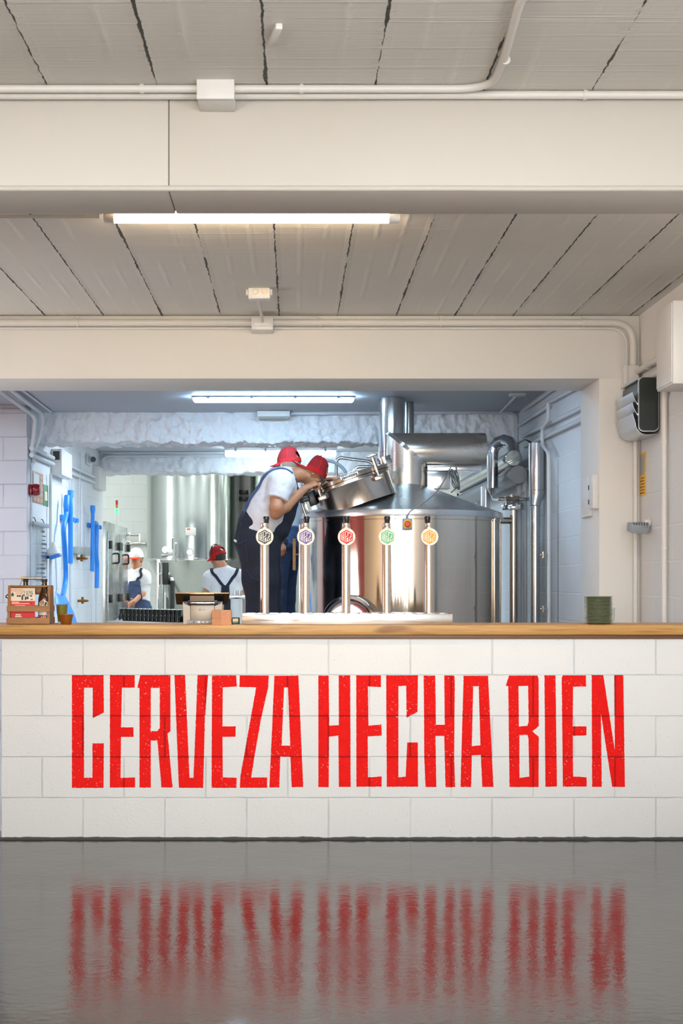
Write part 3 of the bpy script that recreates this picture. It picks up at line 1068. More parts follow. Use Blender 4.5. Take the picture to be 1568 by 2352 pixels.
def rrect(x0, x1, z0, z1, r, k=6):
    out = []
    for cx_, cz_, a0 in ((x1 - r, z1 - r, 0), (x0 + r, z1 - r, 90), (x0 + r, z0 + r, 180), (x1 - r, z0 + r, 270)):
        for i in range(k + 1):
            a = math.radians(a0 + 90 * i / k)
            out.append((cx_ + r * math.cos(a), cz_ + r * math.sin(a)))
    return out


p0, p1 = W(1467, 867, Y0), W(1517, 989, Y0)
ex0, ex1, ez0, ez1 = p0.x, XR - 0.012, p1.z, p0.z
b = BM()
prism(b, [rrect(ex0 - 0.004, ex1 + 0.004, ez0 - 0.006, ez1 + 0.004, 0.03)], lambda x, y, d: V((x, Y0 + d, y)), 0.018)
obj('end_rim', b, M['silver'], t)
b = BM()
prism(b, [rrect(ex0, ex1, ez0, ez1, 0.028)], lambda x, y, d: V((x, Y0 - 0.006 + d, y)), 0.012)
obj('end_panel', b, M['dark_green'], t)
b = BM()
prism(b, [rrect(ex0 + 0.006, XR - 0.002, ez0 + 0.004, ez1, 0.03)], lambda x, y, d: V((x, Y0 + 0.018 + d, y)), Y1 - Y0 - 0.018)
obj('housing', b, M['plastic_black'], t)
b = BM()
prism(b, [rrect(ex0 - 0.008, ex1, ez1 - 0.012, ez1 + 0.003, 0.006)], lambda x, y, d: V((x, Y0 + 0.018 + d, y)), Y1 - Y0 - 0.018)
obj('top_shell', b, M['silver'], t)


def blade(prof, th=0.004):
    bm = BM()
    n = len(prof)
    loops = []
    for y in (Y0 + 0.016, Y1):
        loops.append([V((x, y, z)) for x, z in prof] + [V((x + th, y, z + th * 0.3)) for x, z in prof[::-1]])
    rings(bm, loops)
    bmesh.ops.recalc_face_normals(bm, faces=bm.faces)
    return bm


H = ez1 - ez0
for zt in (ez1 - 0.27 * H, ez1 - 0.47 * H):
    prof = [(ex0 - 0.036 + 0.036 * (i / 8) ** 1.7, zt - 0.078 * i / 8) for i in range(9)]
    obj('louvre', blade(prof), M['silver'], t)
zt = ez1 - 0.67 * H
prof = [(ex0 - 0.036 + 0.018 * (i / 5), zt - 0.060 * i / 5) for i in range(6)]
prof += [(ex0 - 0.018 + 0.062 * (1 - math.cos(a)), zt - 0.060 - 0.062 * math.sin(a)) for a in [0.26 * j for j in range(1, 7)]] + [(XR - 0.012, zt - 0.118)]
obj('louvre', blade(prof), M['silver'], t)

t = thing('instruction_sign', 'tall narrow yellow and grey instruction sign on the right wall', 'sign', onX(1474, 1090, XR))
ys0, ys1 = 8.49, 8.615
z0, z1 = EYE + (HY - 1138) / 382, EYE + (HY - 1040) / 382
b = BM()
box(b, XR - 0.006, XR, ys0, ys1, z0, z1, 0.001)
obj('plate', b, M['yellow'], t)
b = BM()
box(b, XR - 0.008, XR - 0.005, ys0 + 0.012, ys1 - 0.012, z0 + 0.125, z1 - 0.012)
obj('picture_panel', b, M['plastic_grey'], t)
for i in range(6):
    b = BM()
    zz = z0 + 0.012 + i * 0.018
    box(b, XR - 0.008, XR - 0.005, ys0 + 0.015, ys1 - 0.015 - 0.02 * (i % 2), zz, zz + 0.005)
    obj('text_line', b, M['ink_dark'], t)

t = thing('flood_light', 'small grey ribbed flood light on a white bracket, right wall above the bar', 'light', W(1480, 1207, 8.42))
b = BM()
ct_ = W(1465, 1213, 8.40)
obox(b, ct_, (1, 0.1, -0.05), (-0.1, 1, 0.2), (0.05, -0.2, 1), 0.055, 0.045, 0.026, 0.006)
obj('housing', b, M['plastic_grey'], t)
for i in range(7):
    b = BM()
    obox(b, ct_ + V((-0.046 + i * 0.0153, -0.03, 0.018)), (1, 0.1, -0.05), (-0.1, 1, 0.2), (0.05, -0.2, 1), 0.003, 0.02, 0.014)
    obj('rib', b, M['plastic_grey'], t)
b = BM()
p0 = W(1487, 1202, 8.42)
box(b, p0.x - 0.025, p0.x + 0.02, 8.38, 8.46, p0.z - 0.02, p0.z + 0.02, 0.004)
cyl(b, p0 + V((0.01, 0, -0.02)), V((XR, 8.42, p0.z - 0.03)), 0.022)
ball(b, p0 + V((0.022, -0.01, -0.035)), 0.026)
obj('bracket', b, M['plastic_white'], t)
b = BM()
tube(b, spline([p0 + V((0, 0, 0.02)), p0 + V((0.02, 0, 0.045)), p0 + V((0.05, 0, 0.05)), V((XR, 8.40, p0.z + 0.06))]), 0.004, 8)
obj('cord', b, M['plastic_white'], t)

# switch gear on the inner face of the pillar
t = thing('switch_cabinet', 'open white switch panel on the inner side of the pillar', 'switch', (1.85, 8.9, 2.0))
b = BM()
z0, z1 = EYE + (HY - 1182) / 366, EYE + (HY - 1094) / 366
box(b, 1.845, 1.852, 8.84, 9.12, z0, z1, 0.001)
box(b, 1.835, 1.852, 8.83, 8.85, z0, z1, 0.001)
box(b, 1.835, 1.852, 8.83, 9.12, z0 - 0.012, z0, 0.001)
obj('frame', b, M['plastic_white'], t)
for z in (z0 + 0.06, z0 + 0.15):
    b = BM()
    box(b, 1.832, 1.846, 8.855, 8.868, z, z + 0.03)
    obj('latch', b, M['plastic_black'], t)
t = thing('switch_box', 'cream switch box at the front edge of the pillar, beside the open panel', 'switch', (1.83, 8.7, 2.0))
b = BM()
z0, z1 = EYE + (HY - 1168) / 377, EYE + (HY - 1090) / 377
box(b, 1.818, 1.852, 8.655, 8.76, z0, z1, 0.003)
obj('body', b, M['plastic_white'], t)
b = BM()
box(b, 1.822, 1.85, 8.76, 8.772, z0 + 0.02, z1 - 0.05, 0.002)
obj('side_slot', b, M['plastic_black'], t)


# ------------------------------------------------------------------ the brew kettle
KX, KY, KR = 0.843, 11.2, 0.78
ZR = 1.738
kt = thing('brew_kettle', 'large polished steel brew kettle with a conical roof behind the taps', 'kettle', (KX, KY, 0.6))
b = BM()
lathe(b, [(KR - 0.03, 0.72), (KR, 0.74), (KR, ZR - 0.030), (KR - 0.003, ZR - 0.028), (KR - 0.003, ZR - 0.024), (KR + 0.002, ZR - 0.022), (KR + 0.002, ZR)], (KX, KY, 0), n=128)
obj('body', b, M['steel'], kt)
b = BM()
lathe(b, [(KR - 0.05, ZR - 0.002), (KR + 0.016, ZR - 0.002), (KR + 0.018, ZR + 0.002), (KR + 0.012, ZR + 0.044), (KR - 0.004, ZR + 0.050),
          (0.60, ZR + 0.112), (0.42, ZR + 0.178), (0.28, ZR + 0.232), (0.16, ZR + 0.275), (0.02, ZR + 0.285)], (KX, KY, 0), n=128)
obj('roof', b, M['cone_steel'], kt, 50)
for a in (40, 130, 220, 310):
    b = BM()
    cyl(b, (KX + 0.62 * math.cos(math.radians(a)), KY + 0.62 * math.sin(math.radians(a)), 0.6), (KX + 0.62 * math.cos(math.radians(a)), KY + 0.62 * math.sin(math.radians(a)), 0.73), 0.05)
    obj('leg', b, M['steel'], kt)

b = BM()
gx_ = W(688, 0, 11.15).x
cyl(b, W(688, 1205, 11.15), (gx_, 11.15, 0.80), 0.010, n=14)
for zz_ in (1.60, 0.95):
    cyl(b, (gx_, 11.15, zz_), (KX - KR + 0.02, 11.17, zz_), 0.009, n=12)
obj('level_tube', b, M['chrome'], kt)
b = BM()
p, q = W(672, 1237, 11.14), W(679, 1310, 11.14)
box(b, p.x, q.x, 11.13, 11.15, q.z, p.z, 0.001)
cyl(b, (q.x - 0.004, 11.14, (p.z + q.z) / 2), (gx_, 11.15, (p.z + q.z) / 2), 0.006, n=10)
obj('level_scale', b, M['bar_wood'], kt, label='tan level scale on the left of the kettle')

# oval door low on the front
a = math.radians(-32)
n_ = V((math.sin(a), -math.cos(a), 0))
t_ = V((math.cos(a), math.sin(a), 0))
c = V((KX, KY, 0.945)) + n_ * (KR - 0.03)
b = BM()
L = []
for k, (rr, dd) in enumerate([(0.235, 0.0), (0.235, 0.075), (0.229, 0.083), (0.205, 0.088), (0.192, 0.082), (0.186, 0.070), (0.180, 0.068), (0.10, 0.076), (0.002, 0.078)]):
    L.append([c + n_ * dd + t_ * (rr * math.cos(q)) + V((0, 0, 1)) * (rr * 0.88 * math.sin(q)) for q in [2 * PI * i / 56 for i in range(56)]])
rings(b, L)
bmesh.ops.recalc_face_normals(b, faces=b.faces)
obj('oval_door', b, M['chrome'], kt, label='oval bright steel cleaning door low on the front')

# round manhole on the slope of the roof
G = W(803, 1106, 10.87)
AX = V((-0.333, 0, 0.943))
EX = V((0.943, 0, 0.333))
EY = V((0, 1, 0))
b = BM()
lathe(b, [(0.300, -0.20), (0.306, -0.03), (0.312, -0.022), (0.318, -0.020), (0.318, -0.002), (0.306, 0.0)], G, AX, 72)
mh = obj('manhole', b, M['manway'], kt, label='round manhole collar on the roof slope')
b = BM()
lathe(b, [(0.300, 0.002), (0.321, 0.003), (0.322, 0.030), (0.316, 0.036), (0.30, 0.038), (0.28, 0.030), (0.05, 0.060), (0.0, 0.062)], G, AX, 72)
obj('lid', b, M['manway'], mh)


def rim(cs, out=0.33):
    return G + EX * (cs * out) - EY * (out * math.sqrt(max(0, 1 - cs * cs)))


for cs, tl in ((0.60, 0.105), (-0.76, 0.042)):
    p = rim(cs, 0.338)
    rad = (p - G).normalized()
    b = BM()
    cyl(b, p - AX * 0.075, p + AX * tl, 0.009, n=14)
    cyl(b, p - AX * 0.01, p + AX * (tl - 0.012), 0.0145, n=16)
    obox(b, p - AX * 0.060 - rad * 0.012, EX, EY, AX, 0.032, 0.022, 0.017, 0.004)
    for s in (-1, 1):
        ball(b, p + AX * (tl + 0.007) + EX * 0.024 * s, 0.015, (1.3, 0.9, 0.8), 12)
    cyl(b, p + AX * (tl + 0.007) - EX * 0.03, p + AX * (tl + 0.007) + EX * 0.03, 0.012, n=14)
    obj('clamp', b, M['manway'], mh, label='swing clamp with a T handle')
p = rim(-0.03, 0.345) + AX * 0.028
b = BM()
hel = [p + EX * (-0.055 + 0.11 * i / 200) + (EY * math.cos(i * 2 * PI / 14) + AX * math.sin(i * 2 * PI / 14)) * 0.0165 for i in range(201)]
tube(b, hel, 0.0028, 6)
cyl(b, p - EX * 0.07, p + EX * 0.07, 0.006)
for s in (-1, 1):
    obox(b, p + EX * 0.064 * s, EX, EY, AX, 0.007, 0.02, 0.022, 0.003)
obj('hinge_spring', b, M['chrome'], mh, label='shiny coil spring on the lid hinge')
p = rim(-0.97, 0.33)
b = BM()
obox(b, p - AX * 0.03, EX, EY, AX, 0.028, 0.05, 0.055, 0.006)
obox(b, p - AX * 0.02 - EX * 0.05, EX, EY, AX, 0.04, 0.05, 0.02, 0.005)
obj('stop_block', b, M['plastic_black'], mh, label='black rubber block at the left of the manhole')
b = BM()
obox(b, p - AX * 0.07 - EX * 0.06, EX, EY, AX, 0.012, 0.03, 0.06, 0.003)
cyl(b, p - EX * 0.085 - AX * 0.02, p - EX * 0.085 - AX * 0.14, 0.011)
obj('hinge_pin', b, M['chrome'], mh)
p = rim(0.9, 0.30) + AX * 0.03
b = BM()
lathe(b, [(0.055, -0.01), (0.058, 0.0), (0.058, 0.022), (0.052, 0.026), (0.052, 0.034), (0.058, 0.036), (0.058, 0.052), (0.0, 0.054)], p + EX * 0.02, AX, 28)
obj('sight_port', b, M['duct'], mh)

# L-shaped vapour hood on the neck
hd = thing('vapour_hood', 'L-shaped sheet steel vapour hood on top of the kettle roof', 'hood', (0.88, KY, 2.0))
YH = 11.04
hx0, hx1, hx2 = W(891, 0, YH).x, W(982, 0, YH).x, W(1120, 0, YH).x
hz0, hz1, hz2 = W(0, 1114, YH).z, W(0, 1071, YH).z, W(0, 990, YH).z
NH = 56
rv = (hx1 - hx0) / 2
T = [2 * PI * i / NH for i in range(NH)]
mit = [V((hx0 + rv + rv * math.cos(q), KY + rv * math.sin(q), hz2 - (1 + math.cos(q)) / 2 * (hz2 - hz1))) for q in T]
b = BM()
rings(b, [[V((p.x, p.y, hz0 - 0.012)) for p in mit], mit])
bmesh.ops.recalc_face_normals(b, faces=b.faces)
obj('neck', b, M['hood'], hd, 50)
b = BM()
L = [mit, [V((hx2 - 0.006, p.y, p.z)) for p in mit], [V((hx2, KY + (p.y - KY) * 0.96, (hz1 + hz2) / 2 + (p.z - (hz1 + hz2) / 2) * 0.96)) for p in mit]]
rings(b, L)
bmesh.ops.recalc_face_normals(b, faces=b.faces)
obj('outlet_drum', b, M['hood'], hd, 50)
b = BM()
dm = V((1, 0, -(hz2 - hz1) / (hx1 - hx0))).normalized()
nm_ = V((-dm.z, 0, dm.x))
cm = V((hx0 + rv, KY, (hz1 + hz2) / 2))
out = [cm + (p - cm) * 1.035 for p in mit]
rings(b, [[p - nm_ * 0.014 for p in out], [p + nm_ * 0.014 for p in out]], caps=False)
rings(b, [[p - nm_ * 0.014 for p in mit], [p - nm_ * 0.014 for p in out]], caps=False)
rings(b, [[p + nm_ * 0.014 for p in out], [p + nm_ * 0.014 for p in mit]], caps=False)
bmesh.ops.recalc_face_normals(b, faces=b.faces)
obj('mitre_flange', b, M['chrome'], hd, 50)
b = BM()
box(b, hx1 + 0.003, hx2 - 0.04, 11.10, 11.3, hz1 - 0.030, hz1 + 0.012, 0.002)
obj('drip_tray', b, M['duct'], hd)
b = BM()
box(b, hx1 + 0.002, hx1 + 0.18, 11.1, 11.32, hz1 - 0.17, hz1 - 0.034, 0.003)
obj('fan_housing', b, M['duct'], hd)

t = thing('cable_coil', 'small coil of grey cable hanging under the vapour hood', 'cable', W(1045, 1072, 11.1))
b = BM()
cc = W(1045, 1101, 11.1)
for k in range(4):
    tube(b, [cc + V((0.034 * math.cos(q + k) * (1 + 0.1 * k) * 0.8, 0.02 * math.sin(q * 2 + k) + 0.012 * k - 0.02, 0.066 * math.sin(q) * (1 - 0.07 * k) + 0.02 * k * math.cos(q))) for q in [2 * PI * i / 26 for i in range(26)]], 0.0045, 8, closed=True)
tube(b, [W(1047, 1071, 11.1), W(1048, 1080, 11.1), W(1046, 1088, 11.1)], 0.006, 8)
tube(b, spline([W(1048, 1120, 11.1), W(1042, 1126, 11.08), W(1036, 1131, 11.05)]), 0.005, 8)
obj('loops', b, M['cable'], t)
es = thing('emergency_stop', 'grey emergency stop box with a red button on the kettle front', 'button', W(935, 1204, 10.4))
p = W(935, 1204, 10.385)
b = BM()
box(b, p.x - 0.036, p.x + 0.036, 10.370, 10.4185, p.z - 0.042, p.z + 0.042, 0.006)
obj('box', b, M['grey_box'], es)
for sx in (-1, 1):
    for sz in (-1, 1):
        b = BM()
        cyl(b, (p.x + sx * 0.029, 10.373, p.z + sz * 0.035), (p.x + sx * 0.029, 10.369, p.z + sz * 0.035), 0.0045, n=10)
        obj('screw', b, M['plastic_grey'], es)
b = BM()
lathe(b, [(0.033, 0.0), (0.033, 0.003), (0.020, 0.0035)], (p.x, 10.373, p.z), (0, -1, 0), 32)
obj('yellow_ring', b, M['yellow'], es)
b = BM()
lathe(b, [(0.015, 0.0), (0.015, 0.012), (0.022, 0.014), (0.022, 0.022), (0.018, 0.027), (0.0, 0.028)], (p.x, 10.370, p.z), (0, -1, 0), 28)
obj('red_button', b, M['estop_red'], es)
b = BM()
cyl(b, (p.x, 10.397, p.z + 0.04), (p.x, 10.397, p.z + 0.062), 0.008)
tube(b, spline([V((p.x, 10.397, p.z + 0.06)), W(938, 1180, 10.39), W(947, 1170, 10.40), W(975, 1153, 10.47), W(1000, 1132, 10.62), W(1018, 1106, 10.85), W(1035, 1073, 11.1)], 7), 0.0042, 8)
obj('cable', b, M['cable'], es)

# stacks, pipes and ducts round the kettle
b = BM()
px = W(899, 0, 11.58).x
for z0, z1 in ((1.93, 2.3), (2.303, ZC2 - 0.002)):
    cyl(b, (px, 11.58, z0), (px, 11.58, z1), 0.103, n=40)
solo('chimney_pipe', 'thick bright steel chimney rising to the ceiling behind the vapour hood', 'pipe', b, M['duct'])
b = BM()
px = W(938, 0, 11.84).x
cyl(b, (px, 11.84, 1.80), (px, 11.84, ZC2 - 0.002), 0.046, n=30)
solo('vent_pipe', 'thinner dull steel pipe to the ceiling, right of the thick chimney', 'pipe', b, M['tank'])

sp = thing('safety_pipe', 'warm steel standpipe with a bowl cap at the right edge of the kettle', 'pipe', (1.744, 11.3, 0.6))
x = W(1179, 0, 11.3).x
b = BM()
cyl(b, (x, 11.3, 0.6), (x, 11.3, W(0, 1165, 11.3).z), 0.0315, n=28)
obj('standpipe', b, M['brassy'], sp)
b = BM()
zb = W(0, 1172, 11.3).z
lathe(b, [(0.03, 0.004), (0.094, 0.0), (0.097, 0.006), (0.097, 0.032), (0.088, 0.052), (0.066, 0.064), (0.03, 0.070), (0.0, 0.071)], (x, 11.3, zb), n=40)
obj('bowl_cap', b, M['chrome'], sp)
b = BM()
zt = W(0, 1196, 11.3).z
cyl(b, (KX + KR - 0.03, 11.27, zt), (x, 11.3, zt), 0.026)
lathe(b, [(0.030, 0), (0.056, 0.0), (0.056, 0.012), (0.030, 0.014)], (KX + KR - 0.008, 11.27, zt), (1, 0.02, 0), 28)
obj('side_branch', b, M['brassy'], sp)
b = BM()
cyl(b, W(1135, 1434, 10.797), W(1135, 1193, 10.797), 0.0105, n=14)
cyl(b, W(1135, 1434, 10.797), W(1135, 1900, 10.797), 0.0105, n=14)
solo('sight_tube', 'slim copper-coloured tube standing against the right of the kettle', 'pipe', b, M['brassy'])

vv = thing('valve', 'grey steel valve and pipe run just above the bowl-capped standpipe', 'valve', W(1180, 1147, 11.35))
b = BM()
cyl(b, W(1143, 1146, 11.35), W(1217, 1147, 11.35), 0.0135, n=16)
obj('pipe', b, M['manway'], vv)
b = BM()
cyl(b, W(1160, 1146, 11.35), W(1192, 1146, 11.35), 0.024, n=8)
cyl(b, W(1175, 1146, 11.35), W(1175, 1136, 11.35), 0.019, n=10)
obj('body', b, M['manway'], vv)
b = BM()
obox(b, W(1201, 1137, 11.35), (1, 0, 0), (0, 1, 0), (0.2, 0, 1), 0.006, 0.01, 0.03, 0.002)
obox(b, W(1198, 1133, 11.35), (1, 0, 0), (0, 1, 0), (0, 0, 1), 0.015, 0.01, 0.004, 0.001)
obj('lever', b, M['plastic_grey'], vv)

cn = thing('gooseneck_duct', 'polished gooseneck duct curving over beside the vapour hood', 'duct', W(1131, 1140, 11.9))
b = BM()
cyl(b, W(1131, 1121, 11.9), W(1131, 1041, 11.9), 0.0455, n=32)
obj('leg', b, M['duct'], cn)
b = BM()
bend = [W(1131, 1041, 11.9), W(1134, 1027, 11.9), W(1143, 1017, 11.88), W(1157, 1012, 11.85), W(1170, 1016, 11.8), W(1178, 1027, 11.75), W(1180, 1042, 11.7)]
tube(b, bend, [0.0465, 0.049, 0.051, 0.052, 0.051, 0.049, 0.047], 28)
obj('gored_bend', b, M['duct'], cn, 12)
b = BM()
lathe(b, [(0.0455, 0.0), (0.0465, -0.004), (0.018, -0.062), (0.014, -0.064)], W(1131, 1121, 11.9), (0, 0, 1), 28)
tube(b, arc_path([W(1131, 1140, 11.9), W(1134, 1147, 11.8), W(1146, 1147, 11.5)], 0.03), 0.013, 12)
obj('cone_end', b, M['duct'], cn)
hz = thing('steam_duct', 'thick polished duct with a round end cap running to the back, right of the hood', 'duct', W(1179, 1052, 11.6))
p = W(1179, 1052, 11.6)
b = BM()
cyl(b, p, (p.x, 15.4, p.z), 0.064, n=36)
obj('tube', b, M['duct'], hz)
b = BM()
lathe(b, [(0.066, -0.02), (0.067, 0.004), (0.063, 0.008), (0.0, 0.009)], p, (0, -1, 0), 36)
obox(b, p + V((0.0, -0.010, -0.012)), (0.9, 0, 0.42), (0, 1, 0), (-0.42, 0, 0.9), 0.058, 0.004, 0.004, 0.001)
obox(b, p + V((0.006, -0.010, -0.026)), (0.9, 0, 0.42), (0, 1, 0), (-0.42, 0, 0.9), 0.050, 0.004, 0.003, 0.001)
obj('end_cap', b, M['tank'], hz)
b = BM()
p = W(1190, 1090, 11.5)
cyl(b, p, (p.x, 15.4, p.z), 0.072, n=32)
solo('insulated_duct', 'dull grey insulated duct beneath the polished steam duct', 'duct', b, M['plastic_grey'])
b = BM()
p, q = W(1163, 1074, 11.8), W(1216, 1081, 11.8)
box(b, p.x, XB, 11.8, 11.84, q.z, p.z, 0.002)
obox(b, W(1158, 1084, 11.8), (0.8, 0, 0.6), (0, 1, 0), (-0.6, 0, 0.8), 0.06, 0.02, 0.012, 0.002)
solo('duct_bracket', 'white bracket under the round end of the steam duct', 'bracket', b, M['pipe_cool'])
fl = thing('flue_pipe', 'tall bright steel flue with an elbow, close to the right block wall', 'pipe', (1.90, 11.15, 0))
b = BM()
cyl(b, W(1232, 1126, 11.15), W(1232, 1018, 11.15), 0.0610, n=36)
obj('upper_length', b, M['duct'], fl)
b = BM()
cyl(b, W(1232, 1127, 11.15), W(1232, 1136, 11.15), 0.0615, n=36)
cyl(b, W(1232, 1134, 11.15), W(1227, 1163, 11.13), 0.060, 0.041, n=36)
obj('elbow', b, M['duct'], fl)
b = BM()
cyl(b, W(1229, 1160, 11.15), V((W(1229, 0, 11.15).x, 11.15, 0.0)), 0.038, n=32)
obj('lower_length', b, M['duct'], fl)
b = BM()
tube(b, spline([W(1190, 1018, 11.5), W(1205, 1011, 11.3), W(1218, 1016, 11.2)]), 0.008, 10)
solo('black_hose', 'short black hose bridging the gooseneck duct and the flue', 'hose', b, M['plastic_black'])

for k, (x, y0, y1, Y, r, lab) in enumerate([(1192, 1100, 1434, 11.8, 0.026, 'left of two white pipes standing behind the bowl-capped standpipe'),
                                            (1205, 1095, 1434, 11.6, 0.02, 'right of two white pipes standing behind the bowl-capped standpipe')]):
    b = BM()
    p = W(x, y0, Y)
    cyl(b, p, (p.x, Y, 0.0), r, n=18)
    solo('water_pipe', lab, 'pipe', b, M['pipe_cool'])
b = BM()
p = W(1115, 1118, 13.0)
cyl(b, p, (p.x, 13.0, 0.0), 0.045, n=24)
solo('drain_pipe', 'steel pipe standing behind the cone end of the gooseneck duct', 'pipe', b, M['duct'])

# hoses and pipes behind the bent brewer's head
b = BM()
p = W(748, 1109, 12.35)
tube(b, [p + V((math.cos(q) * 0.195, 0.02 * math.sin(q), math.sin(q) * 0.195)) for q in [2 * PI * i / 48 for i in range(48)]], 0.0145, 12, closed=True)
cyl(b, p + V((0, 0.02, -0.19)), (p.x, 12.37, 0.6), 0.02, n=12)
solo('hose_loop', 'grey looped hose behind the bent brewer\'s cap', 'hose', b, M['plastic_grey'])
b = BM()
tube(b, arc_path([W(772, 1130, 12.6), W(772, 1050, 12.6), W(858, 1061, 12.6), W(858, 1130, 12.6)], 0.06), 0.0145, 14)
cyl(b, W(772, 1130, 12.6), V((W(772, 0, 12.6).x, 12.6, 0.6)), 0.0145, n=12)
solo('bent_pipe', 'tall bent grey pipe behind the manhole lid', 'pipe', b, M['tank'])
b = BM()
tube(b, arc_path([W(813, 1120, 12.5), W(813, 1072, 12.5), W(862, 1072, 12.5)], 0.06), 0.0145, 14)
cyl(b, W(813, 1120, 12.5), V((W(813, 0, 12.5).x, 12.5, 0.6)), 0.0145, n=12)
solo('bent_pipe', 'short bent bright pipe right behind the manhole lid', 'pipe', b, M['chrome'])

# pipework on the right wall and ceiling of the brew room
XW = XB - 0.03


def rp(label, pts, r, rad=0.05, m='pipe_cool', name='conduit_pipe', cat='pipe'):
    path = arc_path(pts, rad) if len(pts) > 2 else [V(p) for p in pts]
    b = BM()
    tube(b, path, r, 12)
    return solo(name, label, cat, b, M[m])


rp('upper white pipe on the right block wall behind the pillar', [onX(1345, 932, XW), onX(1200, 1003, XW)], 0.0165)
rp('lower white pipe on the right block wall behind the pillar', [onX(1345, 959, XW), onX(1205, 1026, XW)], 0.0165)
rp('white pipe high under the ceiling along the right wall', [onX(1330, 886, XW), onX(1258, 926, XW), onX(1255, 936, XW - 0.01), onX(1190, 978, XW)], 0.014)
rp('white pipe tight in the corner of ceiling and right wall', [onX(1300, 872, XW), onX(1203, 942, XW)], 0.012)
XV = XB - 0.075
rp('white kinked pipe running down the right wall in front of the flue', [onX(1259, 925, XV), onX(1259, 965, XV), onX(1245, 985, XV), onX(1245, 1020, XV), onX(1260, 1042, XV), onX(1260, 1100, XV), V((XV, FPX / ((1260 - CX) / XV), 0.0))], 0.0145, 0.05)
rp('white conduit along the near rough beam, turning down at its right end', [W(668, 950, 12.5), W(1172, 946, 12.5), W(1186, 956, 12.5), W(1186, 1018, 12.5)], 0.016, 0.09)
b = BM()
p, q = W(1172, 893, 11.2), W(1208, 908, 11.2)
box(b, p.x, q.x, 11.2, 11.3, q.z, ZC2 - 0.001, 0.004)
tube(b, [(q.x - 0.06, 11.3, ZC2 - 0.012), (W(1148, 938, 12.45).x, 12.46, ZC2 - 0.012)], 0.011, 10)
solo('ceiling_box', 'small white box on the brew room ceiling before the near rough beam', 'box', b, M['pipe_cool'])
b = BM()
p, q = W(1176, 1016, 12.48), W(1197, 1046, 12.48)
box(b, p.x, q.x, 12.44, 12.54, q.z, p.z, 0.004)
box(b, q.x - 0.02, XB, 12.46, 12.52, q.z + 0.04, q.z + 0.07)
solo('junction_box', 'white box below the right end of the near rough beam', 'box', b, M['pipe_cool'])
for (x, y, lab) in ((1252, 1275, 'small grey tap on the kinked white pipe, higher of two'), (1250, 1399, 'small grey tap on the kinked white pipe, lower of two just above the bar')):
    b = BM()
    p = onX(1260, y, XV)
    cyl(b, p, p + V((-0.05, -0.02, 0)), 0.007, n=10)
    cyl(b, p + V((-0.045, -0.02, -0.02)), p + V((-0.045, -0.02, 0.025)), 0.007, n=10)
    ball(b, p + V((-0.06, -0.02, 0.0)), 0.011)
    solo('wall_tap', lab, 'tap', b, M['manway'])

# pipework of the left wall
XLw = XL + 0.03


def lp(label, pts, r, rad=0.06, m='pipe_cool'):
    return rp(label, pts, r, rad, m)


lp('outer of two white pipes bending down the corner of the pier from the ceiling', [onZ(-25, 880, ZC2 - 0.02), W(70, 950, 11.94), W(81, 962, 11.96), W(73, 1030, 12.04), W(74, 1050, 12.1)], 0.016, 0.1)
lp('inner of two white pipes bending down the corner of the pier from the ceiling', [onZ(18, 890, ZC2 - 0.02), W(92, 947, 12.1), W(99, 962, 12.12), W(94, 1000, 12.14), W(77, 1040, 12.16), W(76, 1062, 12.2)], 0.016, 0.1)
lp('thin white conduit on the ceiling leading to the left end of the near rough beam', [onZ(40, 887, ZC2 - 0.012), onZ(117, 946, ZC2 - 0.012)], 0.009)
lp('upper white pipe on the left wall, left of the grey meter box', [onX(72, 1029, XLw), onX(122, 1052, XLw)], 0.02)
lp('lower white pipe on the left wall, left of the grey meter box', [onX(72, 1045, XLw), onX(122, 1066, XLw)], 0.02)
lp('upper white pipe on the left wall, right of the grey meter box', [onX(138, 1060, XLw), onX(217, 1096, XLw)], 0.017)
lp('lower white pipe on the left wall, right of the grey meter box', [onX(138, 1077, XLw), onX(217, 1108, XLw)], 0.017)
lp('grey-green conduit down the edge of the pier past the red beacon', [W(71.5, 1066, 12.15), (W(71.5, 0, 12.15).x, 12.15, 0.0)], 0.0095, m='pipe_cool')
lp('white conduit down the left wall under the meter box', [onX(116, 1088, XLw), onX(116, 1300, XLw), V((XLw, FPX / ((116 - CX) / XLw), 0.0))], 0.014)
lp('white conduit down the left wall between the two sets of blue tools', [onX(186, 1112, XLw), onX(186, 1260, XLw)], 0.014)
lp('thin white cable down the left wall beside the middle conduit', [onX(184, 1040, XLw), onX(186, 1060, XLw), onX(181, 1120, XLw), onX(181, 1262, XLw)], 0.007)
lp('thin conduit dropping from the bottom of the meter box on the left wall', [onX(133, 1089, XLw), onX(166, 1098, XLw), onX(168, 1180, XLw), onX(168, 1250, XLw)], 0.008, 0.03)
lp('upper white conduit along the far rough beam', [W(232, 1039, 16.4), W(252, 1040, 16.4), W(760, 1040, 16.4)], 0.014, m='pipe_cool')
lp('lower white conduit along the far rough beam, from the camera box', [W(234, 1060, 16.4), W(240, 1049, 16.4), W(252, 1047, 16.4), W(760, 1047, 16.4)], 0.014, 0.08, m='pipe_cool')
t = thing('meter_box', 'grey-white meter box on the left wall above the posters', 'box', onX(127, 1060, XL))
b = BM()
p, q = onX(117, 1030, XL), onX(142, 1090, XL)
box(b, XL, XL + 0.10, p.y, q.y, onX(117, 1090, XL).z, onX(117, 1031, XL).z, 0.005)
obj('body', b, M['plastic_white'], t)
b = BM()
box(b, XL + 0.02, XL + 0.08, p.y - 0.003, p.y + 0.003, onX(117, 1056, XL).z, onX(117, 1036, XL).z)
obj('dark_opening', b, M['plastic_black'], t)
t = thing('junction_box', 'white box at the far end of the left wall beside the opening to the hall', 'box', onX(222, 1100, XL))
b = BM()
p, q = onX(213, 1078, XL), onX(230, 1128, XL)
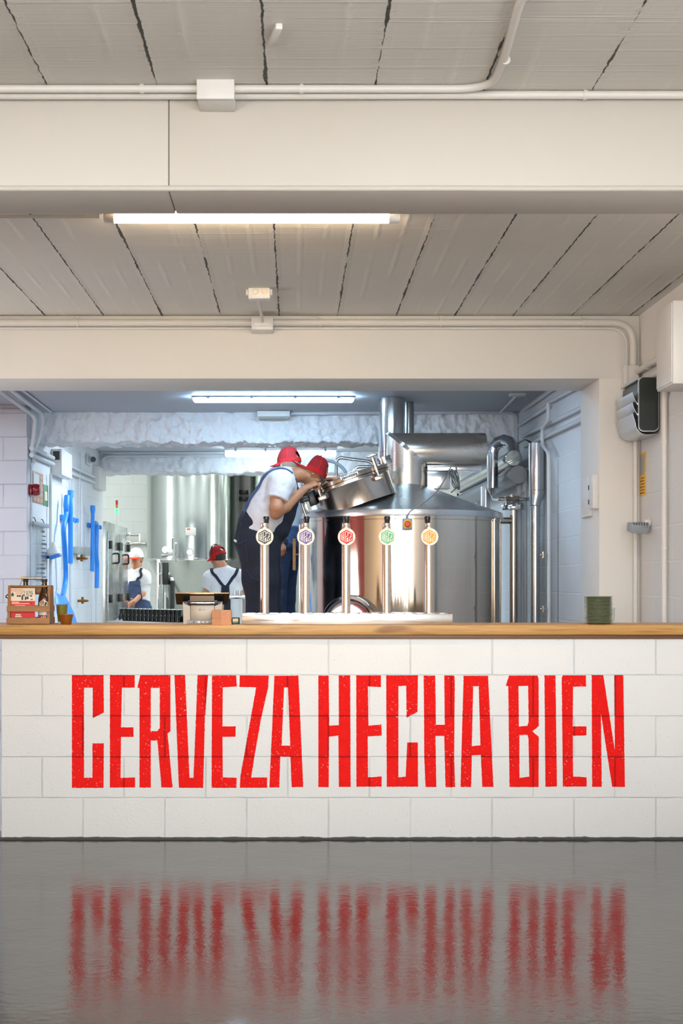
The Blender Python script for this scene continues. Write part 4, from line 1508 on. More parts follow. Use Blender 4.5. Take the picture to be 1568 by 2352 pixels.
box(b, XL, XL + 0.07, p.y, q.y, q.z, onX(230, 1080, XL).z, 0.005)
obj('body', b, M['plastic_white'], t)
t = thing('security_camera', 'small security camera with a black lens at the far end of the left wall', 'camera', onX(210, 1056, XL))
b = BM()
p = onX(206, 1056, XL + 0.03)
box(b, XL, XL + 0.03, p.y - 0.10, p.y + 0.12, p.z - 0.06, p.z + 0.06, 0.006)
cyl(b, p, p + V((0.05, -0.10, -0.005)), 0.038, n=20)
obj('body', b, M['pipe_cool'], t)
b = BM()
cyl(b, p + V((0.0495, -0.099, -0.005)), p + V((0.053, -0.107, -0.005)), 0.030, n=20)
obj('lens', b, M['plastic_black'], t)

# ------------------------------------------------------------------ things on the left wall
t = thing('alarm_beacon', 'dark red alarm beacon on the corner of the pier', 'beacon', W(76, 1124, 12.1))
b = BM()
p, q = W(64, 1113, 12.1), W(75, 1137, 12.1)
box(b, XL, q.x, 12.05, 12.16, q.z, p.z, 0.004)
obj('base', b, M['red_plastic'], t)
b = BM()
lathe(b, [(0.046, 0), (0.052, 0.012), (0.050, 0.045), (0.040, 0.062), (0.0, 0.066)], V((q.x, 12.105, (p.z + q.z) / 2)), (1, 0, 0), 24)
obj('dome', b, M['red_plastic'], t)


def wall_sheet(name, label, cat, x0, x1, ytop, ybot, m, th=0.004):
    p, q = onX(x0, ytop, XL), onX(x1, ytop, XL)
    zt = p.z
    zb = onX(x0, ybot, XL).z
    t = thing(name, label, cat, (XL, (p.y + q.y) / 2, (zt + zb) / 2))
    b = BM()
    box(b, XL, XL + th, p.y, q.y, zb, zt, 0.001)
    obj('sheet', b, M[m], t)
    return t, p.y, q.y, zb, zt


t, y0, y1, z0, z1 = wall_sheet('wall_poster', 'orange-brown poster of many small panels on the left wall behind the red beacon', 'poster', 74.5, 98, 1080, 1153, 'poster_orange')
for i in range(3):
    for j in range(5):
        b = BM()
        yy, zz = y0 + (y1 - y0) * (0.08 + 0.31 * i), z0 + (z1 - z0) * (0.05 + 0.19 * j)
        box(b, XL + 0.004, XL + 0.006, yy, yy + (y1 - y0) * 0.22, zz, zz + (z1 - z0) * 0.12)
        obj('panel', b, M['poster_salmon'], t)
b = BM()
box(b, XL + 0.006, XL + 0.008, y0 + 0.01, y0 + (y1 - y0) * 0.55, z0 + (z1 - z0) * 0.55, z0 + (z1 - z0) * 0.92)
obj('white_note', b, M['plastic_white'], t)
t, y0, y1, z0, z1 = wall_sheet('wall_poster', 'green poster on the left wall, right of the orange-brown one', 'poster', 99, 110, 1112, 1161, 'poster_green')
b = BM()
box(b, XL + 0.004, XL + 0.006, y0 + 0.06, y1 - 0.06, z0 + 0.05, z1 - 0.06)
obj('pale_figure', b, M['paper_cream'], t)

t = thing('hanging_chart', 'clear film sheet with black writing hanging on the left wall beside the pier', 'chart', onX(92, 1200, XL))
p, q = onX(76, 1201, XL + 0.03), onX(110, 1206, XL + 0.03)
zt, zb = p.z, onX(76, 1335, XL + 0.03).z
b = BM()
box(b, XL + 0.02, XL + 0.04, p.y, q.y, zt - 0.02, zt + 0.015, 0.003)
obj('top_bar', b, M['plastic_grey'], t)
for f in (0.2, 0.75):
    b = BM()
    yy = p.y + (q.y - p.y) * f
    tube(b, [V((XL + 0.03, yy, zt + 0.01)), V((XL + 0.015, yy, zt + 0.05)), V((XL + 0.001, yy, zt + 0.052))], 0.004, 6)
    obj('hook', b, M['plastic_black'], t)
b = BM()
n = 12
L = []
for z in (zt - 0.02, zb):
    L.append([V((XL + 0.030 + 0.010 * math.sin(i * 1.3), p.y + 0.03 + (q.y - p.y - 0.06) * i / n, z)) for i in range(n + 1)] + [V((XL + 0.028 + 0.010 * math.sin(i * 1.3), p.y + 0.03 + (q.y - p.y - 0.06) * i / n, z)) for i in range(n, -1, -1)])
rings(b, L)
bmesh.ops.recalc_face_normals(b, faces=b.faces)
obj('film', b, M['film'], t)
for i in range(14):
    b = BM()
    zz = zt - 0.07 - i * 0.036
    f0 = 0.50 if i < 8 else 0.42
    w = (0.16, 0.24, 0.2, 0.3, 0.26, 0.34)[i % 6]
    box(b, XL + 0.042, XL + 0.044, p.y + (q.y - p.y) * f0, p.y + (q.y - p.y) * (f0 + w), zz, zz + (0.010 if i % 3 else 0.018))
    obj('writing_line', b, M['ink_dark'], t)

t = thing('tool_bag', 'white bag with a black red-dotted socket and blue bottom, hung on the left wall', 'bag', onX(118, 1265, XL))
p = onX(118, 1265, XL + 0.06)
b = BM()
zt, zb = onX(116, 1247, XL).z, onX(118, 1278, XL).z
lathe(b, [(0.010, zt - zb), (0.03, (zt - zb) * 0.8), (0.055, (zt - zb) * 0.4), (0.075, 0.02), (0.070, 0.0)], (XL + 0.08, p.y, zb), n=18)
obj('bag', b, M['white_cloth'], t)
b = BM()
q = onX(111, 1273, XL + 0.02)
box(b, XL + 0.01, XL + 0.07, q.y - 0.04, q.y + 0.09, q.z - 0.040, q.z + 0.040, 0.006)
obj('socket', b, M['plastic_black'], t)
b = BM()
ball(b, (XL + 0.072, q.y, q.z + 0.012), 0.013)
obj('red_dot', b, M['estop_red'], t)
b = BM()
obox(b, (XL + 0.10, p.y - 0.02, zb - 0.005), (1, 0, 0.35), (0, 1, 0), (-0.35, 0, 1), 0.05, 0.07, 0.014, 0.006)
obj('blue_tray', b, M['blue'], t)
for (x0, x1, y0, y1, lab) in ((167, 178, 1257, 1273, 'grey socket box on the left wall, nearer of two'), (187, 196, 1258, 1276, 'grey socket box on the left wall, farther of two')):
    b = BM()
    p, q = onX(x0, y0, XL), onX(x1, y1, XL)
    box(b, XL, XL + 0.07, p.y, q.y, q.z, onX(x1, y0, XL).z, 0.004)
    solo('wall_socket', lab, 'socket', b, M['grey_box'])
for (x, y, lab) in ((183, 1283, 'small brown tap on the left wall under the socket boxes'), (185, 1380, 'small brown tap low on the left wall near the bar top')):
    b = BM()
    p = onX(x, y, XLw)
    cyl(b, V((XL, p.y, p.z)), V((XL + 0.09, p.y - 0.03, p.z)), 0.014, n=10)
    cyl(b, V((XL + 0.05, p.y, p.z - 0.03)), V((XL + 0.05, p.y, p.z + 0.04)), 0.014, n=10)
    ball(b, V((XL + 0.10, p.y - 0.03, p.z)), 0.02, (1, 1, 0.6))
    solo('wall_tap', lab, 'tap', b, M['copper'])


def holder(label, y, zc, half):
    t = thing('tool_holder', label, 'holder', (XL, y, zc))
    b = BM()
    box(b, XL, XL + 0.03, y - half, y + half, zc - 0.025, zc + 0.025, 0.005)
    obj('rail', b, M['blue'], t)
    for k in range(4):
        b = BM()
        yy = y - half + 0.06 + (2 * half - 0.12) * k / 3
        box(b, XL + 0.03, XL + 0.065, yy - 0.03, yy + 0.03, zc - 0.022, zc + 0.022, 0.006)
        obj('clip', b, M['blue'], t)
    return t


XT = XL + 0.085
p1, p2 = onX(137, 1188, XL), onX(168, 1190, XL)
holder('nearer blue tool holder on the left wall, clasping the shovel', (p1.y + p2.y) / 2, p1.z, (p2.y - p1.y) / 2)
p1, p2 = onX(200, 1206, XL), onX(222, 1210, XL)
holder('farther blue tool holder on the left wall beside the steel cabinet', (p1.y + p2.y) / 2, p1.z, (p2.y - p1.y) / 2)

t = thing('blue_shovel', 'blue shovel with a curved handle hanging on the left wall', 'shovel', onX(150, 1300, XT))
b = BM()
tube(b, spline([onX(154, 1140, XT), onX(152, 1165, XT), onX(152, 1180, XT), onX(146, 1215, XT), onX(149, 1262, XT), onX(151, 1320, XT), onX(148, 1350, XT), onX(143, 1372, XT + 0.02)], 6), [0.030] * 6 + [0.026] * 6 + [0.024] * 30 + [0.022], 14)
obj('handle', b, M['blue'], t)
b = BM()
bl = [onX(134, 1374, XT + 0.02), onX(141, 1367, XT + 0.03), onX(152, 1368, XT + 0.05)]
p = onX(143, 1368, XT + 0.03)
loops = []
for k in range(8):
    f = k / 7
    cen = p + V((0.17 * f, -0.25 * f, -0.44 * f))
    wd_ = 0.09 + 0.10 * min(1, f * 2.2)
    row = []
    for j in range(9):
        s = -1 + 2 * j / 8
        row.append(cen + V((0.35 * s * wd_ * 0.8, 0.80 * s * wd_, 0)) + V((0.06, -0.04, -0.07)) * (-(s * s) * 0.6))
    row += [q + V((0.010, -0.006, -0.010)) for q in row[::-1]]
    loops.append(row)
rings(b, loops)
bmesh.ops.recalc_face_normals(b, faces=b.faces)
obj('scoop', b, M['blue'], t)
t = thing('squeegee', 'long blue-handled squeegee hanging right of the shovel', 'squeegee', onX(163, 1300, XT))
b = BM()
tube(b, [onX(162, 1126, XT), onX(162, 1140, XT), onX(161, 1146, XT), onX(162, 1170, XT), onX(162, 1294, XT)], [0.028, 0.03, 0.022, 0.024, 0.024], 14)
obj('grip', b, M['blue'], t)
b = BM()
p = onX(162, 1294, XT)
cyl(b, p, (p.x, p.y, 0.0), 0.014, n=12)
obj('pole', b, M['pipe_cool'], t)
t = thing('blue_broom', 'blue broom pole with a long grip at the farther tool holder', 'broom', onX(213, 1250, XT))
b = BM()
tube(b, [onX(213, 1161, XT), onX(213, 1170, XT), onX(213, 1182, XT), onX(212, 1312, XT)], [0.026, 0.028, 0.02, 0.024], 14)
obj('grip', b, M['blue'], t)
b = BM()
p = onX(212, 1312, XT)
cyl(b, p, (p.x, p.y, 0.0), 0.015, n=12)
obj('pole', b, M['pipe_cool'], t)
t = thing('blue_scraper', 'blue scraper handle with a hooked top, rightmost of the wall tools', 'scraper', onX(222, 1280, XT))
b = BM()
tube(b, spline([onX(216, 1203, XT), onX(221, 1203, XT), onX(222, 1225, XT), onX(221, 1270, XT), onX(223, 1300, XT), onX(222, 1350, XT)], 5), 0.025, 14)
obj('grip', b, M['blue'], t)
b = BM()
p = onX(222, 1350, XT)
cyl(b, p, (p.x, p.y, 0.0), 0.014, n=12)
obj('pole', b, M['pipe_cool'], t)

# ------------------------------------------------------------------ the hall behind
XC = -2.268
cb = thing('control_cabinet', 'tall stainless steel control cabinet with black hinges at the left of the hall', 'cabinet', (-2.5, 18.2, 0))
b = BM()
zc = 1.27 + 0.698
box(b, -2.75, XC, 17.15, 19.4, 0.0, zc, 0.01)
obj('body', b, M['cabinet'], cb)
for k, (ya, yb) in enumerate(((17.28, 18.28), (18.31, 19.3))):
    b = BM()
    box(b, XC, XC + 0.016, ya, yb, 0.15, zc - 0.12, 0.004)
    d = obj('door', b, M['cabinet'], cb)
    for zz in (zc - 0.33, 0.98):
        for yy in (ya + 0.04, yb - 0.08):
            b = BM()
            box(b, XC + 0.014, XC + 0.05, yy, yy + 0.11, zz, zz + 0.1, 0.006)
            obj('hinge', b, M['plastic_black'], d)
    b = BM()
    yy = ya + 0.55
    z = 1.27 + 0.22
    tube(b, arc_path([V((XC + 0.016, yy, z + 0.1)), V((XC + 0.075, yy, z + 0.1)), V((XC + 0.075, yy, z - 0.02)), V((XC + 0.016, yy, z - 0.02))], 0.02), 0.012, 8)
    obj('handle', b, M['plastic_black'], d)
b = BM()
for zz in (1.27 + 0.61, 1.27 + 0.50, 1.27 + 0.41):
    ball(b, (XC + 0.02, 19.36, zz), 0.028)
cyl(b, (XC + 0.02, 19.38, 1.27 + 0.6), (XC + 0.16, 19.38, 1.27 + 0.6), 0.02)
cyl(b, (XC + 0.16, 19.38, 1.27 + 0.62), (XC + 0.16, 19.38, 1.27 + 0.5), 0.016)
obj('valve_cluster', b, M['chrome'], cb)
t = thing('signal_tower', 'red, orange and glowing green signal tower on top of the steel cabinet', 'signal light', (-2.32, 18.5, zc))
s_ = FPX / 18.5
x = (268 - CX) / s_
zz = [EYE + (HY - y) / s_ for y in (1195, 1179, 1168, 1159, 1149)]
for nm, za, zb, r, m in (('pole', zc, zz[1], 0.010, 'plastic_white'), ('green_lens', zz[1], zz[2], 0.024, 'lamp_green'), ('orange_lens', zz[2], zz[3], 0.016, 'sig_orange'), ('red_lens', zz[3], zz[4], 0.016, 'sig_red')):
    b = BM()
    cyl(b, (x, 18.5, za), (x, 18.5, zb), r, n=18)
    obj(nm, b, M[m], t)


def fermenter(label, px, Y):
    R = 0.69
    c = W(px, 1330, Y)
    t = thing('fermenter_tank', label, 'tank', (c.x, Y, 0))
    zb = EYE + 45 / (FPX / (Y - R))
    b = BM()
    lathe(b, [(R - 0.01, zb + 0.012), (R, zb + 0.016), (R, 3.9), (R * 0.8, 4.2), (0.1, 4.35)], (c.x, Y, 0), n=80)
    obj('body', b, M['tank'], t)
    b = BM()
    lathe(b, [(0.06, 0.42), (0.10, 0.45), (R - 0.03, zb - 0.02), (R - 0.012, zb + 0.01)], (c.x, Y, 0), n=80)
    obj('cone', b, M['tank'], t)
    b = BM()
    lathe(b, [(R + 0.002, zb - 0.012), (R + 0.008, zb - 0.004), (R + 0.008, zb + 0.016), (R + 0.002, zb + 0.022)], (c.x, Y, 0), n=80)
    obj('weld_ring', b, M['chrome'], t)
    for k in range(4):
        a = PI / 4 + k * PI / 2
        b = BM()
        cyl(b, (c.x + 0.62 * math.cos(a), Y + 0.62 * math.sin(a), 0), (c.x + 0.62 * math.cos(a), Y + 0.62 * math.sin(a), zb + 0.05), 0.045, n=16)
        obj('leg', b, M['tank'], t)
    return t, c, R


t, c, R = fermenter('tall steel fermenter with a cone bottom behind the brewer in earmuffs', 441, 21.8)


def on_tank(px, py, out=0.02):
    x = (px - CX) / 155.0
    y = 21.8 - math.sqrt(max(0.01, R * R - (x - c.x) ** 2))
    return W(px, py, y - out)


p = on_tank(436, 1268)
b = BM()
lathe(b, [(0.02, -0.05), (0.02, 0.0), (0.054, 0.002), (0.056, 0.03), (0.048, 0.032), (0.046, 0.028)], p, (0, -1, 0), 28, caps=False)
obj('gauge_case', b, M['plastic_grey'], t)
b = BM()
cyl(b, p + V((0, -0.026, 0)), p + V((0, -0.028, 0)), 0.047, n=28)
obj('gauge_dial', b, M['plastic_white'], t)
b = BM()
p0, p1 = on_tank(426, 1212), on_tank(450, 1230)
box(b, p0.x, p1.x, p0.y - 0.02, p0.y + 0.03, p1.z, p0.z, 0.003)
obj('name_plate', b, M['label_grey'], t)
b = BM()
box(b, p0.x + 0.02, p0.x + 0.07, p0.y - 0.024, p0.y - 0.018, p0.z - 0.03, p0.z - 0.012)
obj('plate_mark', b, M['estop_red'], t)
fermenter('second steel fermenter, mostly hidden behind the bent brewer', 679, 21.7)
t = thing('wall_panel', 'white panel with two black boxes between the fermenters', 'panel', W(562, 1140, 22.6))
b = BM()
p, q = W(549, 1085, 22.6), W(574, 1420, 22.6)
box(b, p.x, q.x, 22.6, 23.0, 0, p.z + 1.5, 0.01)
obj('panel', b, M['plastic_white'], t)
for y0, y1 in ((1126, 1135), (1141, 1151)):
    b = BM()
    p, q = W(549, y0, 22.55), W(570, y1, 22.55)
    box(b, p.x, q.x, 22.5, 22.6, q.z, p.z, 0.006)
    obj('black_box', b, M['plastic_black'], t)
b = BM()
p, q = W(294, 1246, 22.95), W(338, 1250, 22.95)
box(b, p.x, q.x, 22.93, 23.0, q.z, p.z, 0.004)
solo('wall_rail', 'thin brown rail on the back wall above the white-capped brewer', 'rail', b, M['brassy'])

vm = thing('valve_manifold', 'chrome and black valve stand in front of the fermenter cone', 'valve stand', W(380, 1400, 20.2))
YV = 20.2
b = BM()
cyl(b, (W(364, 0, YV).x, YV, 0), W(364, 1285, YV), 0.028, n=16)
cyl(b, W(360, 1318, YV), W(390, 1319, YV), 0.024, n=16)
cyl(b, W(371, 1276, YV), W(396, 1272, YV), 0.03, n=16)
obj('pipes', b, M['chrome'], vm)
b = BM()
p, q = W(373, 1292, YV), W(387, 1343, YV)
box(b, p.x, q.x, YV - 0.06, YV + 0.06, q.z, p.z, 0.01)
obj('black_body', b, M['plastic_black'], vm)
b = BM()
cyl(b, (W(394, 0, YV).x, YV, 0), W(394, 1334, YV), 0.042, n=18)
obj('black_cylinder', b, M['plastic_black'], vm)
b = BM()
lathe(b, [(0.042, 0), (0.044, 0.02), (0.03, 0.045), (0, 0.05)], W(394, 1334, YV), (0, 0, 1), 18)
obj('chrome_cap', b, M['chrome'], vm)
b = BM()
lathe(b, [(0.02, 0), (0.05, 0.005), (0.05, 0.03), (0, 0.032)], W(381, 1263, YV), (-0.3, -1, 0.1), 20)
obj('gauge', b, M['plastic_white'], vm)
b = BM()
for x, y0, y1 in ((396, 1236, 1262), (404, 1248, 1290)):
    cyl(b, W(x, y1, YV), W(x, y0, YV), 0.012, n=10)
    ball(b, W(x, y0, YV), 0.02)
obj('levers', b, M['chrome'], vm)

# white table with a crate row of dark bottles
u_ = V((0.775, -0.80, 0)).normalized()
v_ = V((0.80, 0.775, 0)).normalized()
tb = thing('packing_table', 'white topped table under the row of dark bottles', 'table', (-1.67, 16.72, 0))
ztab = EYE - 0.500
b = BM()
obox(b, (-1.66, 16.72, ztab - 0.02), u_, v_, (0, 0, 1), 0.64, 0.20, 0.02, 0.004)
obj('table_top', b, M['white_cloth'], tb)
for s in (-1, 1):
    for w in (-1, 1):
        b = BM()
        p = V((-1.66, 16.72, 0)) + u_ * 0.58 * s + v_ * 0.15 * w
        box(b, p.x - 0.02, p.x + 0.02, p.y - 0.02, p.y + 0.02, 0, ztab - 0.04)
        obj('leg', b, M['plastic_grey'], tb)
b = BM()
lathe(b, [(0.14, 0), (0.12, 0.02), (0.07, 0.05), (0.02, 0.062), (0, 0.063)], V((-1.66, 16.72, ztab)) - u_ * 0.56 + v_ * 0.05, n=16)
solo('white_cloth', 'crumpled white cloth at the left end of the bottle table', 'cloth', b, M['white_cloth'])
bo = thing('dark_bottle', 'small dark bottle in the long row on the white table', 'bottle', (0, 0, 0), 0, 'dark bottles on the white table')
b = BM()
lathe(b, [(0.026, 0), (0.031, 0.004), (0.031, 0.055), (0.026, 0.075), (0.0205, 0.09), (0.0205, 0.136), (0.0225, 0.138), (0.0225, 0.146), (0.02, 0.148)], n=18)
obj('glass', b, M['dark_bottle'], bo)
b = BM()
lathe(b, [(0.0245, 0.143), (0.0250, 0.146), (0.022, 0.152), (0, 0.153)], n=18)
obj('cap', b, M['duct'], bo)
first = True
for row in range(2):
    for i in range(15):
        p = V((-2.075, 17.08, ztab)) + u_ * (0.076 * i + 0.036 * row) + v_ * (0.07 * row)
        if first:
            bo.location = p
            first = False
        else:
            dup(bo, p)

fm = thing('filling_machine', 'white and chrome bottle filler beside the brewer in earmuffs', 'machine', W(545, 1430, 16.4))
YF = 16.4
b = BM()
x = W(543, 0, YF).x
cyl(b, (x, YF, 0), (x, YF, W(0, 1375, YF).z), 0.075, 0.068, n=24)
obj('white_drum', b, M['plastic_white'], fm)
b = BM()
cyl(b, W(527, 1371, YF), W(568, 1371, YF), 0.026, n=16)
for xx in (540, 551):
    cyl(b, W(xx, 1371, YF), W(xx, 1356, YF), 0.022, n=14)
    lathe(b, [(0.034, 0), (0.034, 0.012)], W(xx, 1364, YF), (0, 0, 1), 18)
cyl(b, W(543, 1375, YF), W(543, 1384, YF), 0.04, n=18)
obj('chrome_pipe', b, M['chrome'], fm)


# ------------------------------------------------------------------ things on the bar
ZB = 1.045
YC = 7.05
SCd = FPX / YC


def cx_(x):
    return (x - CX) / SCd


def cz_(y):
    return EYE + (HY - y) / SCd


cd = thing('bottle_carrier', 'brown stained wooden bottle carrier with a metal handle at the left end of the bar', 'carrier', (cx_(64), 7.12, ZB))
x0, x1 = cx_(14.5), cx_(114)
zt = cz_(1344.5)


def trap(xa, xb):
    bm = BM()
    L = [[V((x, YC + 0.004, ZB)), V((x, YC + 0.15, ZB)), V((x, YC + 0.122, zt)), V((x, YC + 0.032, zt))] for x in (xa, xb)]
    rings(bm, L)
    bmesh.ops.recalc_face_normals(bm, faces=bm.faces)
    bmesh.ops.bevel(bm, geom=list(bm.edges), offset=0.0015, segments=2, affect='EDGES')
    return bm


obj('side_board', trap(x0 + 0.002, x0 + 0.016), M['caddy_wood'], cd)
obj('side_board', trap(x1 - 0.016, x1 - 0.002), M['caddy_wood'], cd)
b = BM()
box(b, x0 + 0.016, x1 - 0.016, YC + 0.012, YC + 0.142, ZB + 0.001, ZB + 0.012)
obj('floor_board', b, M['caddy_wood'], cd)


def slat(ya, yb, back=False, xa=None, xb=None):
    za, zb = cz_(yb), cz_(ya)
    bm = BM()

    def yof(z):
        f = (z - ZB) / (zt - ZB)
        return (YC + 0.15 - 0.028 * f) if back else (YC + 0.004 + 0.028 * f)
    th = 0.008 if back else -0.008
    p = xa if xa is not None else x0
    q = xb if xb is not None else x1
    L = [[V((x, yof(za), za)), V((x, yof(zb), zb)), V((x, yof(zb) + th, zb)), V((x, yof(za) + th, za))] for x in (p, q)]
    rings(bm, L)
    bmesh.ops.recalc_face_normals(bm, faces=bm.faces)
    bmesh.ops.bevel(bm, geom=list(bm.edges), offset=0.0012, segments=2, affect='EDGES')
    return bm


for ya, yb in ((1391.5, 1405), (1419, 1433.2)):
    obj('front_slat', slat(ya, yb), M['caddy_wood'], cd)
    obj('back_slat', slat(ya, yb, True), M['caddy_wood'], cd)
b = BM()
box(b, x0 + 0.016, x1 - 0.016, YC + 0.0745, YC + 0.0785, cz_(1366), zt - 0.004, 0.001)
obj('centre_board', b, M['caddy_wood'], cd)
b = BM()
box(b, x0 + 0.016, x1 - 0.016, YC + 0.018, YC + 0.0255, zt - 0.009, zt, 0.001)
obj('top_rail', b, M['caddy_wood'], cd)
b = BM()
hy = YC + 0.070
pa, pb = V((cx_(47), hy, cz_(1328))), V((cx_(91), hy, cz_(1328)))
cyl(b, pa, pb, 0.0075, n=18)
obj('handle_grip', b, M['tap_steel'], cd)
b = BM()
for p, xo in ((pa, cx_(37)), (pb, cx_(101))):
    tube(b, spline([V((xo, hy, zt - 0.002)), V((xo + (p.x - xo) * 0.35, hy, zt + 0.004)), V((xo + (p.x - xo) * 0.6, hy, zt + 0.02)), p]), 0.0022, 8)
obj('handle_wire', b, M['chrome'], cd)
b = BM()
cyl(b, pa, pa - V((0.010, 0, -0.002)), 0.008, n=14)
obj('handle_end', b, M['yellow'], cd, label='yellow-orange end of the grip')
b = BM()
tube(b, arc_path([V((x0 + 0.002, YC + 0.06, cz_(1363))), V((cx_(7.5), YC + 0.05, cz_(1371))), V((x0 + 0.002, YC + 0.06, cz_(1376)))], 0.006), 0.0028, 8)
obj('opener_hook', b, M['plastic_black'], cd)

# leaflet standing in the carrier
YL = YC + 0.034
sl = FPX / YL


def lf(x, y, d=0.0):
    return V(((x - CX) / sl, YL - d, EYE + (HY - y) / sl))


lt = thing('leaflet', 'cream and red printed leaflet standing in the wooden bottle carrier', 'leaflet', lf(51, 1428))


def flat(bm, xa, xb, ya, yb, d, th=0.0004):
    p, q = lf(xa, yb), lf(xb, ya)
    box(bm, p.x, q.x, YL - d - th, YL - d, p.z, q.z)
    return bm


obj('card', flat(BM(), 22.0, 80.5, 1350.7, 1430, 0.0, 0.002), M['paper_cream'], lt, 0)
b = flat(BM(), 22.0, 80.5, 1380.3, 1430, 0.0021)
obj('red_print', b, M['paper_red'], lt, 0)
to = lambda x, y, d: lf(x, y, 0.0024)


def ltext(txt, xa, xb, ya, yb, m, nm='printed_text'):
    bm = text_mesh(txt, lambda x, y, d: lf(x, y, 0.0027), xa, yb, xb - xa, ya - yb)
    obj(nm, bm, M[m], lt, 0)


ltext('UNA NUEVA CERVEZA', 25, 54, 1353, 1359, 'ink_salmon')
ltext('CON CUERPO', 36, 54, 1359.7, 1365, 'ink_salmon')
ltext('Y ALMA', 54.5, 76, 1356.5, 1368.5, 'ink_dark')
b = BM()
for (x, y, rx, ry) in ((29, 1366, 3.2, 4.2), (41, 1369, 2.6, 2.2), (46, 1369, 2.4, 2.4), (51.5, 1373, 2.2, 6.5), (55, 1367.5, 2.2, 2.0), (58.5, 1374.5, 1.6, 5.0), (63, 1373.5, 3.0, 3.6), (71.5, 1369, 2.2, 2.0), (73, 1377, 3.4, 1.0)):
    pts = [(x + rx * math.cos(q), y + ry * math.sin(q) * (1 + 0.25 * math.sin(3 * q))) for q in [2 * PI * i / 14 for i in range(14)]]
    prism(b, [pts], lambda xx, yy, d: lf(xx, yy, 0.0026) + V((0, -d, 0)), 0.0002)
obj('printed_sketches', b, M['ink_dark'], lt, 0)
b = BM()
for xa, xb, ya, yb in ((27, 44, 1382.5, 1384.2), (27, 68, 1385.4, 1387.0), (35, 58, 1390, 1391)):
    flat(b, xa, xb, ya, yb, 0.0026)
for xa, xb, ya, yb in ((36, 48, 1410.5, 1413), (35, 50, 1414.5, 1417.2)):
    flat(b, xa, xb, ya, yb, 0.0026)
obj('cream_text_lines', b, M['paper_cream'], lt, 0)
b = BM()
for xa, xb, ya, yb in ((45, 74, 1382.7, 1383.9), (69, 74, 1385.6, 1386.8), (47, 53, 1388, 1388.8)):
    flat(b, xa, xb, ya, yb, 0.0026)
obj('dark_text_lines', b, M['label_maroon'], lt, 0)

BST = [(0.0, 0.0), (0.028, 0.0), (0.0305, 0.004), (0.0305, 0.118), (0.028, 0.135), (0.020, 0.158), (0.0145, 0.175), (0.0130, 0.205), (0.0130, 0.214), (0.0148, 0.216), (0.0148, 0.226), (0.0125, 0.228), (0.0, 0.2285)]


def hexpath(r):
    return [(r * math.sin(PI / 3 * k), r * math.cos(PI / 3 * k)) for k in range(6)]


# the hexagon mark: strokes in a frame where the hexagon has radius 1 (y up)
def mark_strokes():
    z = lambda x, y: ((x - 275) / 162.0, (620 - y) / 162.0)
    S = []
    S.append([z(222, 512), z(155, 553), z(155, 683), z(222, 722)])
    S.append([z(183, 678), z(183, 588), z(211, 556), z(211, 700)])
    S.append([z(183, 640), z(211, 640)])
    S.append([z(244, 752), z(244, 505), z(275, 480), z(304, 505), z(304, 592), z(246, 632)])
    S.append([z(281, 752), z(281, 662), z(306, 640), z(306, 738)])
    S.append([z(281, 708), z(306, 696)])
    S.append([z(330, 545), z(330, 512), z(397, 548), z(338, 688), z(338, 722), z(398, 686), z(398, 655)])
    S.append([z(344, 640), z(398, 610)])
    return S


def add_bottle(x, label, base_y, labelled):
    r = thing('beer_bottle', label, 'bottle', (x, base_y, ZB + 0.0125))
    b = BM()
    lathe(b, [(a, h * 0.93) for a, h in BST], (x, base_y, ZB + 0.0125), n=32)
    obj('glass', b, M['bottle'], r)
    b = BM()
    lathe(b, [(0.0150, 0.2005), (0.0158, 0.203), (0.0152, 0.212), (0.0, 0.2135)], (x, base_y, ZB + 0.0125), n=20)
    obj('crown_cap', b, M['plastic_black'], r)
    if labelled:
        b = BM()
        lathe(b, [(0.0308, 0.010), (0.0309, 0.011), (0.0309, 0.066), (0.0308, 0.067)], (x, base_y, ZB + 0.0125), n=40, caps=False)
        obj('label_band', b, M['label_grey'], r)

        def wrap(u, v, d=0.0):
            a = u / 0.031
            return V((x + (0.0313 - d) * math.sin(a), base_y - (0.0313 - d) * math.cos(a), ZB + 0.0125 + v))
        b = BM()
        hx = [(0.030 * p, 0.082 + 0.036 * q) for p, q in hexpath(1.0)]
        L = []
        prism(b, [[q for i in range(6) for q in [((hx[i][0] * (1 - t) + hx[(i + 1) % 6][0] * t), (hx[i][1] * (1 - t) + hx[(i + 1) % 6][1] * t)) for t in (0, .25, .5, .75)]]], lambda u, v, d: wrap(u, v, 0.0003 + d), 0.0002)
        obj('label_hexagon', b, M['label_maroon'], r, 0)
        b = BM()
        for si, st in enumerate(mark_strokes()):
            stroke(b, [(0.0275 * p, 0.082 + 0.033 * q) for p, q in st], 0.0030, lambda u, v, d, si=si: wrap(u, v, -0.0002 - si * 0.00005 + d), 0.0002)
        obj('label_mark', b, M['paper_cream'], r, 0)
        b = BM()
        lathe(b, [(0.0311, 0.012), (0.0312, 0.013), (0.0312, 0.032), (0.0311, 0.033)], (x, base_y, ZB + 0.0125), n=40, caps=False)
        obj('label_stripe', b, M['label_maroon'], r)
        tb_ = text_mesh('CAPAZ', lambda u, v, d: wrap(u, v, -0.0004), -0.026, 0.015, 0.052, 0.014)
        obj('label_name', tb_, M['paper_cream'], r, 0)


add_bottle(cx_(98.5), 'brown beer bottle with a maroon hexagon label, front right in the wooden carrier', YC + 0.041, True)
add_bottle(cx_(49), 'brown beer bottle behind the leaflet in the wooden carrier', YC + 0.111, False)

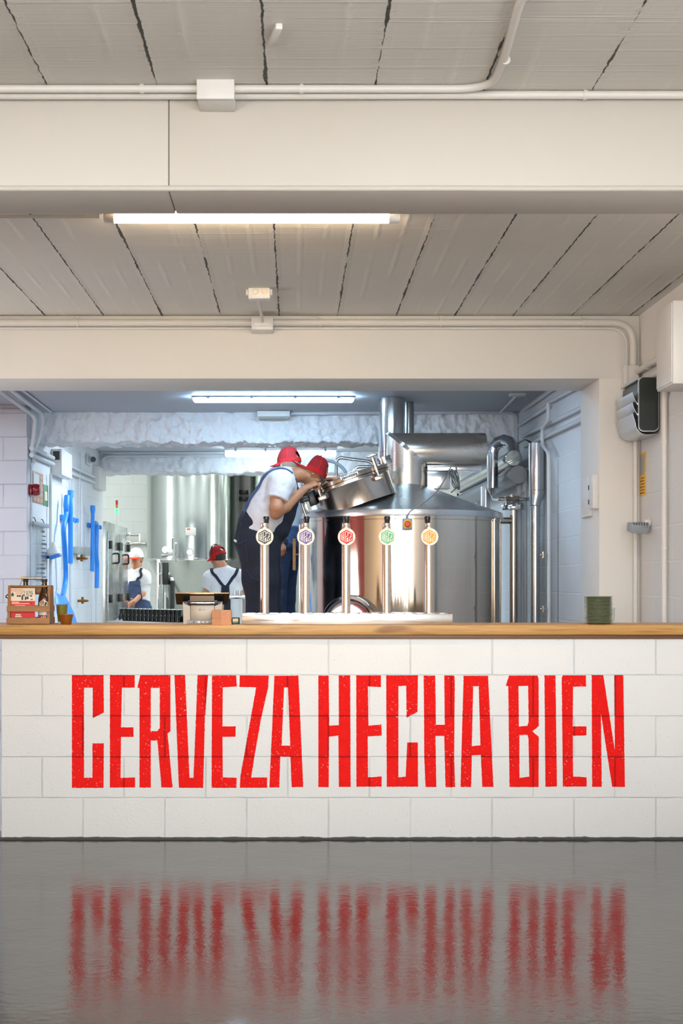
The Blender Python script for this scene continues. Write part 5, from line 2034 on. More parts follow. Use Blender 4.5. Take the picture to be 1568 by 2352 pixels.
# glass of hops and copper cup
gx = cx_(138.6)
gy = 7.10
gl = thing('hop_glass', 'straight clear glass filled with green hop pellets beside the wooden carrier', 'glass', (gx, gy, ZB))
b = BM()
lathe(b, [(0.0, 0), (0.0205, 0.0), (0.0215, 0.003), (0.0300, 0.102), (0.0288, 0.102), (0.0205, 0.012), (0.0, 0.010)], (gx, gy, ZB + 0.0005), n=40, caps=False)
obj('glass', b, M['clear'], gl)
b = BM()
lathe(b, [(0.0, 0.0115), (0.0198, 0.0125), (0.0275, 0.094), (0.018, 0.097), (0.0, 0.098)], (gx, gy, ZB + 0.0005), n=48, caps=False)
for v in b.verts:
    d = noise.noise(v.co * 160) * 0.0007
    v.co += V((d, d, 0))
hp = obj('hop_pellets', b, M['hops'], gl)
hp['kind'] = 'stuff'
b = BM()
x = cx_(152.3)
lathe(b, [(0.0, 0.0), (0.0240, 0.0), (0.0255, 0.002), (0.0350, 0.0475), (0.0362, 0.048), (0.0362, 0.0495), (0.0340, 0.0495), (0.0240, 0.004), (0.0, 0.004)], (x, 7.045, ZB + 0.0005), n=40, caps=False)
solo('copper_cup', 'small flared copper-brown cup in front of the hop glass', 'cup', b, M['copper'])

# till / printer
YT = 7.08
st_ = FPX / YT
tx = lambda x: (x - CX) / st_
tz = lambda y: EYE + (HY - y) / st_
ps = thing('till', 'champagne coloured till with a black tilted screen seen from behind', 'till', (tx(465), YT + 0.1, ZB))
b = BM()
box(b, tx(437), tx(492.5), YT + 0.004, YT + 0.16, ZB + 0.0005, tz(1390), 0.003)
obj('front_panel', b, M['pos'], ps)
for xa, xb in ((419, 437), (492.5, 510.5)):
    b = BM()
    prof = [(ZB + 0.0005, 0), (tz(1381), 0)]
    L = []
    for y in (YT, YT + 0.17):
        if xa < 430:
            L.append([V((tx(421), y, ZB + 0.0005)), V((tx(436.7), y, ZB + 0.0005)), V((tx(436.7), y, tz(1392))), V((tx(424), y, tz(1387))), V((tx(419.5), y, tz(1381)))])
        else:
            L.append([V((tx(492.8), y, ZB + 0.0005)), V((tx(509), y, ZB + 0.0005)), V((tx(510.5), y, tz(1381))), V((tx(506), y, tz(1387))), V((tx(492.8), y, tz(1392)))])
    rings(b, L)
    bmesh.ops.recalc_face_normals(b, faces=b.faces)
    bmesh.ops.bevel(b, geom=list(b.edges), offset=0.002, segments=2, affect='EDGES')
    obj('side_cheek', b, M['pos'], ps)
b = BM()
for x in (427.5, 501.5):
    cyl(b, (tx(x), YT + 0.03, tz(1384)), (tx(x), YT + 0.13, tz(1384)), 0.0165, n=24)
box(b, tx(430), tx(499), YT + 0.02, YT + 0.14, tz(1390), tz(1378), 0.002)
obj('screen_hinge', b, M['plastic_black'], ps)
b = BM()
L = []
for x in (402.7, 526.5):
    k = 0 if x < 450 else 1
    L.append([V((tx(x), YT - 0.02, tz(1364))), V((tx(x) - 0.012 * k, YT + 0.05, tz(1389))), V((tx(x) - 0.012 * k, YT + 0.066, tz(1389))), V((tx(x), YT + 0.0, tz(1361.5)))])
rings(b, L)
bmesh.ops.recalc_face_normals(b, faces=b.faces)
bmesh.ops.bevel(b, geom=list(b.edges), offset=0.002, segments=2, affect='EDGES')
sc_ = obj('screen_back', b, M['knob_black'], ps)
b = BM()
box(b, tx(403), tx(526), YT - 0.023, YT - 0.004, tz(1363.6), tz(1361.2), 0.001)
box(b, tx(436), tx(492), YT - 0.026, YT - 0.002, tz(1365), tz(1360.8), 0.001)
obj('gold_edge', b, M['pos_gold'], sc_)
b = BM()
obox(b, ((tx(436) + tx(492)) / 2, YT + 0.004, tz(1373)), (1, 0, 0), (0, 0.95, 0.30), (0, -0.30, 0.95), (tx(492) - tx(436)) / 2, 0.008, 0.017, 0.002)
obj('screen_arm', b, M['pos'], ps)
b = BM()
box(b, tx(437), tx(492), YT + 0.001, YT + 0.02, tz(1386.5), tz(1383.5), 0.0005)
obj('silver_slot', b, M['chrome'], ps)
b = BM()
box(b, tx(430), tx(488), YT - 0.012, YT + 0.02, ZB + 0.0005, tz(1424.3), 0.003)
kp = obj('control_strip', b, M['plastic_grey'], ps)
for x, r in ((445.5, 0.0042), (457, 0.0062), (466.5, 0.004), (476.5, 0.0042)):
    b = BM()
    cyl(b, (tx(x), YT - 0.0115, tz(1428.6)), (tx(x), YT - 0.0145, tz(1428.6)), r, n=14)
    obj('button', b, M['plastic_white'] if x > 450 else M['plastic_black'], kp)
b = BM()
pts = [(tx(458.6) + 0.0050 * math.cos(q), tz(1400.8) + 0.0050 * math.sin(q)) for q in [2 * PI * i / 20 for i in range(20)]]
inn = [(tx(458.6) + 0.0032 * math.cos(q), tz(1400.8) + 0.0030 * math.sin(q)) for q in [2 * PI * i / 20 for i in range(20)]]
prism(b, [pts, inn], lambda x, y, d: V((x, YT + 0.0036 + d * 0.3, y)), 0.0004)
obj('logo_ring', b, M['plastic_black'], ps, 0)
tm = text_mesh('cinabo', lambda x, y, d: V((x, YT + 0.0036, y)), tx(462.5), tz(1402.2), tx(473) - tx(462.5), 0.0060)
obj('logo_name', tm, M['plastic_black'], ps, 0)

# hexagonal beer mats in a stack
mat_ = thing('beer_mat', 'hexagonal salmon cardboard beer mat in the stack beside the till', 'beer mat', (0, 0, 0), 0, 'stack of beer mats beside the till')
b = BM()
prism(b, [[(0.0545 * p, 0.0545 * q) for p, q in hexpath(1.0)]], lambda x, y, d: V((x, y, 0.0002 + d)), 0.0042)
bmesh.ops.bevel(b, geom=[e for e in b.edges if abs(e.verts[0].co.z - e.verts[1].co.z) < 1e-6], offset=0.0006, segments=1, affect='EDGES')
obj('board', b, M['card'], mat_, 0)
mx, my = (509.5 - CX) / (FPX / 7.0), 7.008
for i in range(16):
    p = V((mx + random.uniform(-0.0012, 0.0012), my + random.uniform(-0.001, 0.001), ZB + 0.0004 + 0.0045 * i))
    if i == 0:
        mat_.location = p
    else:
        dup(mat_, p, rotz=random.uniform(-0.015, 0.015))
t = thing('card_holder', 'small black holder with a pale card between the beer mats and the tap tray', 'holder', (tx(541), 7.10, ZB))
b = BM()
box(b, tx(531), tx(550), 7.085, 7.12, ZB + 0.0005, tz(1418.2), 0.004)
obj('holder', b, M['plastic_black'], t)
b = BM()
box(b, tx(534), tx(546.5), 7.083, 7.086, ZB + 0.005, tz(1420.8))
obj('card', b, M['paper_cream'], t)
b = BM()
box(b, tx(534), tx(546.5), 7.0825, 7.0845, ZB + 0.006, ZB + 0.013)
obj('blue_stripe', b, M['poster_green'], t)

# tap tray and five beer taps
YA = 7.02
sa = FPX / YA
ax = lambda x: (x - CX) / sa
tr = thing('tap_tray', 'long mirror-bright steel tray box carrying the five beer taps', 'tray', (ax(797), 7.14, ZB))
zt = EYE + (HY - 1409.5) / sa
b = BM()
box(b, ax(555), ax(1039.5), YA, 7.27, ZB + 0.0005, zt, 0.003)
for v in b.verts:
    if v.co.y < 7.1:
        v.co.y += 0.0010 * math.sin(v.co.x * 9)
obj('box', b, M['tray'], tr)
b = BM()
for i in range(18):
    xx = ax(575) + (ax(1020) - ax(575)) * i / 17
    box(b, xx - 0.02, xx + 0.02, 7.05, 7.24, zt, zt + 0.0025, 0.0005)
obj('drip_grille', b, M['chrome'], tr)

YTp = 7.14
sT = FPX / YTp
zz = lambda y: EYE + (HY - y) / sT
MARK = [(607.3, srgb(52, 66, 72), 'dark slate', 2.0), (701.2, srgb(98, 78, 158), 'purple', 1.4), (794.4, srgb(214, 20, 36), 'red', 0.6), (887.6, srgb(92, 192, 148), 'mint green', 0.6), (984.4, srgb(250, 166, 28), 'orange-yellow', -1.6)]
for i, (px, col, nm, hx) in enumerate(MARK):
    m = simple(nm.replace(' ', '_').replace('-', '_') + '_badge_enamel', col, 0.6, nscale=30, var=0.03, bstr=0.0)
    x = (px - CX) / sT
    tp = thing('beer_tap', 'steel beer tap with a %s hexagon on its round cream badge' % nm, 'beer tap', (x, YTp, zt))
    b = BM()
    z1 = zz(1212)
    cyl(b, (x, YTp, zt + 0.0005), (x, YTp, z1), 0.0222, n=36)
    obj('column', b, M['tap_steel'], tp)
    b = BM()
    lathe(b, [(0.0205, 0), (0.0205, 0.003), (0.0198, 0.004), (0.0205, 0.006), (0.0205, 0.021), (0.019, 0.023), (0.008, 0.024)], (x, YTp, z1), n=36)
    obj('collar', b, M['tap_steel'], tp)
    b = BM()
    lathe(b, [(0.0095, 0), (0.0105, 0.004), (0.0128, 0.020), (0.0152, 0.036), (0.0155, 0.044), (0.0140, 0.049), (0.0, 0.051)], (x + hx / sT * 2, YTp, zz(1208.5)), n=28)
    obj('handle', b, M['knob_black'], tp)
    cz = zz(1233.5)
    yb = YTp - 0.030
    cxx = x + 0.7 / sT
    b = BM()
    lathe(b, [(0.030, 0.0), (0.0435, 0.0), (0.0440, 0.002), (0.0440, 0.007), (0.0425, 0.009), (0.0405, 0.009), (0.0400, 0.0075), (0.0, 0.0075)], (cxx, yb + 0.006, cz), (0, -1, 0), 56)
    cyl(b, (cxx, yb + 0.006, cz), (cxx, YTp, cz), 0.012, n=12)
    bd = obj('badge', b, M['badge'], tp)
    t3 = lambda u, v, d: V((cxx + u, yb - 0.0016 - d, cz + v))
    b = BM()
    prism(b, [[(0.0362 * p, 0.0362 * q) for p, q in hexpath(1.0)]], t3, 0.0006)
    obj('hexagon', b, m, bd, 0)
    t4 = lambda u, v, d: V((cxx + u, yb - 0.0023 - d, cz + v))
    b = BM()
    for si, stk in enumerate(mark_strokes()):
        stroke(b, [(0.0338 * p, 0.0338 * q) for p, q in stk], 0.0029, lambda u, v, d, si=si: V((cxx + u, yb - 0.0023 - si * 0.00006 - d, cz + v)), 0.0005)
    obj('hexagon_letters', b, M['badge'], bd, 0)

# stack of green glass dishes at the right
ds = thing('glass_dish', 'green-grey glass dish in the tall stack at the right end of the bar', 'dish', (0, 0, 0), 0, 'stack of green glass dishes on the bar')
b = BM()
lathe(b, [(0.0, 0.0005), (0.045, 0.0), (0.056, 0.0015), (0.0685, 0.0055), (0.0700, 0.0075), (0.0685, 0.0090), (0.0560, 0.0055), (0.045, 0.0040), (0.0, 0.0040)], n=48, caps=False)
obj('dish', b, M['green_glass'], ds)
dx, dy = (1374 - CX) / (FPX / 7.12), 7.12
for i in range(20):
    p = V((dx + random.uniform(-0.0008, 0.0008), dy, ZB + 0.0006 + 0.0068 * i))
    if i == 0:
        ds.location = p
    else:
        dup(ds, p, rotz=random.uniform(-1, 1))
b = BM()
x = (1406 - CX) / (FPX / 7.22)
lathe(b, [(0.0, 0.0), (0.020, 0.0), (0.022, 0.003), (0.0245, 0.080), (0.0235, 0.080), (0.0205, 0.010), (0.0, 0.008)], (x - 0.006, 7.24, ZB + 0.0005), n=28, caps=False)
solo('small_glass', 'small clear glass half hidden behind the stack of green dishes', 'glass', b, M['clear'])


# ------------------------------------------------------------------ the brewers: smooth bodies grown from blended volumes
class Field:
    def __init__(s, lo, hi, res):
        s.res = res
        s.lo = np.array(lo, float)
        s.n = [int(math.ceil((hi[i] - lo[i]) / res)) + 1 for i in range(3)]
        s.a = np.full(s.n, 0.5, np.float32)

    def sub(s, lo, hi):
        i0 = [max(0, int(math.floor((lo[k] - s.lo[k]) / s.res))) for k in range(3)]
        i1 = [min(s.n[k], int(math.ceil((hi[k] - s.lo[k]) / s.res)) + 1) for k in range(3)]
        if any(i1[k] <= i0[k] for k in range(3)):
            return None
        sl = tuple(slice(i0[k], i1[k]) for k in range(3))
        g = [(s.lo[k] + s.res * np.arange(i0[k], i1[k])).astype(np.float32) for k in range(3)]
        return sl, g[0][:, None, None], g[1][None, :, None], g[2][None, None, :]

    def blend(s, sl, d, k):
        a = s.a[sl]
        if k <= 0:
            s.a[sl] = np.minimum(a, d)
        else:
            h = np.clip(0.5 + 0.5 * (a - d) / k, 0, 1)
            s.a[sl] = a + (d - a) * h - k * h * (1 - h)

    def cone(s, p, q, r1, r2=None, k=0.02, wide=None):
        """tapered limb; wide = (axis, factor) makes its section broader along axis"""
        p, q = V(p), V(q)
        r2 = r1 if r2 is None else r2
        m = max(r1, r2) * (wide[1] if wide else 1) + k + 3 * s.res
        lo = [min(p[i], q[i]) - m for i in range(3)]
        hi = [max(p[i], q[i]) + m for i in range(3)]
        r = s.sub(lo, hi)
        if r is None:
            return
        sl, X, Y, Z = r
        d = q - p
        L2 = max(d.length_squared, 1e-9)
        X, Y, Z = X - p.x, Y - p.y, Z - p.z
        t = np.clip((X * d.x + Y * d.y + Z * d.z) / L2, 0, 1)
        X, Y, Z = X - t * d.x, Y - t * d.y, Z - t * d.z
        q2 = X * X + Y * Y + Z * Z
        if wide:
            n = V(wide[0]).normalized()
            c = X * n.x + Y * n.y + Z * n.z
            q2 = q2 - c * c * (1 - 1 / wide[1] ** 2)
        s.blend(sl, np.sqrt(np.maximum(q2, 0)) - (r1 + (r2 - r1) * t), k)

    def chain(s, pts, rs, k=0.02, wide=None):
        for i in range(len(pts) - 1):
            s.cone(pts[i], pts[i + 1], rs[i], rs[i + 1], k, wide)

    def ell(s, c, rad, ax=None, k=0.02):
        c = V(c)
        ax = ax or (V((1, 0, 0)), V((0, 1, 0)), V((0, 0, 1)))
        m = max(rad) + k + 3 * s.res
        r = s.sub([c[i] - m for i in range(3)], [c[i] + m for i in range(3)])
        if r is None:
            return
        sl, X, Y, Z = r
        X, Y, Z = X - c.x, Y - c.y, Z - c.z
        q = 0
        for a, rr in zip(ax, rad):
            q = q + ((X * a.x + Y * a.y + Z * a.z) / rr) ** 2
        s.blend(sl, (np.sqrt(q) - 1) * min(rad), k)

    def dent(s, c, r, k=0.01):
        c = V(c)
        m = r + k + 3 * s.res
        q = s.sub([c[i] - m for i in range(3)], [c[i] + m for i in range(3)])
        if q is None:
            return
        sl, X, Y, Z = q
        d = r - np.sqrt((X - c.x) ** 2 + (Y - c.y) ** 2 + (Z - c.z) ** 2)
        a = s.a[sl]
        h = np.clip(0.5 - 0.5 * (a - d) / k, 0, 1)
        s.a[sl] = a + (d - a) * h + k * h * (1 - h)

    def cut(s, p, n):
        """drop everything on the side n points to"""
        p, n = V(p), V(n).normalized()
        X, Y, Z = [(s.lo[k] + s.res * np.arange(s.n[k])).astype(np.float32) for k in range(3)]
        s.a = np.maximum(s.a, (X[:, None, None] - p.x) * n.x + (Y[None, :, None] - p.y) * n.y + (Z[None, None, :] - p.z) * n.z)

    def sleeve(s, p, q, r1, r2, k):
        """a tube from p ending flat just short of q, joined softly to what is there"""
        p, q = V(p), V(q)
        keep = s.a
        s.a = np.full(s.n, 0.5, np.float32)
        d = (q - p).normalized()
        s.cone(p, q + d * 0.06, r1, r2, 0)
        s.cut(q, d)
        h = np.clip(0.5 + 0.5 * (keep - s.a) / k, 0, 1)
        s.a = keep + (s.a - keep) * h - k * h * (1 - h)

    def bend_cut(s, f):
        X, Y, Z = [(s.lo[k] + s.res * np.arange(s.n[k])).astype(np.float32) for k in range(3)]
        s.a = np.maximum(s.a, f(X[:, None, None], Y[None, :, None], Z[None, None, :]).astype(np.float32))

    def mesh(s, name, fold=0.0, fscale=12.0, smooth=1):
        a = s.a
        ins = a < 0
        n = a.shape
        c8 = np.zeros([k - 1 for k in n], np.uint8)
        for i in (0, 1):
            for j in (0, 1):
                for k in (0, 1):
                    c8 += ins[i:n[0] - 1 + i, j:n[1] - 1 + j, k:n[2] - 1 + k]
        act = (c8 > 0) & (c8 < 8)
        I = np.argwhere(act)
        idx = np.full(act.shape, -1, np.int64)
        idx[act] = np.arange(len(I))
        pos = np.zeros((len(I), 3))
        cnt = np.zeros(len(I))
        for axis in range(3):
            o1, o2 = [k for k in range(3) if k != axis]
            for u in (0, 1):
                for w in (0, 1):
                    A = I.copy()
                    A[:, o1] += u
                    A[:, o2] += w
                    Bq = A.copy()
                    Bq[:, axis] += 1
                    va = a[A[:, 0], A[:, 1], A[:, 2]].astype(float)
                    vb = a[Bq[:, 0], Bq[:, 1], Bq[:, 2]].astype(float)
                    x = (va < 0) != (vb < 0)
                    t = np.where(x, va / np.where(x, va - vb, 1), 0)
                    P = A.astype(float)
                    P[:, axis] += t
                    pos[x] += P[x]
                    cnt += x
        pos /= cnt[:, None]
        quads = []
        for axis in range(3):
            o1, o2 = [(1, 2), (2, 0), (0, 1)][axis]
            sl0 = [slice(None)] * 3
            sl1 = [slice(None)] * 3
            sl0[axis] = slice(0, n[axis] - 1)
            sl1[axis] = slice(1, n[axis])
            x = ins[tuple(sl0)] != ins[tuple(sl1)]
            E = np.argwhere(x)
            E = E[(E[:, o1] > 0) & (E[:, o2] > 0) & (E[:, o1] < n[o1] - 1) & (E[:, o2] < n[o2] - 1)]
            if not len(E):
                continue
            f = ins[E[:, 0], E[:, 1], E[:, 2]]
            q = []
            for du, dw in ((0, 0), (1, 0), (1, 1), (0, 1)):
                D = E.copy()
                D[:, o1] -= du
                D[:, o2] -= dw
                q.append(idx[D[:, 0], D[:, 1], D[:, 2]])
            q = np.stack(q, 1)
            q[~f] = q[~f][:, ::-1]
            quads.append(q)
        quads = np.concatenate(quads)
        quads = quads[(quads >= 0).all(1)]
        for _ in range(smooth):
            sm = np.zeros_like(pos)
            ct2 = np.zeros(len(pos))
            for i, j in ((0, 1), (1, 2), (2, 3), (3, 0)):
                np.add.at(sm, quads[:, i], pos[quads[:, j]])
                np.add.at(sm, quads[:, j], pos[quads[:, i]])
                np.add.at(ct2, quads[:, i], 1)
                np.add.at(ct2, quads[:, j], 1)
            pos = pos * 0.5 + 0.5 * sm / np.maximum(ct2, 1)[:, None]
        pos = pos * s.res + s.lo
        me = bpy.data.meshes.new(name)
        me.from_pydata(pos.tolist(), [], quads.tolist())
        me.validate()
        me.update()
        if fold:
            nm = [0.0] * (len(me.vertices) * 3)
            me.vertices.foreach_get('normal', nm)
            nm = np.array(nm).reshape(-1, 3)
            out = pos.copy()
            for i in range(len(pos)):
                p = V(pos[i])
                h = noise.noise(p * fscale + V((noise.noise(p * 5) * 1.5, 0, 0))) + 0.5 * noise.noise(p * fscale * 2.1)
                out[i] += nm[i] * h * fold
            me.vertices.foreach_set('co', out.ravel())
            me.update()
        return me


def bvh_of(me):
    return BVHTree.FromPolygons([v.co.copy() for v in me.vertices], [tuple(p.vertices) for p in me.polygons])


def band(bm, pts, width, tree, off=0.006, th=0.004, k=8, widths=None):
    """a strap laid on a body: points are drawn to the nearest skin of tree"""
    path = spline(pts, k)
    P, N = [], []
    for p in path:
        q, nn, i, d = tree.find_nearest(p)
        if (p - q).dot(nn) < 0:
            pass
        P.append(q + nn * off)
        N.append(nn)
    P = [(P[max(i - 1, 0)] + P[i] * 2 + P[min(i + 1, len(P) - 1)]) / 4 for i in range(len(P))]
    L = []
    for i in range(len(P)):
        t = (P[min(i + 1, len(P) - 1)] - P[max(i - 1, 0)]).normalized()
        s = N[i].cross(t).normalized()
        w = width / 2
        if widths is not None:
            f = i / k
            j = min(int(f), len(pts) - 2)
            w = (widths[j] + (widths[j + 1] - widths[j]) * (f - j)) / 2
        L.append([P[i] + s * w, P[i] + s * w + N[i] * th, P[i] - s * w + N[i] * th, P[i] - s * w])
    rings(bm, L)
    bmesh.ops.recalc_face_normals(bm, faces=bm.faces)
    return bm


def head(F, c, f, u, sc=1.0, k=0.015):
    f, u = V(f).normalized(), V(u)
    u = (u - f * u.dot(f)).normalized()
    s = u.cross(f)
    ax = (f, s, u)
    F.ell(c + (u * 0.030 - f * 0.012) * sc, (0.097 * sc, 0.076 * sc, 0.094 * sc), ax, k)
    F.ell(c + (f * 0.030 - u * 0.040) * sc, (0.066 * sc, 0.060 * sc, 0.078 * sc), ax, 0.03 * sc)
    F.cone(c + (f * 0.070 - u * 0.103) * sc, c + (f * 0.060 - u * 0.098) * sc, 0.020 * sc, 0.026 * sc, 0.025 * sc)
    for q in (-1, 1):
        F.cone(c + (f * 0.060 - u * 0.095 + s * 0.015 * q) * sc, c + (-f * 0.005 - u * 0.060 + s * 0.056 * q) * sc, 0.018 * sc, 0.020 * sc, 0.02 * sc)
        F.cone(c + (f * 0.084 + u * 0.026 + s * 0.012 * q) * sc, c + (f * 0.072 + u * 0.026 + s * 0.045 * q) * sc, 0.011 * sc, 0.010 * sc, 0.012 * sc)
        F.dent(c + (f * 0.104 + u * 0.006 + s * 0.031 * q) * sc, 0.021 * sc, 0.010)
        F.ell(c + (f * 0.076 + u * 0.004 + s * 0.031 * q) * sc, (0.013 * sc,) * 3, ax, 0.004)
        F.ell(c + (f * 0.066 - u * 0.022 + s * 0.042 * q) * sc, (0.022 * sc, 0.018 * sc, 0.018 * sc), ax, 0.015)
        e = c + (-f * 0.006 + u * 0.002 + s * 0.078 * q) * sc
        ea = ((f * 0.93 + u * 0.1 - s * 0.35 * -q).normalized(), (s * q + f * -0.35).normalized(), u)
        e = e + s * 0.004 * q * sc
        F.ell(e, (0.021 * sc, 0.010 * sc, 0.034 * sc), ea, 0.003)
        F.ell(e + f * 0.006 * sc - u * 0.026 * sc, (0.011 * sc, 0.008 * sc, 0.013 * sc), ea, 0.003)
        F.dent(e + s * 0.013 * q * sc + f * 0.004 * sc, 0.0125 * sc, 0.003)
        F.dent(e + s * 0.012 * q * sc + f * 0.001 * sc + u * 0.013 * sc, 0.009 * sc, 0.003)
    F.cone(c + (f * 0.088 + u * 0.012) * sc, c + (f * 0.112 - u * 0.028) * sc, 0.009 * sc, 0.013 * sc, 0.010 * sc)
    for q in (-1, 1):
        F.ell(c + (f * 0.100 - u * 0.032 + s * 0.012 * q) * sc, (0.011 * sc, 0.009 * sc, 0.009 * sc), ax, 0.006)
    F.cone(c + (f * 0.089 - u * 0.062 - s * 0.018) * sc, c + (f * 0.089 - u * 0.062 + s * 0.018) * sc, 0.0065 * sc, 0.0065 * sc, 0.006)
    F.cone(c + (f * 0.086 - u * 0.074 - s * 0.015) * sc, c + (f * 0.086 - u * 0.074 + s * 0.015) * sc, 0.0075 * sc, 0.0075 * sc, 0.006)
    return f, s, u


def hand(F, w, d, n, curl, thumb_side, sc=1.0, spread=0.10, thumb_curl=0.5, k=0.004):
    """w wrist, d towards the fingers, n out of the back of the hand, curl = bends of the three joints (degrees)"""
    d = V(d).normalized()
    n = V(n)
    n = (n - d * n.dot(d)).normalized()
    b = d.cross(n) * thumb_side          # towards the thumb
    K = []
    for i in range(4):
        o = (1.5 - i) * 0.0195
        kn = w + (d * (0.090 - abs(i - 1.2) * 0.005) + b * o + n * (0.004 - 0.003 * abs(i - 1.5))) * sc
        K.append(kn)
        F.cone(w + b * o * 0.6 * sc, kn, 0.0135 * sc, 0.0108 * sc, 0.010 * sc)
    F.cone(w + (d * 0.03 + b * 0.020) * sc, w + (d * 0.03 - b * 0.022) * sc, 0.015 * sc, 0.015 * sc, 0.012 * sc)
    F.cone(w + (d * 0.065 + b * 0.022) * sc, w + (d * 0.065 - b * 0.024) * sc, 0.0125 * sc, 0.0115 * sc, 0.010 * sc)
    for i in range(4):
        L = (0.074, 0.083, 0.077, 0.060)[i] * sc
        dirv = (d + b * spread * (1.5 - i) * 0.6).normalized()
        ang = 0
        p = K[i]
        r0 = (0.0098, 0.0100, 0.0095, 0.0084)[i] * sc
        axis = dirv.cross(-n).normalized()
        for j, fr in enumerate((0.46, 0.30, 0.24)):
            ang += math.radians(curl[j])
            dv = Matrix.Rotation(ang, 3, axis) @ dirv
            q = p + dv * L * fr
            F.cone(p, q, r0 * (1 - 0.08 * j), r0 * (1 - 0.08 * (j + 1)), k)
            p = q
    t0 = w + (d * 0.024 + b * 0.026 - n * 0.006) * sc
    t1 = t0 + (d * 0.60 + b * 0.62 - n * 0.45).normalized() * 0.040 * sc
    dv = (d * 0.85 + b * (0.45 - thumb_curl) - n * 0.35).normalized()
    t2 = t1 + dv * 0.032 * sc
    t3 = t2 + (dv - b * thumb_curl * 0.5).normalized() * 0.026 * sc
    F.cone(t0, t1, 0.0155 * sc, 0.0118 * sc, 0.010 * sc)
    F.cone(t1, t2, 0.0112 * sc, 0.0104 * sc, k)
    F.cone(t2, t3, 0.0104 * sc, 0.0088 * sc, k)


def cap(parent, c, fwd, up, a=0.106, bw=0.090, h=0.128, front='cap_white', back='cap_red', brim='cap_band', opening=True, bend=0.018, split=62):
    """peaked cap: crown, front panel, band, brim"""
    fwd, up = V(fwd).normalized(), V(up)
    up = (up - fwd * up.dot(fwd)).normalized()
    sd = up.cross(fwd)
    NT_, NP = 48, 12

    def P(th, ph, o=0.0):
        cp = math.cos(ph) ** 0.75
        return c + fwd * ((a + o) * math.cos(th) * cp) + sd * ((bw + o) * math.sin(th) * cp) + up * ((h + o) * math.sin(ph))
    sp = math.radians(split)

    def panel(t0, t1, n, p0=0.0, p1=PI / 2 - 0.001, o=0.0, hole=False):
        bm = BM()
        g = [[bm.verts.new(P(t0 + (t1 - t0) * i / n, p0 + (p1 - p0) * j / NP, o)) for j in range(NP + 1)] for i in range(n + 1)]
        g2 = [[bm.verts.new(P(t0 + (t1 - t0) * i / n, p0 + (p1 - p0) * j / NP, o - 0.003)) for j in range(NP + 1)] for i in range(n + 1)]
        for i in range(n):
            for j in range(NP):
                if hole and 1 <= j <= 4 and abs((t0 + (t1 - t0) * (i + 0.5) / n) - PI) < 0.42:
                    continue
                bm.faces.new((g[i][j], g[i + 1][j], g[i + 1][j + 1], g[i][j + 1]))
                bm.faces.new((g2[i][j], g2[i][j + 1], g2[i + 1][j + 1], g2[i + 1][j]))
        bmesh.ops.recalc_face_normals(bm, faces=bm.faces)
        return bm
    cr = obj('cap_crown', panel(sp, 2 * PI - sp, 36, hole=opening), M[back], parent, 60)
    obj('cap_front', panel(-sp, sp, 18), M[front], parent, 60)
    bm = panel(sp, 2 * PI - sp, 36, -0.05, 0.22, 0.0015)
    for th in (PI / 2 + 0.25, 3 * PI / 2 - 0.25, PI):
        L = []
        for j in range(9):
            ph = (0.2 if th != PI else 0.75) + (PI / 2 - 0.22 - (0.55 if th == PI else 0)) * j / 8
            L.append([P(th - 0.06, ph, 0.0005), P(th - 0.06, ph, 0.0025), P(th + 0.06, ph, 0.0025), P(th + 0.06, ph, 0.0005)])
        rings(bm, L)
    ball(bm, P(0, PI / 2, 0.002), 0.008, n=10)
    bmesh.ops.recalc_face_normals(bm, faces=bm.faces)
    obj('cap_band', bm, M['cap_band'] if back == 'cap_red' else M[back], parent, 60)
    bm = BM()
    top, bot = [], []
    n = 18
    for i in range(n + 1):
        th = math.radians(-66 + 132 * i / n)
        row, row2 = [], []
        for j in range(6):
            e = j / 5
            out = 0.072 * math.cos(math.radians(-66 + 132 * i / n) * 1.05) * e
            p = c + fwd * ((a - 0.002) * math.cos(th) + out) + sd * ((bw - 0.002) * math.sin(th) * (1 + 0.05 * e)) + up * (0.004 - bend * e * 0.6 - 0.014 * math.sin(th) ** 2 * e)
            row.append(bm.verts.new(p))
            row2.append(bm.verts.new(p - up * 0.004))
        top.append(row)
        bot.append(row2)
    for i in range(n):
        for j in range(5):
            bm.faces.new((top[i][j], top[i + 1][j], top[i + 1][j + 1], top[i][j + 1]))
            bm.faces.new((bot[i][j], bot[i][j + 1], bot[i + 1][j + 1], bot[i + 1][j]))
        bm.faces.new((top[i][5], top[i + 1][5], bot[i + 1][5], bot[i][5]))
    for i in (0, n):
        for j in range(5):
            bm.faces.new((top[i][j], top[i][j + 1], bot[i][j + 1], bot[i][j]))
    bmesh.ops.recalc_face_normals(bm, faces=bm.faces)
    obj('cap_brim', bm, M[brim], parent, 60)


def feet_legs(F, hips, knees, ankles, fdir, r=(0.080, 0.052, 0.036)):
    for h, kn, an in zip(hips, knees, ankles):
        F.chain([h, kn], [r[0], r[1]], 0.03)
        F.chain([kn, kn * 0.65 + an * 0.35, an], [r[1], r[1] * 1.02, r[2]], 0.02)
        F.cone(an - V((0, 0, 0.045)) - fdir * 0.03, an - V((0, 0, 0.055)) + fdir * 0.15, 0.038, 0.028, 0.02)


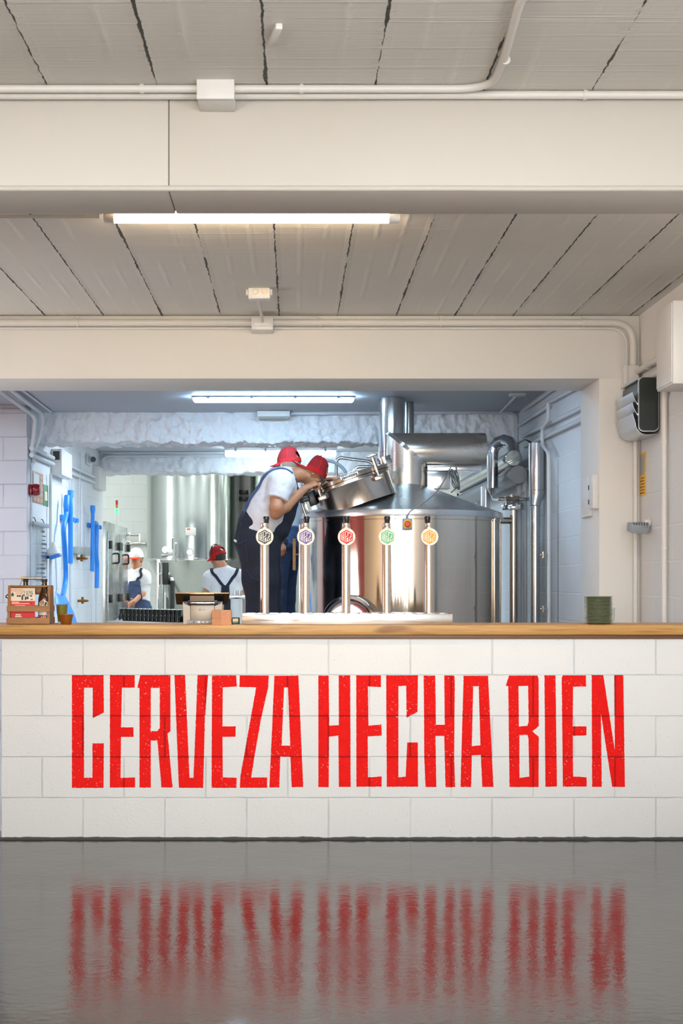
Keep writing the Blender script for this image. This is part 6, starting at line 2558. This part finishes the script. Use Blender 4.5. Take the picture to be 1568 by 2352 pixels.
# ---- the brewer bending over the manhole
Y1 = 10.6
P = lambda x, y, dy=0.0: W(x, y, Y1 + dy)
pel, chest, nb = P(592, 1232), P(641, 1121), P(664, 1095, 0.09)
hc = P(722, 1085, 0.13)
hf, hu = V((0.62, 0.05, -0.78)), V((0.78, 0, 0.62))
shR, elR, wrR = P(648, 1110, -0.19), P(633, 1179, -0.27), P(700, 1122, -0.03)
shL, elL, wrL = P(657, 1106, 0.21), P(683, 1142, 0.38), P(737, 1100, 0.36)
hipR, hipL = P(597, 1258, -0.10), P(600, 1258, 0.10)
knR, anR = P(600, 1400, -0.11), V((P(596, 0, -0.11).x, Y1 - 0.11, 0.70))
knL, anL = P(612, 1400, 0.12), V((P(606, 0, 0.12).x, Y1 + 0.12, 0.70))
pr = thing('person', 'person in a red and white cap bending over the kettle manhole in dark overalls', 'person', (pel.x, Y1, 0.6))
lo, hi = (-0.75, 10.1, 0.58), (0.62, 11.3, 2.30)
F = Field(lo, hi, 0.0062)
WY = (V((0, 1, 0)), 1.28)
F.cone(pel, chest, 0.125, 0.125, 0.03, WY)
F.cone(shR, shL, 0.05, 0.05, 0.05)
F.cone(nb - V((0.03, 0, 0.0)), hc + hu * -0.040 - hf * 0.03, 0.064, 0.058, 0.03)
F.cone(P(692, 1088, 0.125), hc + hu * -0.02 - hf * 0.05, 0.055, 0.055, 0.03)
head(F, hc, hf, hu, 0.93)
F.chain([shR, P(637, 1142, -0.225), P(634, 1168, -0.28), elR], [0.056, 0.053, 0.046, 0.043], 0.02)
F.chain([elR, elR * 0.68 + wrR * 0.32 + V((0, 0, -0.006)), elR * 0.25 + wrR * 0.75, wrR], [0.042, 0.048, 0.035, 0.028], 0.015)
F.chain([shL, elL], [0.056, 0.043], 0.02)
F.chain([elL, elL * 0.7 + wrL * 0.3, wrL], [0.042, 0.046, 0.027], 0.015)
hand(F, wrR, (0.84, 0.20, 0.44), (-0.44, -0.45, 0.78), (50, 78, 50), -1, 1.04, 0.04, 0.75, k=0.003)
hand(F, wrL, (1.0, -0.12, 0.10), (-0.10, -0.25, 1.0), (8, 10, 6), -1, 1.05, 0.10, 0.2, k=0.003)
feet_legs(F, (hipR, hipL), (knR, knL), (anR, anL), V((1, 0, 0)))
body1 = F.mesh('body')
obj('body', None, M['skin_dark'], pr, 180, me=body1)
# shirt
F = Field((-0.75, 10.1, 1.4), (0.40, 11.2, 2.25), 0.0066)
F.cone(P(598, 1222), chest, 0.165, 0.152, 0.03, WY)
F.cone(P(608, 1190, 0), P(618, 1165), 0.160, 0.155, 0.03, WY)
F.cone(P(646, 1108, -0.165), P(650, 1106, 0.18), 0.082, 0.082, 0.06)
F.cone(nb - V((0.08, 0, 0.05)), nb - V((0.005, 0, 0.01)), 0.11, 0.082, 0.05)
F.cut(P(600, 1226), (-0.35, 0, -1))
F.sleeve(shR, P(636, 1148, -0.225), 0.082, 0.082, 0.05)
F.sleeve(shL, shL * 0.55 + elL * 0.45, 0.078, 0.076, 0.05)
nd = V((0.80, 0, 0.22)).normalized()


def shirt_cut(X, Y, Z):
    q = P(676, 1096, 0.02)
    return (X - q.x) * nd.x + (Z - q.z) * nd.z


F.bend_cut(shirt_cut)
shirt1 = F.mesh('t_shirt', 0.0045, 13.0)
ob = obj('t_shirt', None, M['shirt'], pr, 180, me=shirt1.copy())
# overalls
F = Field((-0.75, 10.1, 0.62), (0.40, 11.1, 2.05), 0.0066)
F.cone(P(592, 1242), P(600, 1208), 0.176, 0.178, 0.03, (V((0, 1, 0)), 1.12))
F.cone(P(640, 1215), P(654, 1182), 0.085, 0.075, 0.05, (V((0, 1, 0)), 1.7))
F.cone(P(655, 1182), P(671, 1156), 0.060, 0.045, 0.04, (V((0, 1, 0)), 2.2))
F.chain([hipR - V((0.012, 0, 0)), P(597, 1330, -0.11), P(601, 1405, -0.115), anR - V((0, 0, 0.03))], [0.150, 0.128, 0.110, 0.095], 0.04)
F.chain([hipL, P(606, 1330, 0.11), P(614, 1405, 0.115), anL - V((0, 0, 0.03))], [0.145, 0.125, 0.105, 0.095], 0.04)
wa, wb, wc = P(556, 1196), P(628, 1212), P(668, 1160)


def waist_cut(X, Y, Z):
    zl = np.interp(X.ravel(), [P(540, 0).x, P(556, 0).x, P(566, 0).x, P(576, 0).x, P(592, 0).x, P(612, 0).x, P(632, 0).x, P(650, 0).x, P(672, 0).x, P(700, 0).x],
                   [P(0, 1160).z, P(0, 1164).z, P(0, 1172).z, P(0, 1186).z, P(0, 1199).z, P(0, 1205).z, P(0, 1203).z, P(0, 1185).z, P(0, 1150).z, P(0, 1140).z]).reshape(X.shape)
    return (Z - zl) * 0.75


F.bend_cut(waist_cut)
F.cut((0, 0, 0.66), (0, 0, -1))
over1 = F.mesh('overalls', 0.0035, 8.0)
t1 = bvh_of(shirt1)
ov = obj('overalls', None, M['denim'], pr, 180, me=over1.copy())
t2 = bvh_of(over1)
b = BM()
band(b, [P(545, 1204, -0.06), P(557, 1172, -0.07), P(574, 1137, -0.085), P(600, 1100, -0.10), P(628, 1076, -0.11), P(650, 1071, -0.115), P(672, 1088, -0.11)], 0.04, t1, 0.004, 0.004, 8, [0.13, 0.085, 0.055, 0.042, 0.038, 0.036, 0.036])
band(b, [P(545, 1204, 0.06), P(557, 1172, 0.07), P(574, 1137, 0.085), P(600, 1100, 0.10), P(628, 1076, 0.11), P(650, 1071, 0.115)], 0.04, t1, 0.004, 0.004, 8, [0.13, 0.085, 0.055, 0.042, 0.038, 0.036])
obj('shoulder_strap', b, M['strap'], ov, 40)
b = BM()
band(b, [P(674, 1100, -0.09), P(681, 1115, -0.09), P(681, 1130, -0.09)], 0.036, t1, 0.004, 0.004, 8)
obj('front_strap', b, M['denim'], ov, 40)
b = BM()
band(b, [P(541, 1246, -0.10), P(555, 1249, -0.17), P(570, 1243, -0.2)], 0.010, t2, 0.001, 0.003)
band(b, [P(570, 1240, -0.2), P(571, 1262, -0.2), P(572, 1290, -0.2)], 0.006, t2, 0.001, 0.002)
band(b, [P(569, 1308, -0.2), P(583, 1325, -0.2), P(600, 1334, -0.2)], 0.006, t2, 0.001, 0.002)
obj('pocket_edges', b, M['denim_edge'], ov, 40)
b = BM()
for i in range(9):
    q, nn, _, _ = t2.find_nearest(P(537 + i * 1.1, 1241 + 0.4 * i, -0.07 - 0.004 * i))
    ball(b, q + nn * 0.004, 0.007 + 0.003 * random.random(), n=8)
obj('cloth_in_pocket', b, M['white_cloth'], ov, 60)
# cap, hair, glasses
fcap, ucap = V((-0.88, 0.0, 0.47)), V((0.47, 0, 0.88))
cap(pr, P(718, 1083, 0.13), fcap, ucap, 0.108, 0.092, 0.132, bend=0.004, opening=True, split=58)
b = BM()
for s in (-1, 1):
    y = 0.078 * s
    e0, e1 = hc - hf * 0.005 + hu * 0.018 + V((0, y, 0)), hc + hf * 0.098 + hu * 0.012 + V((0, y * 0.93, 0))
    tube(b, [e0, (e0 + e1) / 2, e1], [0.0035, 0.005, 0.0075], 8)
    tube(b, [e1 + V((0, -s * 0.034, 0)) + hu * (0.020 * math.sin(q) - 0.010) + hf * 0.004 + V((0, 0.030 * math.cos(q), 0)) for q in [2 * PI * i / 16 for i in range(16)]], 0.003, 6, closed=True)
obj('glasses', b, M['plastic_black'], pr, 60)


# ---- a general standing brewer
def brewer(name_label, Y, J, res, f, u, capargs, shirt_r, side, jeans='denim', zfloor=0.0, bib=True, sleeves=0.55, skin='skin', hands=None, fdir=None, hips=0.17, headsc=1.0):
    S = lambda k: W(J[k][0], J[k][1], Y + (J[k][2] if len(J[k]) > 2 else 0.0))
    fdir = V(fdir or (0, -1, 0)).normalized()
    side = V(side).normalized()
    pel, chest, nb, hc = S('pelvis'), S('chest'), S('neck'), S('head')
    shs, els, wrs = [S('sh0'), S('sh1')], [S('el0'), S('el1')], [S('wr0'), S('wr1')]
    t = thing('person', name_label, 'person', (pel.x, Y, zfloor))
    pts = [pel, chest, nb, hc] + shs + els + wrs
    lo = [min(p[i] for p in pts) - 0.36 for i in range(3)]
    hi = [max(p[i] for p in pts) + 0.30 for i in range(3)]
    lo[2] = zfloor - 0.03
    wide = (side, 1.32)
    hp = [pel - side * 0.095 - V((0, 0, 0.05)), pel + side * 0.095 - V((0, 0, 0.05))]
    an = [V((h.x, h.y, zfloor + 0.10)) + (h - pel).dot(side) * side * 0.3 for h in hp]
    kn = [(h + a) / 2 + fdir * 0.03 for h, a in zip(hp, an)]
    F = Field(lo, hi, res)
    F.cone(pel, chest, 0.115, 0.12, 0.03, wide)
    F.cone(shs[0], shs[1], 0.048, 0.048, 0.05)
    for i in (0, 1):
        F.cone(nb, nb * 0.35 + shs[i] * 0.65, 0.050, 0.048, 0.04)
    F.cone(nb, hc - V(u).normalized() * 0.05 - V(f).normalized() * 0.02, 0.060, 0.054, 0.03)
    head(F, hc, f, u, headsc)
    for i in (0, 1):
        F.chain([shs[i], els[i]], [0.052, 0.041], 0.02)
        F.chain([els[i], els[i] * 0.68 + wrs[i] * 0.32, wrs[i]], [0.040, 0.044, 0.027], 0.015)
        if hands and hands[i]:
            hand(F, wrs[i], *hands[i], k=0.006)
    feet_legs(F, hp, kn, an, fdir)
    obj('body', None, M[skin], t, 180, me=F.mesh('body'))
    F = Field(lo, hi, res)
    F.cone(pel, chest, shirt_r, shirt_r * 0.97, 0.03, wide)
    F.cone(shs[0], shs[1], 0.068, 0.068, 0.06)
    F.cone(nb - (nb - chest) * 0.35, nb - (nb - chest) * 0.12, 0.085, 0.072, 0.05)
    for i in (0, 1):
        F.cone(nb - (nb - chest) * 0.10, nb * 0.3 + shs[i] * 0.7, 0.060, 0.066, 0.05)
    for i in (0, 1):
        F.sleeve(shs[i], shs[i] * (1 - sleeves) + els[i] * sleeves, 0.070, 0.074, 0.05)
    F.cut(pel + V((0, 0, 0.02)), (0, 0, -1))
    sh = F.mesh('t_shirt', 0.004, 12.0)
    obj('t_shirt', None, M['shirt'], t, 180, me=sh.copy())
    F = Field(lo, hi, res)
    w0 = pel + (chest - pel) * 0.30
    F.cone(pel - V((0, 0, 0.02)), w0, hips * 0.93, shirt_r * 1.04, 0.03, (side, 1.25))
    for h, k_, a in zip(hp, kn, an):
        F.chain([h, k_, a + V((0, 0, 0.0))], [0.118, 0.095, 0.085], 0.04)
    F.cut(w0, (0, 0, 1))
    F.cut((0, 0, zfloor + 0.05), (0, 0, -1))
    ovm = F.mesh('overalls', 0.004, 9.0)
    ov = obj('overalls', None, M[jeans], t, 180, me=ovm.copy())
    tr = bvh_of(sh)
    return t, ov, tr, sh, S, hc


# the brewer behind, at the far side of the kettle
J = dict(pelvis=(648, 1240), chest=(656, 1135), neck=(661, 1096), head=(662, 1071), sh0=(640, 1108, -0.16), sh1=(672, 1108, 0.16),
         el0=(632, 1172, -0.22), el1=(684, 1165, 0.24), wr0=(642, 1240, -0.20), wr1=(690, 1215, 0.15))
t, ov, tr, sh, S, hc = brewer('person in a red mesh cap standing behind the bent brewer, blue denim overalls', 11.95, J, 0.0095, (-0.72, 0.66, -0.15), (0, 0, 1), None, 0.140, (0.35, 0.94, 0),
                              'denim_blue', 0.6, hands=[((0.25, -0.05, -1), (0.3, -0.95, 0), (20, 25, 15), 1), ((1, 0.1, 0), (0, 0, 1), (15, 20, 10), 1)], fdir=(-0.9, 0.35, 0))
cap(t, W(664, 1062, 11.95), (-0.80, 0.35, -0.10), (0.03, 0, 1), 0.104, 0.092, 0.128, front='cap_red', bend=0.02)
F = Field((hc.x - 0.2, 11.7, hc.z - 0.2), (hc.x + 0.2, 12.2, hc.z + 0.2), 0.01)
F.ell(hc + V((0.01, -0.005, 0.02)), (0.096, 0.090, 0.098), None, 0)
F.cut(hc - V((0, 0, 0.045)), (0, 0, -1))
F.cut(hc + V((-0.02, 0, 0)), (-0.8, 0.5, 0))
obj('grey_hair', None, M['stubble'], t, 180, me=F.mesh('grey_hair'))
b = BM()
to_ = bvh_of(ov.data)
p = lambda x, y, d=-0.3: W(x, y, 11.95 + d) - root_loc(t)
band(b, [p(640, 1237), p(655, 1238), p(668, 1238), p(680, 1237)], 0.03, to_, 0.002, 0.004)
for v in b.verts:
    v.co += root_loc(t)
obj('waist_seam', b, M['denim'], ov, 40)

# the brewer at the back in a white cap, hand in pocket
YA2 = 19.8
J = dict(pelvis=(316, 1393), chest=(318, 1336), neck=(317, 1311), head=(313.5, 1286), sh0=(301, 1322, 0.05), sh1=(333, 1323, -0.03),
         el0=(296, 1350, 0.0), el1=(336, 1356, -0.05), wr0=(296, 1386, -0.05), wr1=(308, 1382, -0.22))
t, ov, tr, sh, S, hc = brewer('person in a white cap with orange-red brim at the back, hand in pocket', YA2, J, 0.012, (-0.42, -0.90, -0.08), (0, 0, 1), None, 0.135, (0.92, -0.35, 0),
                              'denim_blue', 0.0, hands=[((0.0, -0.05, -1), (-0.9, 0.1, 0), (20, 25, 15), 1), ((-0.8, 0.2, -0.5), (0.3, -0.9, 0.3), (25, 25, 20), -1)], fdir=(-0.42, -0.9, 0), hips=0.155, headsc=1.02)
cap(t, W(313, 1279, YA2), (-0.42, -0.90, -0.12), (0, 0, 1), 0.110, 0.098, 0.125, front='cap_white', back='cap_white', brim='cap_orange', opening=False)
F = Field((hc.x - 0.2, YA2 - 0.25, hc.z - 0.2), (hc.x + 0.2, YA2 + 0.25, hc.z + 0.2), 0.012)
F.ell(hc + V((0.008, 0.02, 0.02)), (0.083, 0.088, 0.098), None, 0)
F.cut(hc - V((0, 0, 0.05)), (0, 0, -1))
F.cut(hc + V((0, -0.01, 0)), (-0.42, -0.9, 0))
obj('hair', None, M['hair'], t, 180, me=F.mesh('hair'))
b = BM()
q = lambda x, y: W(x, y, YA2 - 0.3)
band(b, [q(296, 1375), q(297, 1355), q(299, 1340), q(300, 1330)], 0.2, tr, 0.006, 0.006, 6, [0.26, 0.20, 0.17, 0.15])
obj('bib', b, M['denim_blue'], ov, 40)
b = BM()
band(b, [q(304, 1332), q(311, 1322), q(318, 1314), W(322, 1309, YA2 - 0.1), W(330, 1313, YA2 + 0.15), W(338, 1330, YA2 + 0.2), W(339, 1350, YA2 + 0.2)], 0.035, tr, 0.004, 0.005)
obj('strap', b, M['denim'], ov, 40)

# the brewer at the back seen from behind, red cap and earmuffs
YE = 17.25
J = dict(pelvis=(519, 1412), chest=(517, 1346), neck=(514, 1308), head=(500, 1280), sh0=(481, 1325), sh1=(550, 1323),
         el0=(474, 1368, 0.05), el1=(562, 1362, 0.10), wr0=(492, 1400, 0.25), wr1=(544, 1352, 0.02))
t, ov, tr, sh, S, hc = brewer('person seen from behind wearing a red cap, red earmuffs and dark crossed braces', YE, J, 0.011, (-0.72, 0.62, -0.32), (-0.25, 0.1, 0.96), None, 0.150, (1, 0.05, 0),
                              'denim', 0.0, hands=[((0.4, 0.9, 0.1), (0, 0, 1), (20, 25, 15), 1), None], fdir=(0, 1, 0), sleeves=0.6)
ce = W(500.5, 1276, YE)
cf, cu_ = V((-0.72, 0.62, -0.32)), V((-0.25, 0.1, 0.96))
cap(t, ce, cf, cu_, 0.110, 0.098, 0.125, front='cap_red', bend=0.02)
F = Field((hc.x - 0.2, YE - 0.25, hc.z - 0.2), (hc.x + 0.2, YE + 0.25, hc.z + 0.2), 0.011)
F.ell(hc + V((0.008, -0.014, 0.02)), (0.090, 0.088, 0.098), None, 0)
F.cut(hc - V((0, 0, 0.042)), (0, 0, -1))
F.cut(hc + V((-0.02, 0.02, 0)), cf)
obj('hair', None, M['hair'], t, 180, me=F.mesh('hair'))
b = BM()
sdv = cu_.cross(cf).normalized()
cu2 = cu_.normalized()
for s in (1, -1):
    c_ = hc + sdv * 0.088 * s - cf.normalized() * 0.005
    lathe(b, [(0.02, -0.012), (0.036, -0.010), (0.040, 0.004), (0.034, 0.020), (0.0, 0.026)], c_, sdv * s, 20)
em = obj('earmuff_cups', b, M['cap_band'], t, 40)
b = BM()
tube(b, [hc + sdv * (0.112 * math.sin(q)) + cu2 * (0.010 + 0.152 * math.cos(q)) - cf.normalized() * 0.005 for q in [(-1.55 + 3.1 * i / 20) for i in range(21)]], 0.008, 8)
obj('earmuff_band', b, M['plastic_black'], t, 40)
b = BM()
q = lambda x, y, d=-0.25: W(x, y, YE + d)
band(b, [q(488, 1300, 0.08), q(485, 1303, -0.03), q(488, 1312, -0.12), q(499, 1329, -0.18), q(512, 1346, -0.2)], 0.036, tr, 0.004, 0.006)
band(b, [q(541, 1299, 0.08), q(546, 1302, -0.03), q(542, 1312, -0.12), q(532, 1330, -0.18), q(522, 1346, -0.2)], 0.036, tr, 0.004, 0.006)
band(b, [q(517, 1342), q(517, 1358), q(517, 1380), q(517, 1400)], 0.12, tr, 0.004, 0.005, 8, [0.09, 0.10, 0.13, 0.16])
obj('braces', b, M['denim'], ov, 40)
F = Field((S('wr1').x - 0.2, YE - 0.25, S('wr1').z - 0.2), (S('wr1').x + 0.2, YE + 0.3, S('wr1').z + 0.2), 0.006)
hand(F, S('wr1'), (-0.85, 0.2, -0.25), (-0.2, -0.3, 0.9), (25, 35, 20), 1, 1.12)
F.cone(S('wr1') + V((0.03, 0.01, 0.0)), S('wr1'), 0.036, 0.032, 0.01)
obj('glove', None, M['white_cloth'], t, 180, me=F.mesh('glove'))
